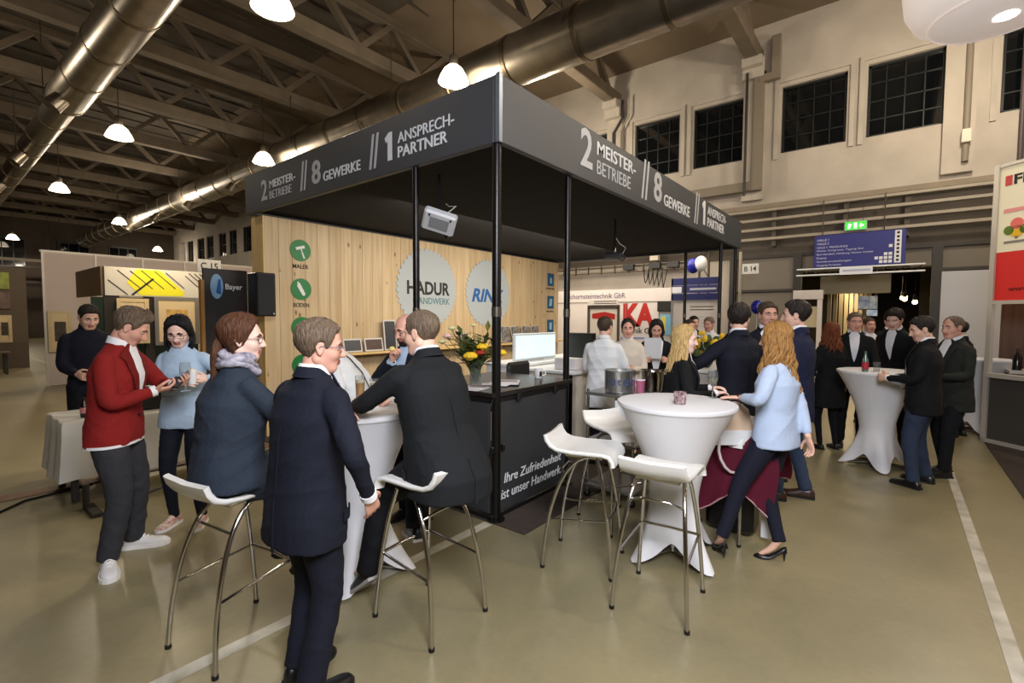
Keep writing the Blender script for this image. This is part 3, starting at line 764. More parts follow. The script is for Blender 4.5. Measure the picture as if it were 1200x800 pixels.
    def post(me, co, ARM=ARM):
        V = [tuple(c) for c in co]; F = [tuple(p.vertices) for p in me.polygons]; M = [0]*len(F)
        k = len(V); V += HVw; F += [tuple(i+k for i in f) for f in HF]; M += HM
        for sd, sx in (('R', 1), ('L', -1)):
            S_, E, Wp, hd, back, hp = ARM[sd]; y = hd; z = (back-y*back.dot(y)).normalized(); x = y.cross(z)
            # right hand, back up: thumb to the left (-x); the stored hand has its thumb on +x
            hv, hf = HANDS[hp]; k = len(V); mx = -1 if sd == 'R' else 1; sc = s*(.9 if fem else 1.0)
            B = np.array([x*mx, y, z]); W_ = np.array(Wp)
            V += [tuple(q) for q in (hv*sc)@B+W_]
            F += [tuple(i+k for i in (f[::-1] if mx < 0 else f)) for f in hf]; M += [0]*len(hf)
        me2 = bpy.data.meshes.new('body'); me2.from_pydata(V, [], F); bpy.data.meshes.remove(me)
        for q in range(5): me2.materials.append(None)
        me2.polygons.foreach_set('material_index', M)
        PM.append((me2, M)); return me2
    fuse(body, G, vox*1.1, 4, post=post)
    # ---- hair
    if hair:
        hv, hf = hair_shell(fem, hi, hair, seed); g = Geo(); g.add([Hm(p) for p in hv], hf)
        rs = random.Random(seed)
        if hair.get('long'):
            L = hair['long']; nlk = 30 if detail > 0 else 18
            for i in range(nlk*2):
                a = R(hair.get('from', 62)+(360-2*hair.get('from', 62))*((i % nlk)+.5)/nlk+rs.uniform(-3, 3)); inner = i >= nlk
                rr = (.085 if not inner else .07); r0 = .078
                d = Vector((math.sin(a), math.cos(a), 0)); ph = rs.uniform(0, 6); wv = hair.get('wave', .008)
                pts = [(d.x*.05, d.y*.06-.015, .098), (d.x*(r0+.004), d.y*(r0+.016)-.012, .05), (d.x*(rr+.004), d.y*(rr+.012)-.012, -.02)]
                n = 7; ln = L*rs.uniform(.82, 1.05)*(1 if not inner else .93)
                for q in range(1, n+1):
                    z = -.02-ln*q/n; sp = rr+.012*math.sin(q*1.0)+(.062 if L > .25 else .01)*smoothstep((q-1)/4)
                    back = -.010*q/n*(1 if d.y < .3 else .2)
                    pts.append((d.x*sp*(1-.12*q/n)+wv*math.sin(ph+q*1.5), d.y*sp*.9-.015+back+wv*math.cos(ph+q*1.7), z))
                w0 = [Hm(p) for p in pts[:3]]; off = w0[2]-Vector((pts[2][0], pts[2][1], pts[2][2]))*hs
                # below the ears the locks hang straight down, in the head's heading
                HZ = Matrix.Rotation(R(hyaw), 3, 'Z'); base = w0[2]; p2 = Vector(pts[2])
                w1 = [base+HZ@((Vector(p)-p2)*hs) for p in pts[3:]]
                g.limb(w0+w1, [.006*s, .013*s, .0145*s]+[.0145*s-.0085*s*q/n for q in range(1, n+1)], 6, 1, cap=True)
        if hair.get('tail'):
            L = hair['tail']; b = Hm((0, -.108, .005 if not hair.get('low') else -.03)); HZ = Matrix.Rotation(R(hyaw), 3, 'Z')
            for i in range(16):
                ox, oy, ph = rs.uniform(-.018, .018), rs.uniform(-.014, .012), rs.uniform(0, 6)
                pts = [Hm((ox*.5, -.085, .012)), b+HZ@Vector((ox*.4, oy*.4, 0))]
                for q in range(1, 7):
                    k = q/6; pts.append(b+HZ@Vector((ox*(1+.9*math.sin(k*3))+.006*math.sin(ph+q), -.02*math.sin(k*2.5)+oy*1.2+.005*math.cos(ph+q*1.3), -L*k*rs.uniform(.92, 1.0))))
                g.limb(pts, [.007, .010, .0125, .014, .014, .0125, .009, .005], 6, 1)
            g.ball(b, .021)
        ho = newobj('hair', MATS[hair['mat']], root); ho.data.from_pydata([tuple(v) for v in g.v], [], g.f); ho.data.shade_smooth()
    if beard:
        D, r, A = head_base(fem, hi); az = np.degrees(np.minimum(A, 2*math.pi-A)); P_ = D*r[..., None]; z = P_[..., 2]
        m = np.clip((np.interp(az, [0, 20, 45, 70, 80, 90], [-.045, -.05, -.045, -.0, -.02, -.2])-z)/.01, 0, 1)*np.clip((z+.125)/.01, 0, 1)
        m = m*np.where((az < 22) & (z > -.073) & (z < -.053), 0, 1)
        V = (D*(r+.010*m-.004*(1-m))[..., None]).reshape(-1, 3)
        part_mesh('beard', MATS[beard], root, [Hm(p) for p in V], grid_faces(*r.shape))
    if glasses:
        g = MB(); gm = MATS[glasses]
        for sx in (-1, 1):
            pts = [Hm((sx*.031+.024*math.copysign(abs(math.cos(q))**.6, math.cos(q)), .092-.010*abs(.031+.024*math.cos(q)*sx*sx)/.055, .001+.017*math.copysign(abs(math.sin(q))**.6, math.sin(q)))) for q in [2*math.pi*j/16 for j in range(16)]]
            g.tube(pts, .0017*s, 6, closed=True)
            g.tube([Hm((sx*.055, .084, .006)), Hm((sx*.074, .06, .006)), Hm((sx*.080, .0, .004)), Hm((sx*.078, -.012, -.008))], .0017*s, 6)
        g.tube([Hm((-.009, .0965, .003)), Hm((0, .099, .006)), Hm((.009, .0965, .003))], .0017*s, 6)
        g.build('glasses', gm, root, 60)
    # ---- lower garment
    if legs:
        G = Geo(); lm = MATS[legs['mat']]; e = legs.get('ease', 1.0)*(.9 if fem else 1.0)*fat**.4; hemr = legs.get('hem', .058)
        ya = Vector((0, 1, 0))
        wr = .158*s*(.5+.5*fat)
        G.loft([ell(pel-Vector((0, 0, .075*s)), pr, ya, .12*s*e, .10*s*e), ell(pel-Vector((0, 0, .02*s)), pr, ya, .172*s*e, .118*s*e), ell(pel+up0*.07*s, pr, (ya+fwd)*.5, .168*s*e, .112*s*fat), ell(waist-up0*.02*s, sr, sf, wr, .105*s*fat)])
        for k in 'RL':
            hip, kn, A, yaw, fz, fp = LEG[k]; sk = legs.get('length', 1.0)
            end = A+(A-kn).normalized()*(-.0+.02*s)
            pts = [hip+Vector((0, 0, -.01)), hip.lerp(kn, .5), kn, kn.lerp(A, .5), end]
            rad = [.102*s*e, .090*s*e, .070*s*e, (.060*s+.5*(hemr-.058))*e, hemr*s]
            if sk < 1:
                pts = pts[:3]; rad = rad[:3]
            G.limb(pts, rad, 14, 2, cap=False)
            if sit: G.ball(kn, .066*s*e)
        o = newobj(legs.get('name', 'trousers'), lm, root); fuse(o, G, vox, 5, legs.get('fold', .0045), seed)
    # ---- upper garment
    if top:
        tm = MATS[top['mat']]; e = top.get('ease', 1.0); f = fat; hem = top.get('hem', .14)*s
        jk = top['kind'] in ('jacket', 'coat'); ya = (Vector((0, 1, 0))+fwd).normalized(); dn = Vector((0, 0, -1))
        bx = .012 if jk else 0
        fl = top.get('flare', 0)
        hy, hd_ = top.get('hemy', 0), top.get('hemd', 0)
        rg = [(0, pel+dn*hem+Vector((0, -.005+top.get('hemy', 0), 0)), pr, Vector((0, 1, 0)), (.188+bx+fl)*s*e*(.4+.6*f), (.122+bx+fl+top.get('hemd', 0))*s*e*f),
              (.2, pel+dn*hem*.3+Vector((0, hy, 0)), pr, Vector((0, 1, 0)), (.184+bx+fl*.4)*s*e*(.4+.6*f), (.124+bx+hd_)*s*e*f),
              (.45, waist, (pr+sr)*.5, (ya+sf)*.5, (.160+bx*1.2)*s*e*(.35+.65*f)*(.9 if fem else 1), (.112+bx)*s*e*f),
              (.70, chest-upv*.02*s, sr, sf, (.182+bx)*s*fs_*e*(.6+.4*f), (.124+bx)*s*e*(.5+.5*f)+(.012*s if fem else 0)),
              (.84, shc-upv*.02*s, sr, sf, (.172+bx)*s*fs_*(.6+.4*f), (.102+bx*.8)*s*(.6+.4*f)),
              (.93, shc+upv*.026*s, sr, sf, (.142+bx*.6)*s*fs_, .082*s),
              (.965, shc+upv*.058*s, sr, sf, (.098+bx*.3)*s*fs_, .076*s),
              (1.0, nb+upv*.008*s, sr, sf, .066*s*(fs_+f-1)+(.004 if jk else 0), .066*s)]
        TS = Torso(rg); G = Geo(); nn = 26
        G.loft([[TS.P(t, 360*j/nn) for j in range(nn)] for t in (0, .1, .2, .32, .45, .58, .70, .78, .84, .89, .93, .965, .985, 1.0)])
        sl = top.get('sleeve', 1.0); sr_ = top.get('sleeve_r', 1.0)
        for k, sx in (('R', 1), ('L', -1)):
            S_, E, Wp, hd, back, hp = ARM[k]; pad = .012 if jk else 0
            S2 = S_-sr*sx*.02*s+upv*.006*s
            if sl >= 1:
                W2 = E.lerp(Wp, .965)
                if top.get('pushed'): W2 = E.lerp(Wp, top['pushed'])
                G.limb([S2, S_.lerp(E, .12), S_.lerp(E, .5), E, E.lerp(W2, .5), W2], [(.058+pad*.4)*s*fs_, (.066+pad*.4)*s*fs_, .062*s*fs_*sr_, .054*s*fs_*sr_, .049*s*fs_*sr_, .041*s*fs_*top.get('cuff_r', 1)], 14, 2, cap=True)
            else:
                W2 = S_.lerp(E, min(1, sl*2)) if sl <= .5 else E.lerp(Wp, sl*2-1)
                if sl <= .5: G.limb([S2, S_.lerp(E, .15), W2], [.064*s*fs_, .070*s*fs_, .064*s*fs_*sr_], 14, 2, cap=False)
                else: G.limb([S2, S_.lerp(E, .15), S_.lerp(E, .5), E, W2], [.070*s*fs_, .068*s*fs_, .06*s*fs_, .054*s*fs_, .05*s*fs_], 14, 2, cap=False)
        if top.get('skirt'):     # dress over seated thighs
            for k in 'RL':
                hip, kn, A, yaw, fz, fp = LEG[k]; G.limb([hip+Vector((0, -.03, .0)), hip.lerp(kn, .5), hip.lerp(kn, top['skirt'])], [.125*s, .112*s, .098*s], 14, 1, cap=False)
            hm = (LEG['R'][0]+LEG['L'][0])/2; km = (LEG['R'][1]+LEG['L'][1])/2
            G.limb([hm, hm.lerp(km, .5), hm.lerp(km, top['skirt'])], [.11*s, .10*s, .085*s], 14, 1, cap=False)
        if sit and jk:
            for k, sx in (('R', 1), ('L', -1)): hip, kn = LEG[k][:2]; G.ball(hip+Vector((0, -.02, -.02)), .115*s)
        o = newobj(top.get('name', 'jacket'), tm, root); fuse(o, G, vox, 4, top.get('fold', .006), seed+100)
        # collar, shirt front, lapels
        fr = 90
        if top.get('open'):
            t0 = top['open']; sm = MATS[top.get('shirt', 'shirt_white')]
            rows = [(t0+(1.0-t0)*i/9, fr-top.get('vee', 30)*(i/9)**.8*(1 if i < 8 else 1.25), fr+top.get('vee', 30)*(i/9)**.8*(1 if i < 8 else 1.25)) for i in range(10)]
            part_mesh('shirt_front', sm, root, *TS.patch(rows, .0015, .006, 8))
            if top.get('lapel'):
                for sx in (-1, 1):
                    rw = []
                    for i in range(10):
                        q = i/9; v = top.get('vee', 30)*q**.8*(1 if i < 8 else 1.25); wd = (4+26*q if q < .72 else (30*(1-q)/.28+10))
                        rw.append((t0+(1.0-t0)*q, fr+sx*v, fr+sx*(v+wd)))
                    part_mesh('lapel', MATS[top['lapel']], root, *TS.patch(rw, .004, .007, 5))
            if top.get('tie'):
                rw = [(t0+(.985-t0)*i/7, fr-(6-3*i/7), fr+(6-3*i/7)) for i in range(8)]
                part_mesh('tie', MATS[top['tie']], root, *TS.patch(rw, .007, .006, 3))
            if top.get('buttons'):
                for i in range(top['buttons']):
                    MB().sphere(TS.P(t0-.02-.12*i, 90, .008), .0095*s, 10, 6).build('button', MATS[top.get('bmat', 'button_dark')], root, 60)
        if top.get('collar'):
            vs = []; n = 26; a0 = top.get('gap', 24); cm = MATS[top['collar']]; ch = top.get('collar_h', .036)*s
            nd = (neck_t-nb).normalized(); fx = sr; fy = sf
            for i in range(n+1):
                a = R(90+a0+(360-2*a0)*i/n); d = fx*math.cos(a)+fy*math.sin(a)
                drop = .03*s*smoothstep((abs(math.degrees(a)-270)-70)/90)
                r1 = nr+.006*s; r2 = nr+.020*s
                base = nb+nd*(.012*s-drop*.6)
                vs += [base+d*r2*1.05+nd*(-.008*s-drop*.6), base+d*(r1+.006*s)+nd*(ch-drop*.3), base+d*r1+nd*(ch-drop*.3-.002), base+d*r1*.98-nd*.01*s]
            F = []
            for i in range(n):
                for j in range(4): a = i*4+j; b = i*4+(j+1) % 4; F.append((a, b, b+4, a+4))
            F += [(3, 2, 1, 0), tuple(n*4+j for j in range(4))]
            part_mesh('shirt_collar', cm, root, vs, F)
        if top.get('jcollar'):
            vs = []; n = 22; a0 = 62; nd = upv
            for i in range(n+1):
                a = R(90+a0+(360-2*a0)*i/n); d = sr*math.cos(a)+sf*math.sin(a); k = smoothstep((abs(math.degrees(a)-270)-60)/60)
                b = nb+nd*(.006*s-.035*k*s); r1 = nr+.014*s; r2 = nr+.040*s
                vs += [b+d*r2-nd*.022*s, b+d*(r1+.008*s)+nd*.028*s, b+d*r1+nd*.026*s, b+d*r1-nd*.02*s]
            F = []
            for i in range(n):
                for j in range(4): a = i*4+j; b = i*4+(j+1) % 4; F.append((a, b, b+4, a+4))
            F += [(3, 2, 1, 0), tuple(n*4+j for j in range(4))]
            part_mesh('jacket_collar', MATS[top['jcollar']], root, vs, F)
        if top.get('cuffs'):
            for k in 'RL':
                S_, E, Wp, hd, back, hp = ARM[k]; g = Geo(); g.limb([E.lerp(Wp, .90), Wp-(Wp-E).normalized()*-.006], [.0385*s*fs_, .0375*s*fs_], 14, 0, cap=False)
                part_mesh('shirt_cuff', MATS[top['cuffs']], root, g.v, g.f)
        if top.get('vent'):
            part_mesh('vent', MATS[top['vent']], root, *TS.patch([(.0, 268.2, 271.8), (.15, 269, 271), (.3, 269.6, 270.4)], .001, .004, 2))
        if top.get('flaps'):
            for sx in (-1, 1):
                part_mesh('pocket_flap', MATS[top['flaps']], root, *TS.patch([(.16, 90+sx*38, 90+sx*74), (.225, 90+sx*38, 90+sx*74)], .004, .006, 5))
        if top.get('seam'):
            part_mesh('back_seam', MATS[top['seam']], root, *TS.patch([(t, 269.5, 270.5) for t in (.02, .2, .4, .6, .8, .92)], .001, .003, 1))
        if top.get('undershirt'):   # shirt tail below the hem
            part_mesh('shirt_tail', MATS[top['undershirt']], root, *TS.patch([(0, -180, 180), (.05, -180, 180)], -.012, .01, 26))
    else: TS = None
    if scarf:
        g = Geo(); rs = random.Random(seed)
        for k in range(3):
            pts = []
            for i in range(20):
                a = 2*math.pi*i/20; rr = nr*(1.45+.16*k)+.008*math.sin(a*3+k*2)
                pts.append(nb+sr*(rr*math.cos(a)*1.12)+sf*(rr*math.sin(a)*1.08-.0)+upv*(.045-.024*k+.012*math.sin(a*2+k)+(.0 if math.sin(a) < 0 else -.03*math.sin(a)))*s)
            m_ = MB().tube(pts, [.021*s+.005*math.sin(i*1.7+k) for i in range(20)], 8, closed=True); g.add(m_.v, m_.f)
        part_mesh('scarf', MATS[scarf], root, g.v, g.f)
    # ---- shoes
    if shoes:
        for k in 'RL':
            hip, kn, A, yaw, fz, fp = LEG[k]
            shoe(root, Vector((A.x, A.y, fz)), yaw, shoes[0], MATS[shoes[1]], MATS[shoes[2]], s*(.9 if fem else 1.06), fp)
    info = dict(root=root, W=Wm, arm=ARM, leg=LEG, head=Hm, TS=TS, nb=nb, s=s, hc=hc)
    return info
PM = []
def finish_people():
    resolve()
    for me, M in PM: me.polygons.foreach_set('material_index', M); me.update()
    PM.clear()
    for o in [o for o in bpy.data.objects if o.name.startswith('hand_tmp')]: bpy.data.objects.remove(o)

def cloth(name, c, rough=.85, n=.10, b=.25, sc=60, sheen=0): return mat(name, c, rough, noise=(5, n), bump=(sc, b), sheen=sheen, spec=.25)
mat('skin', (224, 178, 154), .5, noise=(9, .10), bump=(90, .08), spec=.4); mat('skin_pale', (234, 196, 178), .5, noise=(9, .08), bump=(90, .08), spec=.4); mat('skin_red', (216, 162, 140), .5, noise=(9, .12), bump=(90, .08), spec=.4)
mat('lip', (176, 98, 92), .45); mat('eye_white', (176, 164, 154), .4); mat('iris', (52, 44, 40), .15)
for n_, c_ in dict(hair_brown=(72, 56, 42), hair_dark=(34, 26, 22), hair_black=(14, 12, 13), hair_chestnut=(92, 56, 34), hair_grey=(128, 112, 98), hair_blond=(206, 172, 112), hair_honey=(168, 122, 66), hair_red=(122, 62, 30), hair_sandy=(108, 90, 72)).items():
    mat(n_, c_, .55, noise=(150, .6), bump=(190, .8), stretch=(1, 1, .10), spec=.35)
cloth('navy', (20, 23, 35)); cloth('navy_bright', (27, 32, 58)); cloth('black_cloth', (17, 18, 20)); cloth('black_suit', (24, 26, 28)); cloth('charcoal', (52, 52, 56)); cloth('green_black', (36, 38, 34)); cloth('trouser_black', (14, 15, 20)); cloth('trouser_navy', (22, 24, 38))
cloth('slate_dress', (42, 50, 62), b=.35); cloth('red_knit', (134, 30, 28), b=.5, sc=160); cloth('red_rib', (112, 24, 22), b=.6, sc=200); cloth('light_blue', (176, 200, 222), n=.05); cloth('pale_blue', (178, 194, 218), n=.06); cloth('shirt_white', (232, 232, 234), n=.03); cloth('coat_white', (226, 228, 228), n=.04)
cloth('jeans', (54, 66, 88), n=.3, sc=120); cloth('jeans_dark', (46, 56, 76), n=.25, sc=120); mat('scarf_print', (96, 96, 116), .9, noise=(26, .5), c2=(198, 192, 200), bump=(60, .3)); cloth('tie_dark', (40, 40, 56)); cloth('cream_knit', (216, 206, 190))
mat('shoe_black', (18, 17, 17), .35, spec=.5); mat('sole_black', (22, 21, 20), .7); mat('shoe_white', (222, 220, 218), .5, bump=(40, .1)); mat('sole_white', (236, 234, 230), .6); mat('shoe_brown', (58, 36, 26), .35); mat('shoe_grey', (120, 118, 116), .6); mat('sole_grey', (165, 160, 154), .7); mat('shoe_floral', (170, 96, 84), .6, noise=(30, .5), c2=(226, 214, 200)); mat('frame_dark', (22, 22, 26), .3); mat('frame_brown', (60, 34, 28), .3); mat('button_dark', (14, 14, 16), .4); mat('frame_blue', (40, 52, 74), .3)
# ================================================================ the dark stand
BX, BY = 2.985, 2.585; EX, EY = 10.6, 7.15; ZB, ZT = 3.117, 3.645; WY = 6.9
fascia_m = mat('fascia_anthracite', (54, 57, 63), .5, noise=(2, .04)); under_m = mat('canopy_black', (4, 4, 4), 1.0); letter_w = mat('letter_white', (226, 228, 230), .5); letter_g = mat('letter_silver', (186, 188, 190), .5)
post_m = mat('post_black', (22, 20, 19), .32, metal=.4); chrome = mat('chrome', (200, 198, 194), .14, metal=1.0); panel_m = mat('counter_panel', (52, 53, 55), .5, noise=(3, .04)); trim_blk = mat('black_trim', (16, 15, 15), .4)
pine = wood('pine_board', (204, 182, 146), (186, 158, 116), (128, 94, 58)); pine_lit = wood('pine_lit_yellow', (226, 194, 134), (212, 176, 112), (160, 110, 60))  # second pine holds the yellow light of the wall end in its colour
carpet = mat('stand_carpet', (58, 48, 40), .95, noise=(40, .3), bump=(120, .3))
mb = MB(); mb.span((BX-.02, BY-.35, .0005), (EX+.4, EY, .010)); struct('trim_50', mb, carpet)

cn = thing('stand_canopy', 'dark grey flat canopy of the stand with lettered fascia boards', 'canopy', (BX, BY, ZB))
fl_ = MB(); fl_.span((BX, BY, ZB), (BX+.06, EY, ZT), .004); FLp = fl_.build('fascia', fascia_m, cn)
fr_ = MB(); fr_.span((BX+.0, BY-.06, ZB), (EX, BY, ZT), .004); FRp = fr_.build('fascia', fascia_m, cn)
mb = MB(); mb.span((BX-.01, BY-.07, ZB-.004), (BX+.03, BY-.03, ZT+.004)); mb.build('corner_strip', mat('corner_alu', (120, 128, 138), .35, metal=.6), cn)
mb = MB(); mb.span((EX-.06, BY, ZB), (EX, EY, ZT), .004); mb.build('fascia', fascia_m, cn)
mb = MB(); mb.span((BX+.06, EY-.06, ZB), (EX-.06, EY, ZT), .004); mb.build('fascia', fascia_m, cn)
mb = MB(); mb.span((BX+.06, BY, ZB+.05), (EX-.06, EY-.06, ZB+.09)); mb.build('canopy_ceiling', under_m, cn)
# lettering: left fascia reads towards -Y, right fascia towards +X
def fascia_text(parent, P, ux, k):
    """P(u) -> world point on the board at distance u; k = letter scale"""
    for nm, body, u, z, w_, h_, bold, m in [
        ('numeral', '2', 0, .03, .165, .268, .02, letter_g), ('lettering', 'MEISTER-', .235, .160, .66, .098, .010, letter_w), ('lettering', 'BETRIEBE', .235, .025, .565, .098, 0, letter_g),
        ('numeral', '8', 1.285, .03, .185, .268, .02, letter_g), ('lettering', 'GEWERKE', 1.53, .03, .715, .108, .010, letter_w),
 ('lettering', 'ANSPRECH-', 2.86, .165, .76, .100, 0, letter_w), ('lettering', 'PARTNER', 2.86, .03, .68, .104, .010, letter_w)]:
        text(nm, body, parent, P(u*k, z*k), ux, (0, 0, 1), w_*k, h_*k, m, bold, .006, split=(k > 1.2))
    MB().prism([(q*k, r_*k) for q, r_ in ((.045, 0), (.108, 0), (.108, .268), (.062, .268), (.0, .222), (.018, .178), (.045, .196))], P(2.66*k, .03*k), ux, (0, 0, 1), .006).build('numeral', letter_w, parent)
    for u in (1.02, 1.095, 2.40, 2.475):
        a = [(0, 0), (.03*k, 0), (.03*k+.055*k, .34*k), (.055*k, .34*k)]
        mb = MB(); mb.prism(a, P(u*k, .0), ux, (0, 0, 1), .006); mb.build('slash', letter_g, parent)
fascia_text(FLp, lambda u, z: (BX-.0005, 6.65-u, 3.205+z), (0, -1, 0), 1.0)
fascia_text(FRp, lambda u, z: (4.24+u, BY-.0605, 3.195+z), (1, 0, 0), 1.44)
# posts
def post(x, y, lab, r=.032):
    root = thing('stand_post', lab, 'post', (x, y, 0), 'black posts of the stand')
    MB().cyl((x, y, .012), (x, y, ZB), r, n=16).build('pole', post_m, root, 50)
    MB().cyl((x, y, .010), (x, y, .022), .075, n=20).build('base_plate', post_m, root, 50)
    MB().cyl((x, y, 1.72), (x, y, 1.80), r*1.12, n=16).build('coupling', mat('coupling_steel', (110, 104, 94), .3, metal=.8), root, 50)
    return root
post(BX+.045, BY+.0, 'thick black post at the front corner of the dark counter', .038); post(BX+.045, 3.59, 'black post rising behind the heads at the left end of the counter'); post(4.16, BY+.03, 'black post with a shiny sleeve at the right end of the counter')
post(9.52, BY+.03, 'thin black post near the right end of the stand'); post(EX-.05, BY+.03, 'thin black post at the far right corner of the stand'); post(EX-.05, 3.62, 'thin black post on the far side of the stand before the blue banner')

# wood wall of upright boards
ww = MB(); ww.span((3.13, WY+.03, 0), (EX-.04, EY+.10, ZB-.01)); wall_w = struct('wall_wood', ww, pine_lit)
n = 38; x0 = 3.12; dx = (EX-.04-x0)/n
bw = None
for i in range(n):
    mb = MB(); mb.box((0, 0, 0), (dx-.003, .03, ZB-.02), bev=.003)
    if bw is None: bw = mb.build('board', pine, wall_w); d = OFF[bw.name]
    o = bw if i == 0 else bw.copy()
    if i: COL.objects.link(o)
    # mesh was shifted by the wall's offset: undo and place
    o.location = Vector((x0+dx*(i+.5), WY+.015, (ZB-.02)/2+.01))
if True:   # end face boards (yellow light put into their colour)
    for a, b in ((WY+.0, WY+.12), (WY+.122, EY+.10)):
        mb = MB(); mb.span((3.10, a, .01), (3.13, b, ZB-.01), .003); mb.build('end_board', pine_lit, wall_w)

green = mat('sign_green', (0, 116, 52), .5); sign_white = mat('sign_white', (226, 228, 220), .6); ink = mat('ink_brown', (52, 42, 32), .7); gear_m = mat('gear_grey', (172, 180, 184), .6); ink_black = mat('ink_black', (18, 18, 22), .6); ink_blue = mat('ink_blue', (24, 92, 158), .6); ink_teal = mat('ink_teal', (70, 120, 128), .6); blue_sign = mat('sign_blue', (16, 84, 124), .5); sign_pale = mat('sign_pale_blue', (150, 190, 210), .6)
YS = WY-.004
def circle(r, n=32): return [(r*math.cos(2*math.pi*i/n), r*math.sin(2*math.pi*i/n)) for i in range(n)]
UX, UZ = (1, 0, 0), (0, 0, 1)      # seen from -Y: ux x uz = -Y, prisms grow towards the viewer
def icon_sign(z, word, label, strokes, x=3.635, ww_=.24):
    root = thing('trade_sign', label, 'sign', (x, YS, z-.155), 'round green trade signs on the wood wall')
    MB().prism(circle(.158), (x, YS+.003, z), UX, UZ, .007).build('disc', green, root)
    for poly in strokes: MB().prism([(p*.155, q*.155) for p, q in poly], (x, YS-.0045, z), UX, UZ, .003).build('pictogram', sign_white, root)
    text('lettering', word, root, (x-ww_/2, YS+.003, z-.265), UX, UZ, ww_, .062, ink, .01, .004)
icon_sign(2.68, 'MALER', 'round green sign with a white paint roller above MALER', [[(-.5, .25), (.35, .5), (.43, .25), (-.42, 0)], [(0, .1), (.12, .12), (.2, -.2), (.1, -.2)], [(.08, -.2), (.24, -.2), (.42, -.72), (.28, -.76)]])
icon_sign(2.113, 'BODEN', 'round green sign with a white cutter knife above BODEN', [[(-.35, .55), (-.15, .6), (.4, -.45), (.3, -.62), (.12, -.6), (-.42, .3)], [(-.42, .62), (-.3, .72), (-.2, .6), (-.33, .52)]])
icon_sign(1.545, 'FLIESEN', 'round green sign with a white trowel, partly behind the standing man\'s head', [[(-.62, 0), (.25, .42), (.3, -.38)], [(.25, .06), (.7, .12), (.7, -.06), (.25, -.06)]])
icon_sign(.99, 'TROCKENBAU', 'lowest round green sign with a white tool, beside the standing man\'s shoulder', [[(-.3, 0), (.1, .4), (.45, .1), (.05, -.3)], [(-.1, -.15), (.05, -.3), (-.3, -.7), (-.45, -.55)]], ww_=.34)
def blue_icon(z, word, label, strokes):
    root = thing('trade_sign', label, 'sign', (10.2, YS, z-.16), 'square blue trade signs on the wood wall')
    MB().prism([(-.14, -.16), (.14, -.16), (.14, .16), (-.14, .16)], (10.2, YS+.003, z), UX, UZ, .007).build('plate', blue_sign, root)
    for poly in strokes: MB().prism([(p*.14, q*.15) for p, q in poly], (10.2, YS-.0045, z), UX, UZ, .003).build('pictogram', sign_pale, root)
    text('lettering', word, root, (10.03, YS+.003, z-.25), UX, UZ, .34, .05, ink, .01, .004)
blue_icon(2.66, 'FENSTER', 'topmost square blue sign at the right end of the wood wall', [[(-.3, -.6), (.3, -.6), (.3, .1), (0, .5), (-.3, .1)]])
blue_icon(2.09, 'MÖBEL', 'second square blue sign down at the right end of the wood wall', [[(-.5, -.6), (.3, -.6), (.5, .6), (-.3, .6)]])
blue_icon(1.49, 'TÜREN', 'third square blue sign down at the right end of the wood wall', [[(-.35, -.6), (.35, -.6), (.35, .6), (-.35, .6)]])
blue_icon(.93, 'INNENAUSBAU', 'lowest square blue sign at the right end of the wood wall', [[(-.45, -.45), (.45, -.45), (0, .55)]])
def gear(x, z, r, label):
    root = thing('company_sign', label, 'sign', (x, YS, z-r)); pts = []; nt = 40
    for i in range(nt):
        for f, rr in ((0, r*.945), (.22, r), (.62, r), (.84, r*.945)): a = 2*math.pi*(i+f)/nt; pts.append((rr*math.cos(a), rr*math.sin(a)))
    MB().prism(pts, (x, YS+.003, z), UX, UZ, .010).build('saw_blade_disc', gear_m, root); return root
g1 = gear(6.1, 2.24, .74, 'pale grey saw-blade disc reading HADUR HANDWERK on the wood wall')
text('lettering', 'HADUR', g1, (5.60, YS-.0075, 2.12), UX, UZ, 1.05, .25, ink_black, .03, .004, split=True); text('lettering', 'HANDWERK', g1, (5.76, YS-.0075, 1.95), UX, UZ, .89, .12, ink_teal, 0, .004)
g2 = gear(7.82, 2.22, .72, 'pale grey saw-blade disc reading RINK on the wood wall')
text('lettering', 'RINK', g2, (7.29, YS-.0075, 2.03), UX, UZ, 1.03, .28, ink_blue, .03, .004, shear=.25, split=True)
# shelf along the wall with samples and brochures
mb = MB(); mb.span((3.95, WY-.24, 1.10), (EX-.15, WY, 1.135), .004); sh = mb.build('wall_shelf', pine_lit, None, None, 'long thin wooden shelf along the wood wall', 'shelf')
frame_w = mat('frame_silver', (196, 192, 186), .4); slate = mat('sample_slate', (44, 46, 54), .4); walnut = mat('sample_walnut', (62, 34, 24), .4, noise=(12, .3)); espresso = mat('sample_espresso', (40, 28, 24), .4)
def sample(x, w_, h_, m, label, tilt=12):
    root = thing('material_sample', label, 'sample', (x, WY-.12, 1.135), 'framed samples on the wall shelf'); Mx = Matrix.Rotation(R(-tilt), 3, 'X'); c = Vector((x, WY-.10, 1.137+h_/2*math.cos(R(tilt))+.012*math.sin(R(tilt))))
    MB().box(c, (w_, .02, h_), M=Mx, bev=.003).build('frame', frame_w, root)
    MB().box(c+Mx@Vector((0, -.011, 0)), (w_-.05, .006, h_-.05), M=Mx).build('panel', m, root)
sample(4.42, .34, .22, slate, 'low dark slate sample on the shelf behind the standing man\'s glasses'); sample(4.82, .36, .22, walnut, 'low dark walnut sample left of the tall framed sample'); sample(5.15, .26, .52, slate, 'tall framed slate-blue sample standing on the wall shelf', 6); sample(5.43, .24, .22, espresso, 'low dark sample right of the tall framed one'); sample(5.68, .22, .22, espresso, 'small dark sample with pale frame left of the bearded face'); sample(5.92, .2, .44, espresso, 'framed dark sample half hidden by the bearded man')
sample(6.98, .2, .26, espresso, 'small dark sample right of the seated man\'s head', 20)
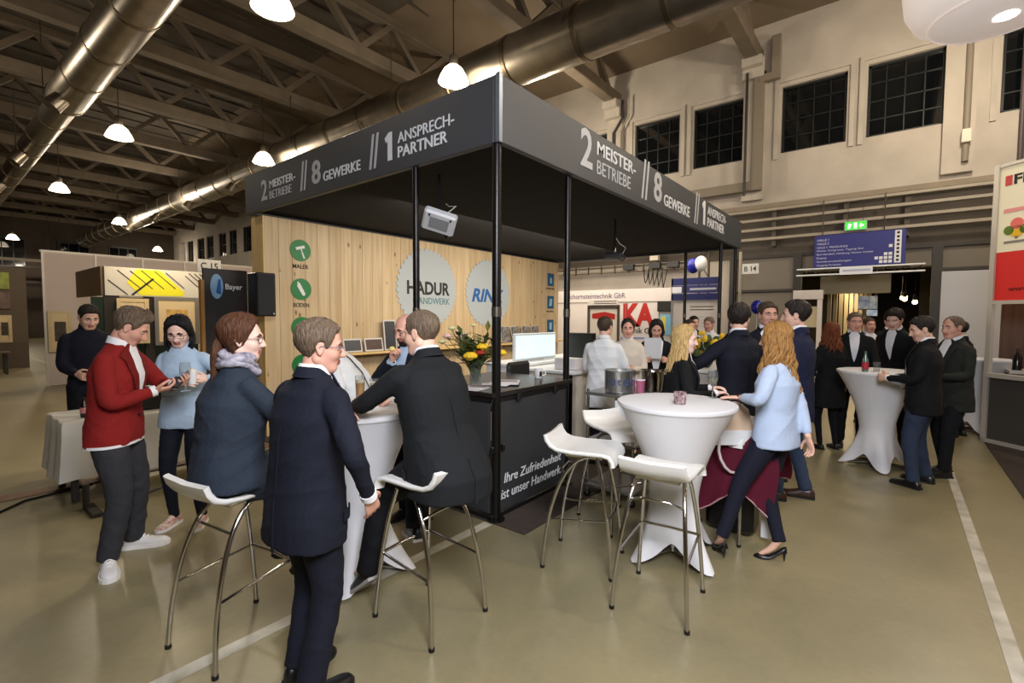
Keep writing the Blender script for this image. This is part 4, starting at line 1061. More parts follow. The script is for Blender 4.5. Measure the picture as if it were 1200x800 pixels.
# dark bottle and brochures to the right
MB().lathe([(.04, 0), (.042, .02), (.042, .2), (.015, .27), (.014, .34)], (7.95, WY-.14, 1.137), 14).build('bottle', mat('dark_glass', (20, 16, 16), .2), None, 50, 'dark bottle on the wall shelf beside the brochures', 'bottle')
bro = mat('brochure_grey', (150, 146, 140), .5, noise=(14, .75), c2=(40, 38, 38))
for i, (x, lab) in enumerate(((8.25, 'leftmost patterned brochure leaning on the wall shelf'), (8.62, 'second patterned brochure on the wall shelf, black and white'), (9.02, 'third patterned brochure on the wall shelf'), (9.40, 'rightmost patterned brochure on the wall shelf, nearest the blue signs'))):
    root = thing('brochure', lab, 'brochure', (x, WY-.12, 1.135), 'brochures on the wall shelf'); Mx = Matrix.Rotation(R(-14), 3, 'X')@Matrix.Rotation(R((3, -4, 5, -2)[i]), 3, 'Y'); c = Vector((x, WY-.12, 1.138+.19))
    MB().box(c, (.30, .012, .37), M=Mx).build('pages', mat('paper', (216, 212, 204), .6), root); MB().box(c+Mx@Vector((0, -.008, 0)), (.29, .004, .355), M=Mx).build('cover', bro, root)
for x, lab in ((9.6, 'small dark picture frame lower on the wall behind the monitor'),): pass

# counter
cx1, cy1, ch = 4.16, 3.59, 1.09
ct = thing('counter', 'dark grey counter with black top reading Ihre Zufriedenheit ist unser Handwerk', 'counter', (BX, BY, 0))
mb = MB(); mb.span((BX-.02, BY-.02, ch-.04), (cx1+.04, cy1+.03, ch), .004); mb.build('worktop', mat('worktop_black', (34, 29, 26), .25, noise=(6, .15)), ct)
pf = MB(); pf.span((BX+.05, BY+.015, .05), (cx1-.02, BY+.04, ch-.06), .002); pf_ = pf.build('front_panel', panel_m, ct)
pl = MB(); pl.span((BX+.02, BY+.06, .05), (BX+.045, cy1-.03, ch-.06), .002); pl_ = pl.build('front_panel', panel_m, ct)
for a, b in (((BX, BY+.0, ch-.085), (cx1, BY+.05, ch-.04)), ((BX, BY+.0, .012), (cx1, BY+.05, .055)), ((BX, BY+.03, ch-.085), (BX+.05, cy1, ch-.04)), ((BX, BY+.03, .012), (BX+.05, cy1, .055))):
    mb = MB(); mb.span(a, b, .004); mb.build('frame_rail', trim_blk, ct)
for x, z in ((3.32, ch-.075), (3.9, ch-.075)): MB().box((x, BY-.01, z), (.05, .03, .06), bev=.005).build('clamp', trim_blk, ct)
for q in (.62,): 
    MB().box((BX-.03, BY-.02, q), (.03, .03, .05), bev=.004).build('clamp', trim_blk, ct); MB().box((BX+.11, BY-.02, q), (.03, .03, .05), bev=.004).build('clamp', trim_blk, ct)
tx = lambda nm, b_, u, z, w_: text(nm, b_, pf_, (BX+.05+u, BY+.0148, z), UX, UZ, w_, .085, letter_w, 0, .003, shear=.18)
tx('lettering', 'Ihre Zufriedenheit', .12, .285, .90); tx('lettering', 'ist unser Handwerk.', .08, .15, .94)
text('lettering', 'zuverlässig.', pl_, (BX+.0198, 3.20, .165), (0, -1, 0), (0, 0, 1), .45, .095, letter_w, 0, .003, shear=.18)

# flowers
vs_ = (3.20, 2.98)
fv = thing('flower_vase', 'glass vase of yellow and red flowers on the dark counter', 'vase', (*vs_, ch), None)
MB().lathe([(.055, 0), (.06, .01), (.05, .12), (.065, .26), (.062, .26), (.046, .12), (.05, .02), (.0, .02)], (*vs_, ch+.001), 18, cap=False).build('vase_glass', mat('vase_glass', (200, 205, 200), .05, trans=.9, ior=1.3), fv, 50)
leaf = mat('leaf_green', (74, 92, 44), .6, noise=(20, .4)); leaf2 = mat('leaf_olive', (128, 128, 62), .6, noise=(20, .3)); yel = mat('petal_yellow', (232, 190, 36), .6); redp = mat('petal_red', (150, 40, 28), .6); pinkp = mat('petal_pink', (220, 178, 164), .6); palep = mat('petal_pale', (210, 206, 150), .6)
rnd = random.Random(3)
stems = []
for i in range(46):
    a = rnd.uniform(0, 2*math.pi); sp = rnd.uniform(.05, .26); h_ = rnd.uniform(.28, .52)
    tip = Vector((vs_[0]+math.cos(a)*sp, vs_[1]+math.sin(a)*sp, ch+h_)); b = Vector((vs_[0]+rnd.uniform(-.02, .02), vs_[1]+rnd.uniform(-.02, .02), ch+.04)); m_ = b.lerp(tip, .55)+Vector((0, 0, .06))
    MB().tube([b, b.lerp(m_, .6), m_, tip], [.004, .004, .0035, .002], 5).build('stem', leaf, fv, 60)
    for q in range(5):
        p = b.lerp(m_, .7).lerp(tip, q/5+.1); d = Vector((rnd.uniform(-1, 1), rnd.uniform(-1, 1), rnd.uniform(-.1, .7))).normalized(); w_ = d.cross(Vector((0, 0, 1))).normalized()*.026; L_ = rnd.uniform(.08, .15); nn = w_.cross(d).normalized()*.004
        mb = MB(); mb.add([p, p+d*L_*.45+w_+nn, p+d*L_, p+d*L_*.45-w_+nn, p+d*L_*.45-nn], [(0, 1, 4), (1, 2, 4), (2, 3, 4), (3, 0, 4), (0, 3, 2, 1)]); mb.build('leaf', leaf if rnd.random() < .6 else leaf2, fv)
    stems.append(tip)
def bloom(p, r, m, n=9):
    MB().tube([(vs_[0], vs_[1], ch+.08), (vs_[0]*.7+p[0]*.3, vs_[1]*.7+p[1]*.3, ch+.2), p], [.005, .004, .003], 5).build('stem', leaf, fv, 60)
    root = MB().sphere(p, r*.45, 10, 6).build('flower', m, fv, 60)
    for k in range(n):
        for lay, (el, rr) in enumerate(((.2, 1.0), (.75, .8))):
            a = 2*math.pi*(k+lay*.5)/n; d = Vector((math.cos(a)*math.cos(el), math.sin(a)*math.cos(el), math.sin(el))); MB().sphere(Vector(p)+d*r*.55*rr, r*.36, 7, 5, (1, 1, .8)).build('petal', m, root, 60)
def fpt(px_, py_, d_):   # around the bouquet
    return Vector((vs_[0]+px_, vs_[1]+py_, ch+d_))
bloom(fpt(-.17, -.10, .28), .075, yel); bloom(fpt(-.08, -.16, .36), .065, yel); bloom(fpt(.10, -.22, .30), .06, yel); bloom(fpt(-.10, -.15, .31), .05, redp); bloom(fpt(.06, -.22, .36), .045, redp); bloom(fpt(-.20, .16, .45), .05, pinkp); bloom(fpt(-.22, .20, .40), .045, palep); bloom(fpt(-.16, .14, .52), .04, palep); bloom(fpt(-.05, -.02, .55), .03, palep); bloom(fpt(.16, -.14, .40), .035, yel)
# leaflets on the counter
pap = mat('leaflet', (214, 210, 212), .5)
for i, (x, y, rz, lab) in enumerate(((3.34, 2.90, .1, 'lowest white leaflet fanned out on the dark counter'), (3.42, 2.86, .35, 'middle white leaflet fanned out on the dark counter'), (3.50, 2.84, .6, 'top white leaflet fanned out on the dark counter'), (3.10, 2.88, .2, 'white brochure at the counter\'s left edge below the flowers'))):
    root = thing('leaflet', lab, 'leaflet', (x, y, ch), 'leaflets on the counter', rz); MB().box((0, 0, .004+.006*(i % 3)), (.30, .21, .006)).build('sheet', pap, root); MB().box((.05, 0, .0078+.006*(i % 3)), (.10, .17, .001)).build('print', mat('print_grey', (130, 120, 132), .6), root)
mg = thing('coffee_mug', 'white mug with a dark print at the right end of the counter', 'mug', (4.02, 2.86, ch)); MB().lathe([(.036, 0), (.04, .004), (.042, .10), (.038, .10), (.036, .01), (0, .01)], (4.02, 2.86, ch+.001), 18, cap=False).build('cup', mat('porcelain', (230, 228, 226), .25), mg, 50); MB().tube([(4.055, 2.84, ch+.08), (4.09, 2.82, ch+.075), (4.09, 2.82, ch+.035), (4.055, 2.84, ch+.025)], .007, 7).build('handle', MATS['porcelain'], mg, 60); MB().box((4.0, 2.817, ch+.05), (.035, .004, .05)).build('print', ink_black, mg)

# white reception desk with monitor behind the counter
wdm = mat('desk_white', (226, 228, 228), .35)
rd = thing('reception_desk', 'long white reception desk behind the dark counter', 'desk', (5.8, 4.1, 0)); mb = MB(); mb.span((4.9, 3.8, 1.06), (7.2, 4.4, 1.10), .006); mb.build('desktop', wdm, rd)
for a, b in (((4.92, 3.83, .02), (7.18, 3.86, 1.06)), ((4.92, 3.86, .02), (4.95, 4.38, 1.06)), ((7.15, 3.86, .02), (7.18, 4.38, 1.06))): mb = MB(); mb.span(a, b, .003); mb.build('panel', wdm, rd)
mn = thing('monitor', 'wide bright white screen standing on the reception desk', 'monitor', (5.6, 4.1, 1.1))
Mm = Matrix.Rotation(R(-6), 3, 'X')@Matrix.Rotation(0, 3, 'Z')
MB().box((5.62, 4.06, 1.30), (1.02, .04, .38), bev=.01).build('housing', mat('screen_frame', (206, 212, 214), .4), mn); MB().box((5.62, 4.036, 1.30), (.96, .006, .32)).build('screen', mat('screen_on', (214, 232, 238), .3, emit=((214, 236, 244), .4)), mn); MB().box((5.62, 4.09, 1.108), (.3, .16, .015), bev=.004).build('foot', frame_w, mn)
mb = thing('office_chair', 'black chair back beside the white reception desk', 'chair', (4.5, 3.55, 0)); oc = mb
MB().box((4.5, 3.5, .98), (.42, .07, .42), bev=.03).build('backrest', trim_blk, oc); MB().box((4.5, 3.73, .62), (.44, .44, .07), bev=.03).build('seat', trim_blk, oc); MB().cyl((4.5, 3.73, .1), (4.5, 3.73, .6), .025).build('column', chrome, oc, 50); MB().box((4.5, 3.5, .75), (.06, .03, .3)).build('back_bracket', trim_blk, oc)
for k in range(5): a = 2*math.pi*k/5; MB().tube([(4.5, 3.73, .1), (4.5+.28*math.cos(a), 3.73+.28*math.sin(a), .06)], [.022, .016], 8).build('leg', trim_blk, oc, 50); 
for k in range(5): a = 2*math.pi*k/5; MB().sphere((4.5+.28*math.cos(a), 3.73+.28*math.sin(a), .04), .03, 10, 6).build('caster', trim_blk, oc, 50)

# projectors under the canopy
def projector(c, rz, m, label, mount=True):
    root = thing('projector', label, 'projector', c, None, rz)
    MB().box((0, 0, 0), (.34, .26, .09), bev=.02).build('body', m, root); MB().tube([(.10, .13, 0), (.10, .155, 0)], .038, 16).build('lens', glass_d, root, 50)
    MB().box((0, 0, -.047), (.20, .14, .006)).build('vent_plate', mat('vent_grey', (150, 152, 154), .6), root)
    for x in (-.11, .11): MB().sphere((x, -.09, -.05), .012, 8, 5).build('foot', trim_blk, root)
    MB().tube([(-.06, 0, .04), (-.06, 0, .13), (0, 0, .16), (.06, 0, .13), (.06, 0, .04)], .012, 8).build('bracket', chrome, root, 60); h_ = ZB+.05-c[2]
    MB().cyl((0, 0, .15), (0, 0, h_), .016, n=10).build('ceiling_rod', under_m, root, 50)
    MB().tube([(.05, -.1, .03), (.12, -.14, .14), (.05, -.06, .2), (.01, 0, min(.3, h_))], .005, 6).build('cable', sign_white, root, 60)
    return root
p1 = projector((3.46, 3.73, 2.70), R(-20), mat('projector_white', (222, 224, 226), .4), 'white projector hanging under the canopy on a bracket'); p1.rotation_euler = (R(-38), R(16), R(-42))
for c_ in p1.children:
    if c_.name.startswith('ceiling_rod'): c_.matrix_basis = p1.rotation_euler.to_matrix().inverted().to_4x4()
projector((6.6, 3.32, 2.62), R(15), mat('projector_dark', (34, 36, 42), .35), 'dark projector hanging further back under the canopy')
# loudspeaker at the wall's left end
sp = thing('loudspeaker', 'black loudspeaker box at the left end of the wood wall', 'speaker', (3.0, 6.72, 1.68)); MB().box((2.98, 6.70, 2.0), (.26, .26, .58), bev=.012).build('cabinet', trim_blk, sp); MB().box((2.98, 6.565, 2.0), (.22, .012, .54)).build('grille', mat('speaker_grille', (30, 30, 33), .8), sp); MB().sphere((3.07, 6.555, 1.745), .012, 8, 5).build('badge', frame_w, sp); MB().box((3.04, 6.86, 2.0), (.06, .08, .10)).build('wall_bracket', trim_blk, sp)
# ================================================================ bar stools, tables and small things
seat_m = mat('stool_white', (228, 226, 220), .3, noise=(4, .03)); cloth_w = mat('stretch_cover', (222, 221, 222), .75, noise=(3, .03), bump=(4, .1)); tray_c = mat('table_linen', (206, 202, 190), .85, noise=(3, .06), bump=(6, .3))
def stool_parts(root):
    """front = +y, seat 0.80 m"""
    prof = [(-.235, .905), (-.222, .865), (-.195, .828), (-.15, .808), (-.05, .800), (.08, .802), (.16, .804), (.205, .795), (.228, .765), (.232, .735)]
    def side(w_, t):
        a = []
        for i, (y, z) in enumerate(prof):
            p = prof[max(0, i-1)]; q = prof[min(len(prof)-1, i+1)]; d = Vector((0, q[0]-p[0], q[1]-p[1])).normalized(); n = Vector((0, -d.z, d.y)); a.append((Vector((0, y, z))+n*t))
        return a
    up_ = side(0, .014); lo_ = side(0, -.014); mb = MB(); n = len(prof); xs = [-.21, -.203, -.17, 0, .17, .203, .21]; V = []; 
    for x in xs:
        k = 1 if abs(x) < .205 else .25; dz = .012*(abs(x)/.21)**2
        for i in range(n): c = (up_[i]+lo_[i])/2; V.append(Vector((x*(1-.10*(1-i/(n-1))), 0, dz))+c+(up_[i]-c)*k)
        for i in range(n): c = (up_[i]+lo_[i])/2; V.append(Vector((x*(1-.10*(1-i/(n-1))), 0, dz))+c+(lo_[i]-c)*k)
    F = []; w_ = 2*n
    for a in range(len(xs)-1):
        for i in range(n-1): F.append((a*w_+i, (a+1)*w_+i, (a+1)*w_+i+1, a*w_+i+1)); F.append((a*w_+n+i, a*w_+n+i+1, (a+1)*w_+n+i+1, (a+1)*w_+n+i))
        F.append((a*w_, a*w_+n, (a+1)*w_+n, (a+1)*w_)); F.append((a*w_+n-1, (a+1)*w_+n-1, (a+1)*w_+2*n-1, a*w_+2*n-1))
    for a in (0, len(xs)-1):
        for i in range(n-1): f = (a*w_+i, a*w_+i+1, a*w_+n+i+1, a*w_+n+i); F.append(f if a == 0 else f[::-1])
    mb.add(V, F); mb.build('seat', seat_m, root, 55)
    MB().box((0, .02, .775), (.26, .26, .022), bev=.006).build('mounting_plate', chrome, root)
    def bez(a, b, c, d, n=14): return [a*(1-t)**3+b*3*t*(1-t)**2+c*3*t*t*(1-t)+d*t**3 for t in [i/n for i in range(n+1)]]
    feet = {}
    for sx in (-1, 1):
        rear = bez(Vector((sx*.12, .06, .775)), Vector((sx*.155, -.12, .76)), Vector((sx*.195, -.215, .42)), Vector((sx*.215, -.235, .012)))
        MB().tube(rear, .0125, 10).build('leg', chrome, root, 60)
        front = bez(Vector((sx*.125, .115, .775)), Vector((sx*.165, .175, .60)), Vector((sx*.19, .215, .3)), Vector((sx*.205, .235, .012)))
        MB().tube(front, .0125, 10).build('leg', chrome, root, 60)
        pr = rear[10]; pf = front[8]
        MB().tube([pr, pf], .008, 8).build('side_bar', chrome, root, 60); feet[sx] = pf
        for p in (rear[-1], front[-1]): MB().cyl((p.x, p.y, .001), (p.x, p.y, .02), .016, n=10).build('foot_cap', trim_blk, root, 60)
    a, b = feet[-1], feet[1]; MB().tube([a, a.lerp(b, .5)+Vector((0, .012, 0)), b], .010, 8).build('footrest', chrome, root, 60)
    c = Vector((0, -.1, .72)); MB().tube([(-.15, -.10, .63), (-.08, -.14, .665), (.08, -.14, .665), (.15, -.10, .63)], .008, 8).build('cross_bar', chrome, root, 60)
ST = [((1.04, 2.71), 9, 'white bar stool with chrome legs under the seated woman'), ((1.82, 2.05), 92, 'white bar stool with chrome legs under the seated man in black'),
      ((2.93, 1.68), -74, 'empty white bar stool left of the white table, seen from its side'), ((2.79, 1.07), 6, 'empty white bar stool in front of the white table, back to the camera'),
      ((3.66, 1.80), -118, 'empty white bar stool behind the white table next to the steel tub'), ((4.12, .98), 160, 'white bar stool behind the white table with the handbag and burgundy coat')]
s0 = None
for (x, y), a, lab in ST:
    if s0 is None: s0 = thing('bar_stool', lab, 'bar stool', (x, y, 0), 'white bar stools', R(a-90)); OFF[s0.name] = Vector(); stool_parts(s0)
    else: dup(s0, (x, y, 0), R(a-90), lab)

def cocktail_parts(root):
    n = 64; rows = 26; V = []; F = []
    for i in range(rows+1):
        t = i/rows
        for j in range(n):
            a = 2*math.pi*j/n; c4 = abs(math.cos(2*a)); foot = c4**5       # feet at 0, 90, 180, 270 deg
            zb = .012+.15*(1-c4**1.6)**.9; z = zb+(1.095-zb)*t; zz = z/1.095
            waist = .165; rt = waist+(.405-waist)*max(0, (zz-.36)/.64)**1.75
            k = max(0, (.42-zz)/.42); rb = waist+(.215*foot+.075*(1-foot))*k**1.55
            r_ = rt if zz > .36 else rb
            if .3 < zz < .42: r_ = max(rt, rb)
            V.append((r_*math.cos(a), r_*math.sin(a), z))
    for i in range(rows):
        for j in range(n): F.append((i*n+j, i*n+(j+1) % n, (i+1)*n+(j+1) % n, (i+1)*n+j))
    mb = MB(); mb.add(V, F); mb.build('stretch_cover', cloth_w, root, 70)
    MB().lathe([(.405, 1.085), (.412, 1.10), (.408, 1.115), (.395, 1.118), (.0, 1.118)], n=48, cap=False).build('top_cover', cloth_w, root, 60)
    MB().cyl((0, 0, .03), (0, 0, 1.08), .035).build('column', chrome, root, 50); MB().cyl((0, 0, 1.07), (0, 0, 1.084), .39, n=32).build('tabletop', wdm, root, 50)
    for k in range(4): a = math.pi/2*k; MB().tube([(0, 0, .05), (.27*math.cos(a), .27*math.sin(a), .022)], [.022, .016], 8).build('base_leg', chrome, root, 50)
t0 = thing('cocktail_table', 'white stretch-covered cocktail table with empty stools around it', 'table', (3.42, 1.22, 0), 'white covered cocktail tables', R(63)); OFF[t0.name] = Vector(); cocktail_parts(t0)
dup(t0, (1.85, 2.78, 0), R(40), 'white stretch-covered cocktail table between the seated man and the standing man'); dup(t0, (6.98, .14, 0), R(15), 'white stretch-covered cocktail table behind the man in jeans at right'); dup(t0, (10.15, -1.0, 0), R(10), 'distant white cocktail table by the red and white stand')

glass_m = mat('clear_glass', (235, 238, 238), .03, trans=.95, ior=1.35); wine_m = mat('white_wine', (226, 220, 170), .05, trans=.7, ior=1.33); beer_m = mat('beer_amber', (216, 150, 30), .1, trans=.35, ior=1.33); foam_m = mat('beer_foam', (238, 228, 206), .8); coffee = mat('dark_drink', (44, 16, 18), .15)
def wineglass(c, label, fill=True):
    root = thing('wine_glass', label, 'glass', c); MB().lathe([(.033, 0), (.033, .003), (.006, .008), (.004, .085), (.02, .10), (.035, .135), (.037, .165), (.031, .21), (.0295, .21), (.035, .165), (.033, .137), (.018, .104), (.0, .095)], c, 20, cap=False).build('bowl_and_stem', glass_m, root, 60)
    if fill: MB().lathe([(.0, .099), (.019, .106), (.032, .137), (.033, .150), (0, .150)], c, 18, cap=False).build('wine', wine_m, root, 60)
def beer(c, label, h_=.16):
    root = thing('beer_glass', label, 'glass', c); MB().lathe([(.028, 0), (.028, .012), (.034, h_), (.032, h_), (.026, .014), (0, .014)], c, 18, cap=False).build('tumbler', glass_m, root, 60); MB().lathe([(0, .015), (.0255, .015), (.0295, h_*.72), (0, h_*.72)], c, 16, cap=False).build('beer', beer_m, root, 60); MB().lathe([(0, h_*.72), (.0296, h_*.72), (.031, h_*.85), (0, h_*.87)], c, 16, cap=False).build('foam', foam_m, root, 60)
wineglass((3.74, 1.06, 1.119), 'wine glass with white wine at the right edge of the table')
tb = thing('tumbler', 'small dark patterned tumbler in the middle of the white table', 'glass', (3.33, 1.16, 1.119)); MB().lathe([(.034, 0), (.04, .004), (.044, .085), (.04, .085), (.037, .01), (0, .01)], (3.33, 1.16, 1.119), 20, cap=False).build('cup', mat('cup_maroon', (84, 28, 38), .25, noise=(60, .5), c2=(190, 170, 170)), tb, 60); MB().lathe([(0, .065), (.0395, .065), (.0395, .066), (0, .067)], (3.33, 1.16, 1.119), 16, cap=False).build('drink', coffee, tb)
beer((1.72, 2.86, 1.119), 'beer glass with foam close to the standing man\'s chin'); beer((1.98, 2.96, 1.119), 'beer glass in the middle of the white table, left of the seated man\'s hand', .18)
beer((2.08, 2.93, 1.119), 'second beer glass at the back of the white table', .15)
rb = thing('snack_packet', 'small red and white packet on the table at the seated man\'s elbow', 'packet', (2.16, 2.84, 1.119)); MB().box((2.16, 2.84, 1.155), (.06, .05, .07), bev=.006).build('packet', mat('packet_red', (176, 30, 34), .5), rb); MB().box((2.16, 2.84, 1.155), (.062, .052, .02)).build('stripe', letter_w, rb)
# bottle and tumbler on the distant table
bt = thing('bottle', 'small bottle with red label on the far cocktail table', 'bottle', (6.72, .26, 1.119)); MB().lathe([(.03, 0), (.032, .01), (.032, .13), (.013, .18), (.012, .23)], (6.72, .26, 1.119), 14).build('glass_body', mat('bottle_glass', (120, 150, 140), .1, trans=.6), bt, 60); MB().lathe([(.0325, .03), (.0335, .04), (.0335, .10), (.0325, .11)], (6.72, .26, 1.119), 14, cap=False).build('paper_label', mat('label_red', (170, 40, 56), .5), bt, 60)
tg = thing('tumbler', 'clear tumbler beside the bottle on the far cocktail table', 'glass', (6.80, .16, 1.119)); MB().lathe([(.03, 0), (.034, .11), (.032, .11), (.028, .01), (0, .01)], (6.80, .16, 1.119), 16, cap=False).build('cup', glass_m, tg, 60)

# trolley with steel tub and bucket
tubm = mat('brushed_tub', (196, 198, 198), .25, metal=.9)
tr = thing('serving_trolley', 'grey steel serving trolley behind the white table', 'trolley', (4.30, 2.04, 0))
for z in (1.0, .55, .12): MB().box((4.30, 2.04, z), (.62, .50, .03), bev=.006).build('shelf', mat('trolley_steel', (160, 158, 154), .3, metal=.8), tr)
for x in (-.29, .29):
    for y in (-.23, .23): MB().cyl((4.30+x, 2.04+y, .06), (4.30+x, 2.04+y, 1.04), .013, n=8).build('upright', chrome, tr, 60); MB().sphere((4.30+x, 2.04+y, .035), .034, 10, 6).build('caster', trim_blk, tr, 60)
MB().box((4.01, 1.89, .78), (.02, .20, .36), bev=.004).build('side_panel', wdm, tr)
tu = thing('ice_tub', 'wide round steel tub with blue lettering beside the man in white', 'tub', (4.16, 2.02, 1.016)); c = (4.16, 2.02, 1.017)
MB().lathe([(.125, 0), (.14, .006), (.14, .19), (.147, .20), (.147, .21), (.136, .21), (.134, .02), (0, .02)], c, 28, cap=False).build('tub_wall', tubm, tu, 50); MB().lathe([(0, .165), (.1335, .165), (.1335, .17), (0, .185)], c, 20, cap=False).build('ice', mat('ice', (226, 232, 226), .4, noise=(50, .2)), tu)
# lettering bent round the tub is kept to short pieces
fw2 = Vector((-.9, -.43, 0)).normalized()
for i, ch_ in enumerate('utut'):
    a = math.atan2(fw2.y, fw2.x)+R(-38+25*i+12); nrm = Vector((math.cos(a), math.sin(a), 0)); ux = Vector((-nrm.y, nrm.x, 0)); o = Vector(c)+nrm*.1405-ux*.02+Vector((0, 0, .075)); text('lettering', ch_, tu, o, ux, (0, 0, 1), .042, .06, mat('tub_blue', (60, 74, 120), .5), .01, .002)
bk = thing('wine_cooler', 'polished steel wine cooler bucket next to the tub', 'bucket', (4.42, 1.81, 1.016)); c = (4.42, 1.81, 1.017)
MB().lathe([(.08, 0), (.09, .006), (.11, .19), (.117, .195), (.115, .202), (.106, .2), (.086, .015), (0, .015)], c, 26, cap=False).build('bucket_wall', chrome, bk, 50)
for sx in (-1, 1): MB().tube([(c[0]+sx*.10, c[1], c[2]+.16), (c[0]+sx*.145, c[1], c[2]+.17), (c[0]+sx*.145, c[1], c[2]+.12), (c[0]+sx*.098, c[1], c[2]+.12)], .008, 7).build('handle', chrome, bk, 60)
pc = thing('paper_cup', 'pink cup between the steel tub and the bucket', 'cup', (4.24, 1.85, 1.016)); MB().lathe([(.035, 0), (.042, .12), (.04, .12), (.034, .01), (0, .01)], (4.24, 1.85, 1.017), 16, cap=False).build('cup', mat('cup_pink', (176, 92, 120), .5), pc, 60); MB().lathe([(.0425, .115), (.0445, .118), (.0445, .124), (.042, .126)], (4.24, 1.85, 1.017), 16, cap=False).build('rim', letter_w, pc)

# coat and handbag on the stool beyond the table
coat = cloth('burgundy_coat', (84, 16, 36)); cl = thing('draped_coat', 'burgundy coat with pale piping draped over the stool behind the white table', 'coat', (4.06, .98, .1))
V = []; nA, nB = 28, 16
for i in range(nA+1):
    u = i/nA; side_ = 1 if u > .5 else -1
    for j in range(nB+1):
        v = j/nB-.5; q = abs(u-.5)*2
        if q < .38: off = .24*q/.38; z = .83-.01*q
        else: off = .24+.06*(q-.38)/.62+.025*math.sin(v*17+u*4)*(q-.38); z = .82-(q-.38)/.62*(.50+.10*math.sin(v*6+side_))
        V.append((4.12+side_*off, .93+v*.60+.012*math.sin(u*25), z))
A2 = [Vector(p) for p in V]; B2 = [p+Vector((0, 0, .012)) if abs(p.x-4.12) < .235 else p+Vector((.014 if p.x > 4.12 else -.014, 0, 0)) for p in A2]; F = []; w_ = nB+1; N_ = len(A2)
for i in range(nA):
    for j in range(nB): a = i*w_+j; F.append((N_+a, N_+a+1, N_+a+w_+1, N_+a+w_)); F.append((a, a+w_, a+w_+1, a+1))
rim = list(range(w_))+[i*w_+nB for i in range(1, nA+1)]+[nA*w_+j for j in range(nB-1, -1, -1)]+[i*w_ for i in range(nA-1, 0, -1)]
for a, b in zip(rim, rim[1:]+rim[:1]): F.append((a, N_+a, N_+b, b))
mb = MB(); mb.add(A2+B2, F); mb.build('coat_cloth', coat, cl, 70)
for side_ in (0, nA): MB().tube([B2[side_*w_+j]+Vector((0, 0, 0)) for j in range(0, w_, 2)], .006, 6).build('piping', mat('piping_rose', (176, 130, 132), .6), cl, 60)
hb = thing('handbag', 'beige and white handbag with long pale handle hanging beyond the table', 'handbag', (3.86, .95, .56)); bagm = mat('bag_beige', (206, 178, 150), .5); 
bc = Vector((3.86, .95, 0)); ux = Vector((.62, -.78, 0)); nv = Vector((.78, .62, 0))
def slab(poly, o, dpt, name, m): MB().prism(poly, o-nv*dpt/2, ux, (0, 0, 1), -dpt).build(name, m, hb)
slab([(-.15, .0), (.15, .0), (.10, .17), (.05, .21), (-.05, .21), (-.10, .17)], bc+Vector((0, 0, .87)), .10, 'flap', bagm); slab([(-.17, -.10), (.17, -.10), (.155, .01), (-.155, .01)], bc+Vector((0, 0, .87)), .115, 'body', mat('bag_white', (218, 218, 216), .5))
hp = [bc+ux*(-.12)+Vector((0, 0, .82))-nv*.07, bc+ux*(-.125)+Vector((0, 0, .70))-nv*.075, bc+ux*(-.06)+Vector((0, 0, .58))-nv*.08, bc+ux*.03+Vector((0, 0, .56))-nv*.08, bc+ux*.11+Vector((0, 0, .64))-nv*.075, bc+ux*.13+Vector((0, 0, .80))-nv*.07]
MB().tube([hp[0]]+[hp[i].lerp(hp[i+1], t_) for i in range(5) for t_ in (.25, .75)]+[hp[-1]], .011, 8).build('handle', mat('handle_pale', (206, 190, 184), .5), hb, 60); MB().tube([bc+ux*-.22+Vector((0, 0, .60)), bc+ux*-.13+Vector((0, 0, .90)), bc+Vector((0, 0, 1.085)), bc+ux*.12+Vector((0, 0, .95))], .008, 7).build('strap', mat('strap_olive', (74, 66, 52), .6), hb, 60)
bb = thing('floor_bag', 'black bag on the floor under the burgundy coat', 'bag', (4.1, .98, 0)); MB().box((4.12, .99, .19), (.26, .36, .34), bev=.04).build('bag_body', trim_blk, bb); MB().box((4.0, .72, .17), (.03, .07, .24), bev=.006).build('white_tag', letter_w, bb); MB().tube([(4.12, .88, .35), (4.12, .92, .46), (4.12, 1.06, .46), (4.12, 1.10, .35)], .009, 7).build('handle', trim_blk, bb, 60)

# low cloth-covered table at left
lt = thing('low_table', 'low table under a white cloth behind the man in red', 'table', (1.5, 6.1, 0)); V = []; F = []; x0_, x1_, y0_, y1_ = .82, 2.3, 5.75, 6.5; per = []
nx, ny = 26, 14
for i in range(nx): per.append((x0_+(x1_-x0_)*i/nx, y0_))
for i in range(ny): per.append((x1_, y0_+(y1_-y0_)*i/ny))
for i in range(nx): per.append((x1_-(x1_-x0_)*i/nx, y1_))
for i in range(ny): per.append((x0_, y1_-(y1_-y0_)*i/ny))
cx_, cy_ = (x0_+x1_)/2, (y0_+y1_)/2; n = len(per)
for k, (z, g) in enumerate(((.755, 0), (.74, .012), (.60, .02), (.42, .035), (.22, .055))):
    for i, (x, y) in enumerate(per):
        d = Vector((x-cx_, y-cy_)).normalized(); wv = .018*math.sin(i*1.15)*k/4; V.append((x+d.x*(g+wv), y+d.y*(g+wv), z+(.02*math.sin(i*.5) if k == 4 else 0)))
for k in range(4):
    for i in range(n): F.append((k*n+i, k*n+(i+1) % n, (k+1)*n+(i+1) % n, (k+1)*n+i)[::-1])
F.append(tuple(range(n))); mb = MB(); mb.add(V, F); mb.build('tablecloth', tray_c, lt, 50)
MB().box((cx_, cy_, .735), (x1_-x0_-.02, y1_-y0_-.02, .02)).build('tabletop', pine_lit, lt)
for x in (x0_+.07, x1_-.07):
    for y in (y0_+.07, y1_-.07): MB().box((x, y, .365), (.05, .05, .71), bev=.004).build('leg', dark_steel, lt)
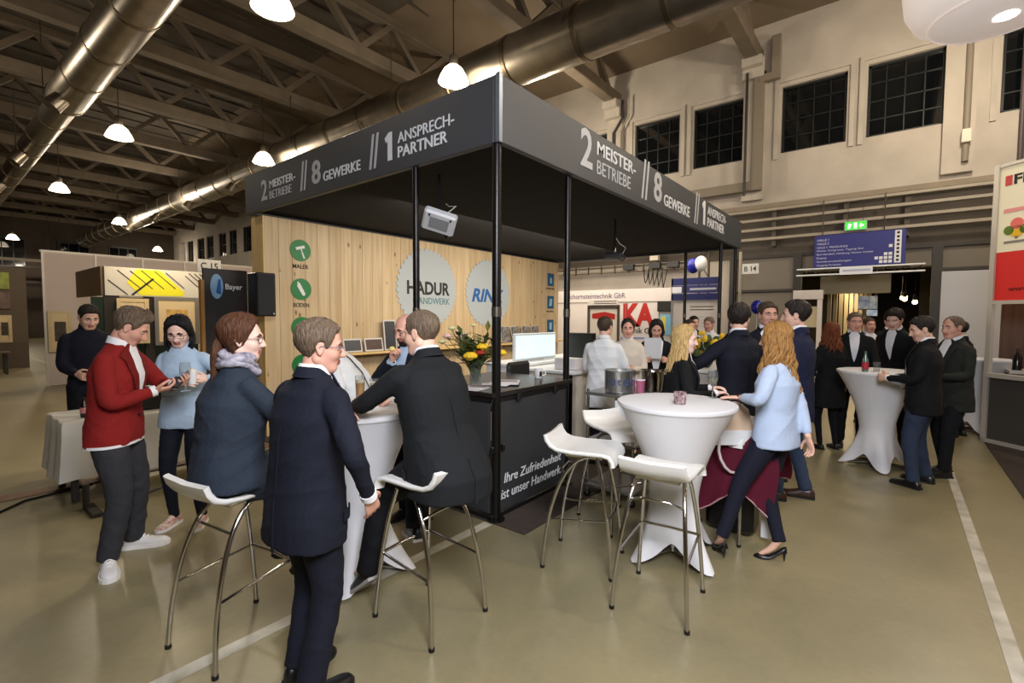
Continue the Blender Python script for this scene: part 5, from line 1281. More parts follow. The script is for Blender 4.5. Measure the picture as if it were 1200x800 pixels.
bo = thing('bottle', 'small dark bottle standing on the low white table', 'bottle', (1.0, 5.95, .755)); MB().lathe([(.03, 0), (.032, .01), (.032, .11), (.014, .15), (.013, .18)], (1.0, 5.95, .757), 14).build('glass_body', MATS['dark_glass'], bo, 60); MB().lathe([(.0325, .04), (.0335, .045), (.0335, .09), (.0325, .095)], (1.0, 5.95, .757), 14, cap=False).build('paper_label', mat('label_pink', (200, 130, 130), .5), bo, 60)
ps = thing('shoulder_bag', 'dark shoulder bag on the low white table beside the red cardigan', 'bag', (1.55, 5.95, .755)); MB().box((1.55, 5.95, .88), (.30, .12, .24), bev=.03).build('bag_body', trim_blk, ps); MB().tube([(1.42, 5.95, .98), (1.45, 5.95, 1.15), (1.6, 5.95, 1.2), (1.68, 5.95, .98)], .009, 7).build('strap', mat('strap_tan', (150, 124, 92), .6), ps, 60)
# loose cables on the floor
for pts, lab in (([(-.6, 5.3, .012), (.2, 5.75, .012), (.6, 6.2, .012), (1.1, 6.3, .012)], 'black cable running along the floor to the low white table'), ([(1.2, 5.5, .012), (1.6, 5.7, .012), (2.2, 5.75, .012), (2.8, 6.2, .012)], 'black cable on the floor behind the woman in light blue')):
    MB().tube(pts, .011, 6).build('cable', trim_blk, None, 60, lab, 'cable')
pw = thing('floor_stand', 'small black steel foot on the floor in front of the low white table', 'stand', (.92, 5.55, 0)); MB().cyl((.92, 5.55, .01), (.92, 5.55, .22), .025).build('upright', dark_steel, pw, 60); MB().box((.94, 5.42, .02), (.08, .34, .03), bev=.005).build('foot_bar', dark_steel, pw)
mb = MB(); mb.span((-3, 6.35, .0005), (3.1, 6.55, .012)); struct('trim_60', mb, mat('wood_edge', (120, 86, 58), .6))
# ================================================================ neighbouring stands and the far hall
KX = 12.8; white_p = mat('panel_white', (214, 206, 198), .6, noise=(3, .03)); red_l = mat('letter_red', (176, 34, 28), .5); blue_b = mat('banner_blue', (34, 42, 98), .5); alu = mat('aluminium', (166, 166, 166), .35, metal=.7); purple_ink = mat('ink_purple', (92, 74, 110), .6); tvm = mat('screen_off', (44, 46, 44), .25)
NY, NZ = (0, -1, 0), (0, 0, 1)     # seen from -X: reads towards -Y, prisms grow towards the viewer
ka = thing('exhibition_wall', 'white stand wall with big red KA letters seen under the canopy', 'wall', (KX, 6.4, 0))
for k in range(5): a = 4.1+.98*k; mb = MB(); mb.span((KX, a, .02), (KX+.04, a+.975, 2.16)); mb.build('panel', white_p, ka)
mb = MB(); mb.span((KX-.03, 4.1, 2.16), (KX+.05, 9.0, 2.52), .004); hd = mb.build('header_board', white_p, ka)
text('lettering', 'a Schornsteintechnik GbR', hd, (KX-.0305, 8.12, 2.27), NY, NZ, 2.05, .15, purple_ink, .005, .004)
text('lettering', 'KA', ka, (KX-.001, 6.14, 1.46), NY, NZ, .93, .66, red_l, .05, .008, split=True); text('lettering', 'technik GbR', ka, (KX-.001, 6.20, 1.27), NY, NZ, 1.1, .16, ink_black, .01, .006)
mb = MB(); mb.prism([(0, 0), (1.1, .03), (1.1, .07), (0, .05)], (KX-.001, 6.2, 1.10), NY, NZ, .005); mb.build('underline', mat('swoosh_blue', (120, 140, 190), .6), ka)
for k in range(5): mb = MB(); mb.span((KX-.02, 4.09+.98*k, .02), (KX+.0, 4.11+.98*k, 2.16)); mb.build('upright', alu, ka)
# poster frame with the man in white before it
pf2 = thing('poster_stand', 'grey framed poster with red heading behind the man in white', 'poster', (12.3, 6.4, 0))
for a, b in (((12.30, 6.95, 0), (12.36, 7.03, 2.0)), ((12.30, 6.03, 0), (12.36, 6.09, 2.0)), ((12.30, 6.03, 1.96), (12.36, 7.03, 2.06))): mb = MB(); mb.span(a, b, .004); mb.build('frame_bar', mat('frame_brown_grey', (70, 62, 56), .5), pf2)
mb = MB(); mb.span((12.325, 6.09, .5), (12.335, 6.95, 1.96)); mb.build('poster', mat('poster_paper', (212, 204, 190), .6), pf2); mb = MB(); mb.prism([(0, 0), (.72, -.02), (.72, .13), (.4, .19), (0, .14)], (12.324, 6.88, 1.68), NY, NZ, .004); mb.build('heading', red_l, pf2)
mb = MB(); mb.span((12.28, 6.05, 2.06), (12.30, 7.01, 2.22)); mb.build('top_sign', white_p, pf2)
for z in (2.10, 2.16): mb = MB(); mb.prism([(0, 0), (.7, 0), (.7, .02), (0, .02)], (12.279, 6.8, z), NY, NZ, .003); mb.build('print_line', ink, pf2)
tv = thing('wall_screen', 'small dark screen on the white stand wall right of the red letters', 'screen', (12.7, 4.88, 1.9)); mb = MB(); mb.span((12.70, 4.68, 1.88), (12.76, 5.10, 2.16), .008); mb.build('housing', trim_blk, tv); mb = MB(); mb.span((12.694, 4.70, 1.90), (12.70, 5.08, 2.14)); mb.build('screen', tvm, tv)
bp = thing('display_poster', 'light blue poster below the small dark screen', 'poster', (12.7, 4.85, 1.2)); mb = MB(); mb.span((12.72, 4.70, 1.25), (12.75, 5.02, 1.80)); mb.build('sheet', mat('poster_blue', (110, 170, 200), .6), bp); mb = MB(); mb.span((12.714, 4.86, 1.3), (12.72, 4.99, 1.75)); mb.build('yellow_strip', mat('strip_yellow', (200, 190, 90), .6), bp)
# blue banner stand
bs = thing('banner_stand', 'stand header with a dark blue banner and white writing', 'banner', (12.0, 4.0, 0)); by0, by1 = 3.30, 4.46
for z, h_, m_ in ((2.52, .17, blue_b), (2.32, .19, mat('banner_mid', (52, 56, 110), .5)), (2.15, .16, blue_b)): mb = MB(); mb.span((12.0, by0, z), (12.04, by1, z+h_)); mb.build('banner_strip', m_, bs)
MB().prism([(0, 0), (.62, 0), (.62, .05), (0, .05)], (11.9995, 4.0, 2.39), NY, NZ, .003).build('print_line', letter_g, bs); mb = MB(); mb.span((11.99, 4.2, 2.33), (12.0, 4.44, 2.48)); mb.build('logo_plate', letter_w, bs)
for y in (by0+.02, by1-.02): mb = MB(); mb.span((12.0, y-.02, 0), (12.04, y+.02, 2.7)); mb.build('upright', alu, bs)
mb = MB(); mb.span((12.05, by0, .3), (12.08, by1, 2.15)); mb.build('back_panel', white_p, bs)
for k in range(6): mb = MB(); mb.prism([(0, 0), (.55, 0), (.55, .018), (0, .018)], (12.049, 4.0, 1.98-.075*k-(.1 if k > 1 else 0)), NY, NZ, .003); mb.build('print_line', ink if k < 2 else letter_g, bs)
bl = thing('balloon', 'blue and white balloon floating above the dark blue banner', 'balloon', (12.0, 3.85, 2.69)); MB().sphere((12.0, 3.94, 2.98), .15, 16, 12, (1, 1, 1.25)).build('blue_balloon', mat('balloon_blue', (28, 36, 140), .25), bl, 60); MB().sphere((11.98, 3.74, 3.02), .15, 16, 12, (1, 1, 1.25)).build('white_balloon', mat('balloon_white', (226, 226, 220), .25), bl, 60); MB().tube([(12.0, 3.85, 2.84), (12.02, 3.85, 2.69)], .004, 5).build('string', letter_w, bl)
b2 = thing('balloon', 'round blue balloon beside the navy-suited man\'s head', 'balloon', (9.9, 2.05, 1.2)); MB().sphere((9.9, 2.05, 1.92), .11, 16, 12, (1, 1, 1.2)).build('balloon_skin', MATS['balloon_blue'], b2, 60); MB().tube([(9.9, 2.05, 1.79), (9.9, 2.05, .06)], .004, 5).build('string', letter_w, b2); MB().sphere((9.9, 2.05, .046), .045, 10, 6).build('weight', blue_b, b2, 60)
# lattice mast and cream column behind the banner
ms = thing('lattice_mast', 'dark lattice mast against the cream wall right of the balloons', 'mast', (13.4, 4.1, 0))
for y in (3.98, 4.22): MB().cyl((13.4, y, 0), (13.4, y, 4.0), .03, n=8).build('chord', dark_steel, ms, 60)
for k in range(10): MB().cyl((13.4, 3.98 if k % 2 else 4.22, .4*k), (13.4, 4.22 if k % 2 else 3.98, .4*k+.4), .014, n=6).build('lacing_bar', dark_steel, ms, 60)
# wall gear behind: cable tray with hanging leads, box
tyy = thing('cable_tray', 'long cable tray along the cream wall with dark hanging leads', 'cable tray', (14.2, 7, 3.2)); mb = MB(); mb.span((14.2, 4.6, 3.16), (14.4, 9.6, 3.22)); mb.build('tray_floor', pipe_m, tyy)
for z in (3.16, 3.34): mb = MB(); mb.span((14.18, 4.6, z), (14.20, 9.6, z+.03)); mb.build('side_rail', pipe_m, tyy)
for k in range(11): mb = MB(); mb.span((14.17, 4.7+.48*k, 3.12), (14.2, 4.74+.48*k, 3.40)); mb.build('cross_piece', dark_steel, tyy)
for k, y in enumerate((6.6, 5.75, 5.2)): mb = MB(); mb.box((14.1, y, 3.28), (.14, .34, .16)); mb.build('fitting', trim_blk, tyy)
for k in range(5): y = 5.35+.14*k; MB().tube([(14.05, y, 3.2), (14.0, y+.05, 2.85), (14.0, y+.1, 2.6+.04*k), (14.05, y+.16, 2.95), (14.1, y+.18, 3.2)], .014, 6).build('hanging_lead', trim_blk, tyy, 60)
mb = MB(); mb.box((14.06, 5.75, 3.62), (.16, .26, .40), bev=.01); ub = mb.build('meter_box', MATS['box_cream'], None, None, 'cream electric box on the wall above the hanging leads', 'box')
# white bar counter with papers right of the dark counter
wc = thing('bar_counter', 'cream bar counter right of the dark counter, behind the man in white', 'counter', (5.3, 3.2, 0)); mb = MB(); mb.span((5.0, 3.05, .02), (5.08, 3.75, 1.02)); mb.build('front_panel', mat('cream_board', (206, 198, 182), .6), wc)
mb = MB(); mb.span((5.0, 3.05, .02), (6.6, 3.13, 1.02)); mb.build('side_panel', MATS['cream_board'], wc); mb = MB(); mb.span((4.96, 3.0, 1.02), (6.7, 3.78, 1.06), .006); mb.build('worktop', wdm, wc)
bx_ = thing('paper_stack', 'stack of white paper on the cream bar counter', 'paper', (5.15, 3.25, 1.06)); MB().box((5.2, 3.22, 1.13), (.22, .30, .13), bev=.003).build('sheets', pap, bx_); MB().box((5.2, 3.22, 1.20), (.2, .28, .006)).build('top_sheet', letter_w, bx_)
lp = thing('display_unit', 'dark display unit standing on the cream bar counter', 'display', (5.9, 3.45, 1.06)); MB().box((5.9, 3.45, 1.32), (.06, .42, .36), bev=.01).build('housing', trim_blk, lp); MB().box((5.93, 3.45, 1.075), (.2, .25, .02), bev=.004).build('foot', trim_blk, lp); MB().box((5.865, 3.45, 1.32), (.006, .37, .31)).build('screen', tvm, lp)
cu = thing('cocktail_counter', 'white counter with the yellow flowers behind the blond woman', 'counter', (7.2, 2.2, 0)); mb = MB(); mb.span((6.6, 1.7, .02), (7.9, 2.3, .98), .004); mb.build('body', white_p, cu); mb = MB(); mb.span((6.55, 1.65, .98), (7.95, 2.35, 1.02), .006); mb.build('worktop', wdm, cu)
fb2 = thing('flower_bowl', 'yellow flowers in a dark bowl on the white counter', 'flowers', (7.0, 2.1, 1.02)); MB().lathe([(.06, 0), (.10, .05), (.12, .12), (.11, .12), (.05, .01)], (7.0, 2.1, 1.021), 16).build('bowl', trim_blk, fb2, 50); rq = random.Random(9)
for k in range(26):
    p = Vector((7.0+rq.uniform(-.22, .22), 2.1+rq.uniform(-.22, .22), 1.2+rq.uniform(0, .34))); MB().tube([(7.0, 2.1, 1.1), p], [.006, .004], 5).build('stem', leaf, fb2); MB().sphere(p, rq.uniform(.03, .06), 8, 6).build('flower' if k % 3 else 'leaf', yel if k % 3 else leaf, fb2, 60)

# passage: directory sign, exit sign, things beyond
PX = WX-.45
sg = thing('directory_sign', 'large blue hanging directory sign with white lines above the passage', 'sign', (PX, 1, 3.0)); mb = MB(); mb.span((PX, -.10, 2.96), (PX+.08, 1.66, 3.74), .006); mb.build('board', mat('sign_navy', (38, 42, 122), .5), sg)
for k, (t_, w_) in enumerate((('HALLE 1', .24), ('HALLE 2', .24), ('HALLE 3  FREIGELÄNDE', .62), ('Messe, Kongresse, Tagung Süd', .92), ('Bad Hersfeld, Hamburg, Hessen Center', 1.12), ('Eingang', .20), ('Sonderausstellungen', .70), ('Ausgang Parkplatz', .50))): text('lettering', t_, sg, (PX-.0005, 1.60, 3.60-.088*k), NY, NZ, w_, .052, mat('sign_print', (206, 208, 226), .6), 0, .003)
mb = MB(); mb.span((PX-.006, -.02, 2.99), (PX, .10, 3.72)); mb.build('pictogram_strip', letter_w, sg)
for k in range(8): mb = MB(); mb.box((PX-.008, .04, 3.05+.088*k), (.005, .05, .05)); mb.build('pictogram', ink_black, sg)
for r_, n_ in ((0, 3), (1, 4), (2, 2), (4, 1)):
    for q in range(n_): mb = MB(); mb.box((PX-.003, .17+.085*q, 3.03+.088*r_), (.006, .065, .065)); mb.build('pictogram', letter_w, sg)
for y in (.3, 1.5): MB().cyl((PX+.04, y, 3.74), (PX+.04, y, 4.6), .012, n=6).build('hanger', dark_steel, sg)
lb = thing('light_truss', 'white tubular truss bar across the top of the passage with a small white sign', 'truss', (PX, .7, 2.8))
for z in (2.78, 2.93): MB().cyl((PX-.02, -.45, z), (PX-.02, 2.02, z), .022, n=8).build('chord', letter_w, lb, 60)
for k in range(16): y = -.42+.152*k; MB().cyl((PX-.02, y, 2.78 if k % 2 else 2.93), (PX-.02, y+.152, 2.93 if k % 2 else 2.78), .012, n=6).build('lacing_bar', trim_blk, lb, 60)
mb = MB(); mb.span((PX-.05, .48, 2.76), (PX-.045, 1.12, 2.95)); pl2 = mb.build('name_plate', mat('plate_white', (226, 228, 236), .5), lb); MB().prism([(0, 0), (.54, 0), (.54, .05), (0, .05)], (PX-.0505, 1.06, 2.83), NY, NZ, .002).build('print_line', mat('print_faint', (176, 182, 206), .6), lb)
ex = thing('exit_sign', 'small lit green emergency exit sign above the directory sign', 'sign', (PX, .85, 3.85)); mb = MB(); mb.span((PX, .62, 3.80), (PX+.05, 1.06, 4.02), .004); mb.build('housing', alu, ex); mb = MB(); mb.span((PX-.006, .635, 3.815), (PX, 1.045, 4.005)); mb.build('lit_panel', mat('exit_green', (40, 150, 40), .5, emit=((60, 190, 60), .9)), ex)
for poly in ([(.05, .03), (.09, .03), (.13, .13), (.06, .15)], [(.17, .03), (.23, .03), (.23, .16), (.17, .16)], [(.27, .09), (.31, .15), (.31, .11), (.36, .11), (.36, .07), (.31, .07), (.31, .03)]): mb = MB(); mb.prism(poly, (PX-.0065, 1.045, 3.815), NY, NZ, .002); mb.build('pictogram', mat('exit_white', (220, 240, 220), .5, emit=((220, 255, 220), .9)), ex)
for y in (.7, 1.0): MB().cyl((PX+.03, y, 4.02), (PX+.03, y, 4.5), .006, n=6).build('hanger', dark_steel, ex)
def nsign(txt, x, y, z, w_, h_, face, label):
    root = thing('number_sign', label, 'sign', (x, y, z))
    if face == 'x': mb = MB(); mb.span((x, y-w_/2, z), (x+.03, y+w_/2, z+h_), .003); mb.build('plate', mat('plate_pale', (214, 214, 206), .5), root); text('lettering', txt, root, (x-.0005, y+w_*.36, z+h_*.26), NY, NZ, w_*.72, h_*.5, ink_black, .01, .003)
    else: mb = MB(); mb.span((x-w_/2, y, z), (x+w_/2, y+.03, z+h_), .003); mb.build('plate', MATS['plate_pale'], root); text('lettering', txt, root, (x-w_*.36, y-.0005, z+h_*.26), UX, UZ, w_*.72, h_*.5, ink_black, .01, .003)
    return root
b14 = nsign('B 14', 12.5, 2.76, 2.76, .36, .24, 'x', 'white stand number sign reading B 14 by the grey column'); MB().cyl((12.515, 2.98, 0), (12.515, 2.98, 3.3), .035, n=10).build('pole', rail_m, b14, 60)
# beyond the passage
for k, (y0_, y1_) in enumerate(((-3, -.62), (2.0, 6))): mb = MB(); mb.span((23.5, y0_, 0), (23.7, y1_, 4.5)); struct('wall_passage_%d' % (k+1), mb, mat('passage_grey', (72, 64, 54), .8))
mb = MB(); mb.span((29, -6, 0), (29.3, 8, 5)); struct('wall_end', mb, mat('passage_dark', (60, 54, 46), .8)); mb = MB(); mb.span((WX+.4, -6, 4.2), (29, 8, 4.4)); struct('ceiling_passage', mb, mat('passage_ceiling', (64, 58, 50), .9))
chd = thing('header_board', 'cream header board hanging inside the passage', 'board', (WX+1.25, .9, 2.38)); mb = MB(); mb.span((WX+1.2, .15, 2.38), (WX+1.3, 1.68, 2.86)); mb.build('board', mat('header_cream', (214, 200, 164), .6), chd)
for y in (.4, 1.4): MB().cyl((WX+1.25, y, 2.86), (WX+1.25, y, 4.2), .01, n=6).build('cord', dark_steel, chd)
for k in range(9):
    y = 1.15-.0*k; x = 17.5+.6*k; mb = MB(); mb.box((x, 1.62-.10*k, 1.5), (.10, .10, 3.0-.05*k)); mb.build('column', mat('passage_column', (196, 180, 146), .6), None, None, 'pale slim column in the row on the left of the passage, %s from the front' % order[k], 'column', 'pale columns in the passage')
gt = thing('white_arch', 'cream framed display arch on the left side of the passage', 'arch', (13.6, 1.75, 0))
for y in (1.45, 1.95): mb = MB(); mb.box((13.6, y, 1.15), (.10, .10, 2.3), bev=.006); mb.build('post', white_p, gt)
mb = MB(); mb.box((13.6, 1.70, 2.28), (.12, .62, .22), bev=.006); mb.build('lintel', white_p, gt); mb = MB(); mb.box((13.62, 1.7, 1.75), (.05, .42, .5)); mb.build('panel', mat('cream_panel', (190, 176, 140), .6), gt)
mat('banner_sky', (60, 88, 160), .5, noise=(5, .5), c2=(150, 170, 200))
for x, y0_, y1_, z0_, z1_, lab in ((21.0, .55, 1.35, 2.05, 2.5, 'blue landscape banner hanging deep in the passage'), (19.5, .50, .78, 1.8, 2.0, 'small blue banner below the landscape banner in the passage')):
    hbn = thing('hanging_banner', lab, 'banner', (x, (y0_+y1_)/2, z0_)); mb = MB(); mb.span((x, y0_, z0_), (x+.06, y1_, z1_)); mb.build('sheet', MATS['banner_sky'], hbn)
    for y in (y0_+.05, y1_-.05): MB().cyl((x+.03, y, z1_), (x+.03, y, 4.2), .008, n=6).build('cord', dark_steel, hbn)
for k, (x, y, z) in enumerate(((17, -.15, 2.25), (19, -.1, 2.35), (21, -.2, 2.45), (16.4, -.35, 2.15))):
    root = thing('spot_lamp', 'warm spot lamp in the passage, %s from the front' % order[k], 'lamp', (x, y, z), 'spot lamps in the passage'); MB().sphere((x, y, z), .06, 10, 8).build('bulb', mat('warm_bulb', (255, 226, 170), .4, emit=((255, 222, 160), 8)), root); MB().cyl((x, y, z+.05), (x, y, z+.2), .05, .03, 10).build('housing', trim_blk, root, 60); MB().cyl((x, y, z+.2), (x, y, 4.2), .008, n=6).build('rod', trim_blk, root)

# red and white stand at the right edge
RXx, RY = 9.37, -1.01
rs_ = thing('fair_stand', 'stand at the right edge with cream board, red stripe and grey base', 'stand', (RXx, RY, 0))
dv = Vector((-.33, -.35, 0)).normalized(); wv_ = 1.9; nv2 = Vector((dv.y, -dv.x, 0))
if nv2.dot(Vector((-1, 0, 0))) < 0: nv2 = -nv2
def rboard(u0, u1, z0, z1, th, name, m, fwd_=0): o = Vector((RXx, RY, z0))+dv*u0+nv2*fwd_; mb = MB(); mb.prism([(0, 0), (u1-u0, 0), (u1-u0, z1-z0), (0, z1-z0)], o, dv, (0, 0, 1), th); return mb.build(name, m, rs_)
alu_w = mat('alu_white', (196, 190, 180), .4, metal=.3)
for u in (0, 1.86): rboard(u-.0, u+.06, 0, 3.80, .06, 'upright', alu_w)
rboard(.06, 1.86, 2.62, 3.76, .03, 'sign_board', mat('board_cream', (240, 234, 206), .5)); rboard(.06, 1.86, 1.97, 2.62, .03, 'red_board', mat('board_red', (220, 34, 30), .5)); rboard(.06, 1.86, 3.76, 3.80, .05, 'top_rail', alu_w); rboard(.06, 1.86, 1.92, 1.97, .05, 'rail', alu_w); rboard(.06, 1.86, .92, .98, .10, 'rail', alu_w, .02); rboard(.06, 1.86, .06, .92, .03, 'base_panel', mat('base_grey', (66, 62, 58), .7)); rboard(0, 1.9, .0, .06, .06, 'rail', alu_w)
rt_ = lambda b_, u, z, w_, h_, m_, bold=.02: text('lettering', b_, rs_, Vector((RXx, RY, z))+dv*u+nv2*.031, dv, (0, 0, 1), w_, h_, m_, bold, .004)
mat('emblem_line', (232, 150, 150), .5); sgd = 1 if dv.cross(Vector((0, 0, 1))).dot(nv2) > 0 else -1
rt_('FER', .22, 3.50, .34, .13, ink_black, .03); rboard(.12, .20, 3.50, 3.63, .004, 'logo_mark', mat('logo_red', (200, 60, 60), .5), .031)
mat('ink_grey', (130, 126, 118), .6); rboard(.12, .54, 3.14, 3.19, .004, 'print_line', MATS['emblem_line'], .031); rt_('www.fe', .22, 2.09, .34, .07, mat('ink_dark_red', (90, 10, 10), .5), 0); rboard(.14, .40, 2.73, 2.76, .004, 'print_line', MATS['ink_grey'], .031)
def rdisc(u, z, r, m, nm='emblem'): mb = MB(); mb.prism(circle(r, 18), Vector((RXx, RY, z))+dv*u+nv2*.031, dv, (0, 0, 1), .004); mb.build(nm, m, rs_)
rdisc(.28, 2.98, .075, mat('emblem_pink', (232, 110, 100), .5)); rdisc(.19, 2.90, .06, mat('emblem_green', (90, 120, 30), .5)); rdisc(.37, 2.90, .06, MATS['emblem_green']); rdisc(.28, 2.88, .08, mat('emblem_yellow', (236, 186, 30), .5)); rdisc(.28, 2.80, .02, MATS['ink_grey'])
# inside of that stand: shelf, bottles, warm lamp
mb = MB(); mb.span((10.85, -3.4, 0), (10.93, -1.3, 2.6)); ib = mb.build('wooden_partition', wood('brown_back', (96, 62, 34), (70, 44, 24), (40, 24, 12)), None, None, 'brown back wall inside the red and white stand', 'wall')
cl_ = thing('wall_lamp', 'round white lamp inside the red and white stand', 'lamp', (9.75, -1.62, 1.75)); MB().sphere((9.75, -1.62, 1.75), .07, 14, 10).build('globe', mat('cool_bulb', (230, 236, 255), .3, emit=((225, 232, 255), 5)), cl_, 60); MB().cyl((9.75, -1.62, 1.75), (10.86, -1.62, 1.78), .02, n=8).build('arm', alu, cl_, 60)
for k, (y, h_) in enumerate(((-1.35, .3), (-1.5, .24), (-1.72, .32))): MB().lathe([(.05, 0), (.05, h_*.6), (.018, h_*.8), (.018, h_)], (9.75, y, 1.0), 12).build('bottle', MATS['dark_glass'], None, 50, 'dark bottle on the counter of the red and white stand, %s from the left' % order[k], 'bottle', 'bottles in the red and white stand')
mb = MB(); mb.span((9.55, -2.9, .96), (10.1, -1.25, 1.0)); mb.build('stand_shelf', alu_w, None, None, 'narrow counter shelf inside the red and white stand', 'shelf')
mb = MB(); mb.add([(13, -1.01, .001), (2, -1.01, .001), (2, -9, .001), (13, -9, .001), (13, -1.01, .012), (2, -1.01, .012), (2, -9, .012), (13, -9, .012)], [(4, 5, 6, 7), (0, 1, 5, 4), (3, 0, 4, 7), (1, 2, 6, 5), (2, 3, 7, 6)]); struct('trim_61', mb, carpet)
# big white round lampshade
ls = thing('balloon_lamp', 'huge round white lampshade hanging at the upper right corner', 'lamp', (5.66, -.54, 4.16))
MB().lathe([(.02, .0), (.25, .012), (.42, .05), (.53, .13), (.59, .25), (.61, .42), (.59, .76), (.52, .9), (.3, 1.0), (.02, 1.02)], (5.66, -.54, 4.16), 40, cap=False).build('shade', mat('shade_fabric', (224, 214, 206), .8, emit=((255, 238, 228), .22)), ls, 60)
MB().lathe([(.415, .052), (.422, .042), (.43, .052), (.422, .06)], (5.66, -.54, 4.16), 40, cap=False).build('seam', mat('seam', (222, 206, 196), .7, emit=((255, 238, 228), .2)), ls); MB().sphere((5.62, -.60, 4.17), .085, 14, 8, (1, 1, .3)).build('light_opening', mat('opening_glow', (255, 250, 240), .4, emit=((255, 248, 236), 4)), ls, 60); MB().cyl((5.66, -.54, 5.17), (5.66, -.54, 10), .012, n=6).build('cord', dark_steel, ls); MB().box((5.32, -1.10, 4.45), (.06, .10, .09)).build('control_box', mat('control_grey', (150, 140, 132), .6), ls)

# ---------------------------------------------------------------- left: partitions and stands
pw_ = mat('partition_white', (196, 182, 172), .7, noise=(1, .05)); gph = mat('graphic_grey', (186, 184, 174), .6)
pt = thing('partition_wall', 'tall white partition wall behind the left stands', 'partition', (4.5, 16, 0))
for k in range(5): x = 2.05+.98*k; mb = MB(); mb.span((x, 16, .02), (x+.975, 16.06, 3.22)); mb.build('panel', pw_, pt)
for k in range(5): mb = MB(); mb.span((2.02+1.96*k/2, 15.98, 0), (2.06+1.96*k/2, 16.02, 3.25)); mb.build('upright', alu_w, pt)
mb = MB(); mb.span((2.0, 16, 3.22), (7.0, 16.08, 3.27)); mb.build('top_rail', alu_w, pt)
hs_ = thing('frame_shop_stand', 'left stand with yellow patterned header and framed pictures', 'stand', (3.3, 12, 0))
mb = MB(); mb.span((2.38, 11.95, 2.10), (4.35, 12.0, 2.66)); hb_ = mb.build('header_board', gph, hs_); mb = MB(); mb.span((2.33, 12.0, 2.10), (2.38, 14.2, 2.66)); mb.build('header_side', wood('header_wood', (120, 96, 70), (96, 76, 54), (60, 44, 30)), hs_)
yl = mat('graphic_yellow', (208, 204, 20), .6); HP = lambda u, z: (2.38+u, 11.9495, 2.10+z)
for poly in ([(.34, .26), (.5, .54), (.9, .54), (1.33, .1), (1.3, .02), (.55, .02)], [(1.80, .0), (1.9, .0), (1.97, .2), (1.88, .22)]): MB().prism(poly, HP(0, 0), UX, UZ, .004).build('yellow_shape', yl, hs_)
for u, z, l_, s_ in ((.42, .02, .5, 1), (.05, .3, .42, -1), (.2, .5, .5, -1), (.4, .5, .5, -1), (.58, .52, .52, -1), (.8, .52, .5, -1), (1.0, .5, .45, -1), (1.42, .52, .5, -1), (1.52, .52, .45, -1), (1.35, .46, .42, -1), (1.62, .52, .4, -1)):
    d = Vector((1, s_*.95)).normalized(); n2 = Vector((-d.y, d.x))*(.018 if s_ > 0 else .008); a = Vector((u, z)); b = a+d*l_; b.y = min(.54, max(.02, b.y)); MB().prism([tuple(a-n2), tuple(b-n2), tuple(b+n2), tuple(a+n2)], HP(0, 0), UX, UZ, .007).build('line', ink_black, hs_)
dg = mat('dark_green_wall', (22, 46, 36), .8); mb = MB(); mb.span((2.40, 13.2, 0), (4.35, 13.26, 2.10)); mb.build('back_wall', dg, hs_)
for a, b in (((2.36, 11.97, 0), (2.60, 12.03, 2.1)), ((3.0, 11.97, 0), (3.16, 12.03, 2.1)), ((4.0, 11.97, 0), (4.35, 12.03, 2.1))): mb = MB(); mb.span(a, b); mb.build('front_panel', mat('stand_dark', (30, 26, 22), .7), hs_)
def picture(x, y, z, w_, h_, fm, im, label, grp='framed pictures at the left stands'):
    root = thing('framed_picture', label, 'picture', (x, y, z), grp); t = .07
    for a, b in (((x-w_/2, y, z), (x-w_/2+t, y+.03, z+h_)), ((x+w_/2-t, y, z), (x+w_/2, y+.03, z+h_)), ((x-w_/2+t, y, z), (x+w_/2-t, y+.03, z+t)), ((x-w_/2+t, y, z+h_-t), (x+w_/2-t, y+.03, z+h_))): mb = MB(); mb.span(a, b); mb.build('frame_bar', fm, root)
    mb = MB(); mb.span((x-w_/2+t, y+.012, z+t), (x+w_/2-t, y+.022, z+h_-t)); mb.build('mat_board', mat('mat_cream', (206, 186, 146), .7), root); mb = MB(); mb.span((x-w_*.24, y+.008, z+h_*.26), (x+w_*.24, y+.012, z+h_*.74)); mb.build('print', im, root)
im1 = mat('print_brown', (70, 62, 48), .7, noise=(8, .6)); im2 = mat('print_warm', (196, 160, 90), .7, noise=(6, .5))
picture(2.80, 11.9, 1.15, .52, .90, mat('frame_cream', (196, 176, 136), .5), im1, 'cream framed picture behind the man in dark navy'); picture(3.55, 11.9, 1.1, .80, 1.0, mat('frame_grey', (110, 108, 104), .5), im2, 'grey framed wide picture behind the heads of the two phone readers'); picture(4.18, 11.93, 1.0, .30, .95, MATS['frame_cream'], im2, 'narrow pale framed picture right of the black-haired woman')
picture(2.30, 15.95, .81, .44, 1.0, MATS['frame_cream'], im1, 'tall narrow framed picture at the white partition\'s edge')
sn = nsign('C 15', 3.55, 10.1, 2.52, .40, .24, 'y', 'pale stand number sign reading C 15 above the dark logo panel'); MB().cyl((3.55, 10.12, 0), (3.55, 10.12, 2.54), .025, n=8).build('pole', alu, sn, 60)
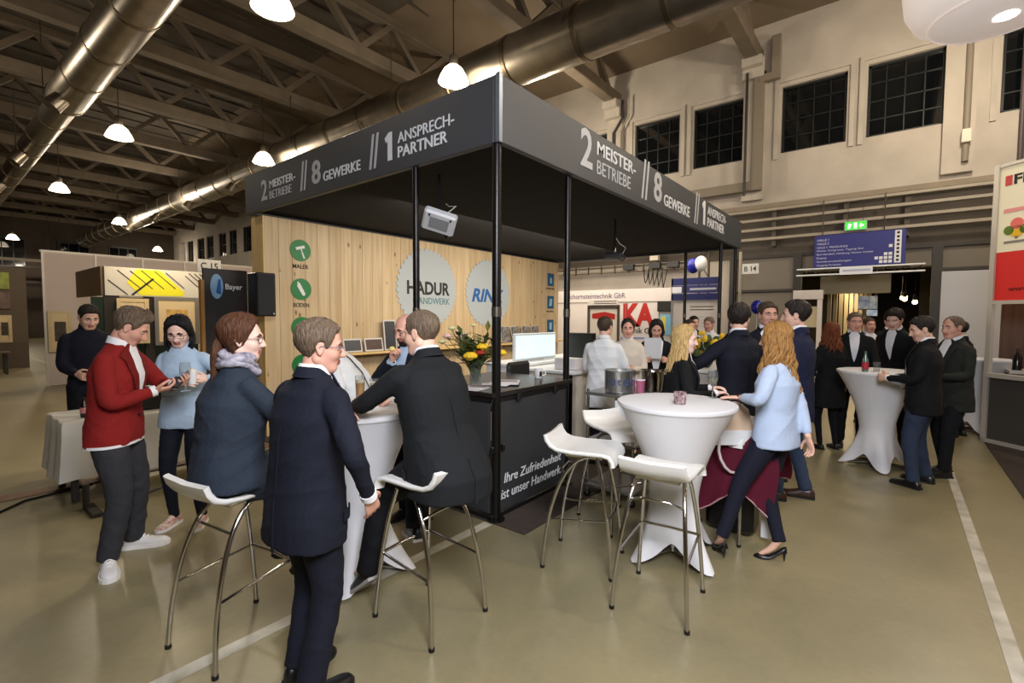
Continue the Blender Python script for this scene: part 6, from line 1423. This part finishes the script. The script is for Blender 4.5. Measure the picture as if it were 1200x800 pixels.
# dark panel with round logo in front of the wood wall end
bpn = thing('logo_panel', 'dark display panel with a pale blue round logo and the word Bayer', 'panel', (2.72, 7.35, 0)); mb = MB(); mb.span((2.50, 7.33, .05), (3.06, 7.38, 2.36)); mb.build('panel', mat('panel_dark', (30, 28, 30), .5), bpn); mb = MB(); mb.prism([(.13*math.cos(a)*(.62), .17*math.sin(a)) for a in [2*math.pi*i/24 for i in range(24)]], (2.66, 7.3295, 2.12), UX, UZ, .004); mb.build('logo_disc', mat('logo_sky', (128, 170, 206), .5), bpn)
MB().prism([(-.01, -.09), (.05, -.11), (.05, .1), (.02, .1)], (2.66, 7.325, 2.12), UX, UZ, .004).build('logo_mark', ink_blue, bpn); text('lettering', 'Bayer', bpn, (2.77, 7.3295, 2.06), UX, UZ, .22, .10, letter_w, .01, .004)
mb = MB(); mb.span((2.46, 7.31, .05), (2.50, 7.40, 2.2)); mb.build('edge_post', wood('edge_oak', (176, 130, 60), (150, 104, 44), (90, 60, 26)), bpn)
for x in (2.52, 3.02): mb = MB(); mb.box((x, 7.355, .02), (.06, .40, .04)); mb.build('foot', trim_blk, bpn)
# far left stands: posters, frames, table, sign "2"
fs1 = thing('far_stand_wall', 'distant stand wall with colourful posters at the far left edge', 'wall', (.3, 22, 0)); mb = MB(); mb.span((-3.5, 22, .0), (2.4, 22.08, 3.2)); mb.build('panel', mat('far_panel', (86, 74, 60), .8), fs1)
pcs = [(150, 120, 110), (170, 160, 60), (160, 100, 84), (120, 130, 90), (176, 150, 140), (140, 150, 70), (110, 90, 80), (186, 176, 120)]
for k in range(14): x = -1.4+.5*(k % 7); z = 1.9+.62*(k//7); c3 = pcs[k % 8]; mb = MB(); mb.span((x, 21.96, z), (x+.42, 22, z+.52)); mb.build('poster', mat('poster_c%d' % (k % 8), c3, .7, noise=(5, .4)), fs1)
picture(1.05, 20.5, .95, .75, .78, mat('frame_dark_brown', (50, 38, 28), .5), im1, 'dark framed picture far left beside the white partition'); picture(-.2, 20.6, .95, .6, .7, MATS['frame_cream'], im2, 'pale framed picture at the far left edge'); picture(1.75, 20.5, .9, .3, .8, MATS['frame_cream'], im1, 'narrow framed picture far left close to the partition')
ft = thing('display_table', 'low dark display table under the far left pictures', 'table', (.7, 20.2, 0)); mb = MB(); mb.box((.7, 20.2, .62), (2.2, .7, .05), bev=.006); mb.build('tabletop', MATS['far_panel'], ft)
for x in (-.3, 1.7):
    for y in (19.95, 20.45): mb = MB(); mb.box((x, y, .3), (.06, .06, .6)); mb.build('leg', dark_steel, ft)
for k, x in enumerate((.3, .8, 1.3)): mb = MB(); mb.box((x, 20.1, .76), (.34, .3, .22), bev=.01); mb.build('display_box', mat('dbox_%d' % k, ((150, 60, 44), (170, 160, 140), (90, 84, 70))[k], .7), None, None, ('red', 'cream', 'grey')[k]+' box on the far left display table', 'box')
h2 = nsign('2', 6.5, 46, 3.85, 1.0, .95, 'y', 'hall number sign reading 2 under the dark far roof'); 
for x in (6.2, 6.8): MB().cyl((x, 46.02, 4.8), (x, 46.02, 10.03), .02, n=6).build('hanger', dark_steel, h2)
bm = MB(); bm.box((2, 33, 4.35), (26, .12, .14)); bm.build('light_rail', pipe_m, None, None, 'long thin grey rail crossing the hall above the left partitions', 'rail')
for h in ('flat', 'relax', 'grip', 'hold'): make_hand(h)
def suit(m, **k):
    d = dict(kind='jacket', mat=m, open=.48, lapel=m, jcollar=m, collar='shirt_white', cuffs='shirt_white', hem=.17, buttons=2, flaps=m, vent=m, seam=m, vee=18, name='suit_jacket'); d.update(k); return d
TR = lambda m, **k: dict(mat=m, **k)
SHORT = lambda m, **k: dict(kind='short', mat=m, **k)
# --- left group
p_red = person('man in a red cardigan and white sneakers bent over a phone', (.86, 4.20, 0), -38, 1.80, fat=1.12, lean=6, head=(12, 34), detail=2, skin='skin_red',
    hands={'R': dict(at=('w', 1.04, 3.98, 1.20), pole=(.8, -1, -.4), pose='hold', back=(.3, .2, -1), dir=(-.4, .85, .1)), 'L': dict(at=('w', 1.19, 4.08, 1.22), pole=(-1, -.4, -.5), pose='hold', back=(-.3, .3, -1), dir=(.5, .8, .1))},
    feet={'R': dict(at=('w', .78, 4.10, 0), yaw=62), 'L': dict(at=('w', .98, 4.36, 0), yaw=-8)},
    top=dict(kind='shirt', name='cardigan', mat='red_knit', open=.50, vee=18, lapel='red_rib', collar='shirt_white', cuffs='shirt_white', hem=.10, ease=1.06, buttons=2, undershirt='shirt_white', fold=.006), legs=TR('charcoal', ease=1.06, hem=.066), shoes=('sneaker', 'shoe_white', 'sole_white'), hair=SHORT('hair_sandy', thick=.018, quiff=.018))
p_beh = person('man in dark navy looking down behind the red cardigan', (1.22, 6.95, 0), -95, 1.86, lean=4, head=(10, 28), detail=1, top=dict(kind='shirt', name='sweater', mat='navy', hem=.12, collar='navy'), legs=TR('trouser_black'), hair=SHORT('hair_dark'),
    hands={'R': dict(at=(.12, .3, 1.1), pose='hold'), 'L': dict(at=(-.10, .3, 1.1), pose='hold')})
p_lb = person('black-haired woman with glasses in a light blue shirt holding a cup', (1.38, 4.52, 0), 224, 1.74, fem=True, lean=3, head=(14, 26), detail=2, skin='skin_pale', glasses='frame_brown',
    hands={'R': dict(at=('w', 1.30, 4.24, 1.21), pole=(1, -.5, -.6), pose='hold', back=(.6, .5, .2), dir=(-.75, .6, .1)), 'L': dict(at=('w', 1.42, 4.16, 1.23), pole=(-1, -.5, -.6), pose='hold', back=(-.6, .5, .2), dir=(.75, .6, .1))},
    top=dict(kind='shirt', name='shirt', mat='light_blue', hem=.10, ease=1.08, collar='light_blue', sleeve_r=1.12, fold=.006), legs=TR('trouser_navy', hem=.042, ease=1.02), shoes=('sneaker', 'shoe_floral', 'sole_white'), hair=dict(kind='fem', mat='hair_black', thick=.020, long=.24, **{'from': 78}))
# --- table on the left
p_sw = person('woman in a slate dress with a ponytail and scarf on the bar stool', (1.02, 2.70, 0), -4, 1.74, fem=True, sit=True, pelvis=(0, -.01, .905), lean=7, head=(-30, 4), detail=2, skin='skin_pale', glasses='frame_dark', fat=1.28,
    hands={'R': dict(at=('w', 1.47, 2.52, 1.16), pole=(.7, -.6, -.8), pose='relax', back=(0, 0, 1)), 'L': dict(at=('w', 1.50, 2.86, 1.14), pole=(-1, -.4, -.6), pose='relax', back=(0, 0, 1))},
    feet={'R': dict(at=(.15, .30, .30), yaw=6, pitch=18), 'L': dict(at=(-.10, .30, .30), yaw=-4, pitch=18)},
    top=dict(kind='dress', name='dress', mat='slate_dress', sleeve=.46, skirt=.80, hem=.06, ease=1.12, sleeve_r=1.12, fold=.008), legs=TR('trouser_navy', name='leggings', hem=.044), shoes=('oxford', 'shoe_black', 'sole_black'), scarf='scarf_print', hair=dict(kind='fem', mat='hair_chestnut', thick=.022, tail=.30))
p_st = person('standing man in a dark navy suit with glasses, back to the camera', (1.05, 2.06, 0), 6, 1.72, pelvis=(-.02, .05, .895), lean=7, head=(-36, 8), detail=2, glasses='frame_blue', skin='skin_red', fat=1.12,
    hands={'R': dict(at=('w', 1.23, 1.78, .93), pole=(1, -.7, 0), pose='relax', back=(1, -.2, .2)), 'L': dict(at=('w', 1.45, 2.42, 1.18), pole=(-1, -.3, -.6), pose='relax', back=(0, 0, 1))},
    feet={'R': dict(at=(.10, -.02, 0), yaw=6), 'L': dict(at=(-.10, .06, 0), yaw=-6)}, top=suit('navy', hem=.20, ease=1.04), legs=TR('navy', hem=.068), hair=SHORT('hair_sandy', thick=.016))
p_sm = person('seated man in a black suit on the bar stool, seen from behind', (1.88, 2.02, 0), 84, 1.84, sit=True, pelvis=(0, .0, .905), lean=15, head=(26, 10), detail=2, fat=1.16,
    hands={'L': dict(at=('w', 1.72, 2.60, 1.17), pole=(-1, -.3, -.5), pose='relax', back=(0, 0, 1)), 'R': dict(at=('w', 2.02, 2.62, 1.17), pole=(1, -.4, -.5), pose='relax', back=(0, 0, 1))},
    feet={'L': dict(at=('w', 1.66, 2.42, .12), yaw=-4, pitch=38), 'R': dict(at=('w', 1.93, 2.30, .33), yaw=20, pitch=10)}, top=suit('black_suit', hem=.17, ease=1.06, flare=.0, hemy=-.07, hemd=.05), legs=TR('trouser_black', hem=.066), hair=SHORT('hair_sandy', thick=.009, line=.02), shoes=('oxford', 'shoe_black', 'sole_grey'))
p_bd = person('bearded man with glasses raising a snack behind the seated man', (2.62, 3.14, 0), 186, 1.76, lean=4, head=(-10, 20), detail=1, skin='skin_red', glasses='frame_brown', beard='hair_dark',
    hands={'R': dict(at=('w', 2.40, 3.14, 1.36), pole=(1, .2, -1), pose='grip', back=(1, .3, 0), dir=(-.3, .3, 1)), 'L': dict(at=(-.2, .28, 1.13), pole=(-1, -.3, -.5), back=(0, 0, 1))}, top=suit('navy', cuffs='light_blue', collar='light_blue', shirt='light_blue'), legs=TR('trouser_black'), hair=dict(kind='balding', mat='hair_brown', thick=.010))
p_ws = person('person in a white shirt with a dark shoulder strap behind the table', (2.56, 3.85, 0), 118, 1.70, lean=30, head=(20, 24), detail=1, top=dict(kind='shirt', name='shirt', mat='coat_white', hem=.10, ease=1.05, collar='coat_white'), legs=TR('trouser_black'), hair=SHORT('hair_brown'))
# --- middle
p_ch = person('man in a long white coat seen from behind by the steel tub', (5.0, 2.64, 0), 12, 1.74, lean=2, head=(-16, 6), detail=1, hands={'R': dict(at=(.16, .30, 1.12), pose='hold'), 'L': dict(at=(-.12, .28, 1.12), pose='hold')}, top=dict(kind='coat', name='coat', mat='coat_white', hem=.24, ease=1.06, collar='coat_white', collar_h=.03, fold=.007), legs=TR('trouser_black'), hair=SHORT('hair_brown', thick=.009))
person('person in a pale coat facing the man in the white coat', (5.60, 2.62, 0), 196, 1.72, fem=True, head=(10, 8), detail=1, skin='skin_red', hands={'R': dict(at=(.14, .26, 1.08), pose='hold'), 'L': dict(at=(-.12, .28, 1.1), pose='hold')}, top=dict(kind='coat', name='coat', mat='cream_knit', hem=.2, collar='coat_white'), legs=TR('trouser_black'), hair=dict(kind='fem', mat='hair_dark', thick=.012, tail=.16))
person('dark-haired woman in a black blazer and white blouse reading a sheet', (6.35, 2.56, 0), 205, 1.72, fem=True, lean=8, head=(0, 26), detail=1, hands={'R': dict(at=(.16, .30, 1.16), pose='hold', back=(1, 0, .2)), 'L': dict(at=(-.14, .32, 1.16), pose='hold', back=(-1, 0, .2))}, top=suit('black_cloth', hem=.14, open=.3, vee=34, buttons=0), legs=TR('trouser_black'), hair=dict(kind='fem', mat='hair_dark', thick=.018, long=.13, **{'from': 70}), skin='skin_red')
p_bl = person('long-haired blond woman in a black jacket behind the white table', (4.16, 1.44, 0), -62, 1.66, fem=True, head=(-14, 6), detail=1, skin='skin_pale', hands={'R': dict(at=(.18, .24, 1.10), back=(0, 0, 1)), 'L': dict(at=(-.14, .28, 1.10), back=(0, 0, 1))}, top=suit('black_cloth', hem=.14, open=.3, vee=36, buttons=1), legs=TR('trouser_black'), hair=dict(kind='fem', mat='hair_blond', thick=.022, long=.30, **{'from': 66}))
person('brown-haired person far behind the blond woman', (8.15, 2.72, 0), 215, 1.70, head=(20, 5), detail=0, skin='skin_red', top=suit('navy'), legs=TR('trouser_black'), hair=SHORT('hair_brown'))
person('dark-haired person by the far dark blue banner, left of two', (9.30, 3.02, 0), 210, 1.76, head=(20, 5), detail=0, top=suit('black_cloth'), legs=TR('trouser_black'), hair=SHORT('hair_dark'))
person('grey-haired person by the far dark blue banner, right of two', (8.72, 2.55, 0), 190, 1.74, head=(-20, 8), detail=0, skin='skin_red', top=dict(kind='shirt', name='shirt', mat='shirt_white', hem=.1, collar='shirt_white'), legs=TR('trouser_black'), hair=SHORT('hair_grey'))
# --- right group
p_n1 = person('navy-suited man turned away beside the wine glass, hand on the counter', (4.78, 1.14, 0), 62, 1.86, head=(-62, 4), detail=1, hands={'L': dict(at=('w', 4.72, 1.60, 1.28), pole=(-1, -.2, -.7), back=(0, .3, 1)), 'R': dict(at=(.27, .02, .92))}, top=suit('navy', hem=.18, ease=1.04), legs=TR('navy'), hair=SHORT('hair_dark', thick=.018))
p_bt = person('smiling man in a navy suit with white bow tie facing the camera', (5.80, 1.10, 0), 208, 1.90, head=(4, 4), detail=1, skin='skin_red', top=suit('navy', open=.36, vee=24), legs=TR('navy'), hair=SHORT('hair_brown', thick=.014))
p_n2 = person('man in a bright navy jacket and jeans with brown shoes, seen from behind', (5.19, .72, 0), 84, 1.89, head=(18, 4), detail=1, feet={'R': dict(at=(.12, -.08, 0), yaw=-10), 'L': dict(at=(-.12, .10, 0), yaw=-20)}, top=suit('navy_bright', hem=.22, ease=1.04), legs=TR('jeans'), shoes=('oxford', 'shoe_brown', 'sole_black'), hair=SHORT('hair_dark', thick=.018))
p_wb = person('woman with wavy honey hair in a pale blue blouse leaning on the table', (3.80, .68, 0), 74, 1.66, fem=True, pelvis=(.07, -.01, .90), lean=2, side=3, twist=8, head=(10, 4), detail=2, fat=1.1,
    hands={'L': dict(at=('w', 3.72, .86, 1.145), pole=(-1, -.25, -.9), pose='flat', back=(0, 0, 1), dir=(-.45, .9, 0)), 'R': dict(at=('w', 3.86, .44, .86), pole=(.9, -.6, 0), pose='relax', back=(.9, -.5, .1), dir=(.25, -.15, -1))},
    feet={'L': dict(at=('w', 3.58, .93, 0), yaw=38), 'R': dict(at=('w', 3.80, .60, 0), yaw=-34)},
    top=dict(kind='shirt', name='blouse', mat='pale_blue', hem=.10, ease=1.10, sleeve_r=1.16, pushed=.80, fold=.010), legs=TR('trouser_navy', hem=.05, ease=1.04), shoes=('pump', 'shoe_black', 'sole_black'), hair=dict(kind='fem', mat='hair_honey', thick=.022, long=.42, wave=.024, **{'from': 40}))
person('red-haired woman in a black coat behind the bright navy jacket', (7.50, .66, 0), 40, 1.67, fem=True, head=(-10, 0), detail=0, top=dict(kind='coat', name='coat', mat='black_cloth', hem=.34, ease=1.05), legs=TR('trouser_black', hem=.04), hair=dict(kind='fem', mat='hair_red', thick=.024, long=.26, wave=.014))
p_bf = person('man in a black suit holding a dark folder at the far table', (7.86, .44, 0), 188, 1.81, head=(10, 4), detail=0, skin='skin_red', hands={'L': dict(at=('w', 7.55, .20, 1.02), pose='grip', back=(-1, 0, 0)), 'R': dict(at=(.2, .25, 1.05), pose='hold')}, top=suit('black_cloth', hem=.2), legs=TR('trouser_black'), hair=SHORT('hair_sandy'))
person('man with open white collar in the crowd before the passage', (9.8, .36, 0), 212, 1.74, detail=0, skin='skin_red', top=suit('black_cloth', vee=38), legs=TR('trouser_black'), hair=SHORT('hair_brown'))
person('distant man in dark clothes in the passage opening', (11.3, .10, 0), 205, 1.80, detail=0, skin='skin_red', top=suit('black_cloth'), legs=TR('trouser_black'), hair=SHORT('hair_dark'))
person('tall dark-haired man in black bending to the far table', (8.3, -.02, 0), 150, 1.86, lean=6, head=(10, 20), detail=0, top=suit('black_cloth'), legs=TR('trouser_black'), hair=SHORT('hair_dark', thick=.026))
person('man in a dark jacket and blue jeans at the far table, back turned', (6.46, -.24, 0), 84, 1.755, head=(24, 18), detail=1, feet={'R': dict(at=(.16, -.04, 0), yaw=12), 'L': dict(at=(-.16, .04, 0), yaw=28)}, hands={'R': dict(at=(.14, .28, 1.08), pose='hold'), 'L': dict(at=(-.12, .28, 1.1), pose='hold')}, top=suit('black_cloth', hem=.17, ease=1.06), legs=TR('jeans_dark', ease=1.05), hair=SHORT('hair_dark', thick=.016), fat=1.1)
person('balding man in an olive black jacket at right, in profile', (7.12, -.50, 0), 128, 1.76, head=(4, 6), detail=1, skin='skin_red', feet={'R': dict(at=(.10, -.05, 0), yaw=0), 'L': dict(at=(-.12, .15, 0), yaw=10)}, hands={'R': dict(at=(.14, .28, 1.1), pose='hold'), 'L': dict(at=(-.12, .28, 1.1), pose='hold')}, top=suit('green_black', hem=.2, ease=1.04), legs=TR('trouser_black'), hair=SHORT('hair_sandy', thick=.007, line=.035), fat=1.08)
person('dark-clothed man with back turned by the pale door', (9.55, -.74, 0), 60, 1.70, detail=0, head=(-20, 5), top=suit('black_cloth'), legs=TR('trouser_black'), hair=SHORT('hair_dark'))
finish_people()

# --- things held
def wpt(info, k, d=(0, 0, 0)):
    S_, E, Wp, hd, back, hp = info['arm'][k]; return info['W']@(Wp+hd*(.085*info['s'])), (info['W'].to_3x3()@hd), (info['W'].to_3x3()@back)
def held_box(name, label, cat, info, k, dims, m, m2, off=(0, 0, 0), M=None):
    p, hd, bk_ = wpt(info, k); p = p+Vector(off); root = thing(name, label, cat, p); M = M or Matrix.Identity(3)
    MB().box(p, dims, M=M, bev=min(dims)*.3).build('case', m, root); MB().box(p+M@Vector((0, 0, dims[2]/2)), (dims[0]*.9, dims[1]*.9, .002), M=M).build('face', m2, root); return root
a, _, _ = wpt(p_red, 'R'); b, _, _ = wpt(p_red, 'L'); mid = (a+b)/2; Mph = Matrix.Rotation(R(-38), 3, 'Z')@Matrix.Rotation(R(25), 3, 'X')
ph = thing('phone', 'black phone in the hands of the man in the red cardigan', 'phone', mid); MB().box(mid+Vector((0, 0, .025)), (.075, .15, .009), M=Mph, bev=.003).build('case', trim_blk, ph); MB().box(mid+Vector((0, 0, .0305)), (.068, .135, .002), M=Mph).build('screen', mat('phone_screen', (60, 66, 74), .1), ph)
c = (b.x+.02, b.y+.03, b.z-.06); wineglass(c, 'empty wine glass held beside the red-cardigan man\'s phone', False)
a, _, _ = wpt(p_lb, 'R'); b, _, _ = wpt(p_lb, 'L'); mid = (a+b)/2; cp = thing('paper_cup', 'pale cup held in both hands by the woman in light blue', 'cup', (mid.x, mid.y, mid.z-.04)); c = (mid.x, mid.y, mid.z-.03); MB().lathe([(.03, 0), (.038, .10), (.036, .10), (.029, .005), (0, .005)], c, 18, cap=False).build('cup', letter_w, cp, 60); MB().lathe([(0, .085), (.034, .085), (.030, .11), (0, .115)], c, 16, cap=False).build('foam', foam_m, cp, 60)
p, hd, _ = wpt(p_bd, 'R'); sn_ = thing('canape', 'small pale snack held up by the bearded man', 'snack', p); MB().box(p+Vector((0, 0, .02)), (.05, .035, .022), bev=.008).build('bread', mat('bread', (222, 196, 130), .8), sn_); MB().sphere(p+Vector((0, 0, .035)), .018, 10, 6, (1.2, .9, .5)).build('topping', mat('topping', (226, 214, 120), .6), sn_, 60)
p, hd, _ = wpt(p_bf, 'L'); fo = thing('folder', 'flat dark folder under the arm of the man in black', 'folder', p); MB().box(p+Vector((-.02, -.02, -.02)), (.04, .40, .28), rz=R(20), bev=.006).build('cover', trim_blk, fo); MB().box(p+Vector((-.045, -.03, .03)), (.006, .30, .05), rz=R(20)).build('paper_edge', letter_g, fo)
# bow tie
TSb = p_bt['TS']; q = TSb.P(.985, 90, .014)
for sx in (-1, 1):
    V = [q+Vector((0, 0, 0)), q+Vector((sx*.055, 0, .024)), q+Vector((sx*.055, 0, -.024)), q+Vector((0, .018, 0)), q+Vector((sx*.055, .014, .024)), q+Vector((sx*.055, .014, -.024))]
    mb = MB(); mb.add(V, [(0, 1, 2), (3, 5, 4), (0, 3, 4, 1), (1, 4, 5, 2), (2, 5, 3, 0)]); mb.build('bow_tie', MATS['shirt_white'], p_bt['root'])
# strap over the white shirt
TSw = p_ws['TS']; mb = MB(); A_, F_ = TSw.patch([(.25, 292, 296), (.4, 284, 288), (.6, 274, 278), (.8, 262, 266), (.93, 252, 257)], .012, .006, 1); mb.add(A_, F_); mb.build('shoulder_strap', mat('strap_dark', (44, 44, 48), .6), p_ws['root'])
# sheet read by the woman in the black blazer
sh_ = thing('paper_sheet', 'white sheet held by the woman in the black blazer', 'paper', (6.02, 2.46, 1.3)); MB().box((6.00, 2.46, 1.32), (.006, .21, .28), M=Matrix.Rotation(R(25), 3, 'Z')@Matrix.Rotation(R(-15), 3, 'Y')).build('sheet', letter_w, sh_)
# white belt-bag and wrist watch on the leaning woman
p, hd, bk_ = wpt(p_wb, 'L')
S_, E, Wp, hd, back, hp = p_wb['arm']['L']; ax = (Wp-E).normalized(); g = Geo(); g.limb([Wp-ax*.012, Wp+ax*.006], [.030, .030], 14, 0, cap=False); part_mesh('wrist_watch', MATS['frame_brown'], p_wb['root'], g.v, g.f)
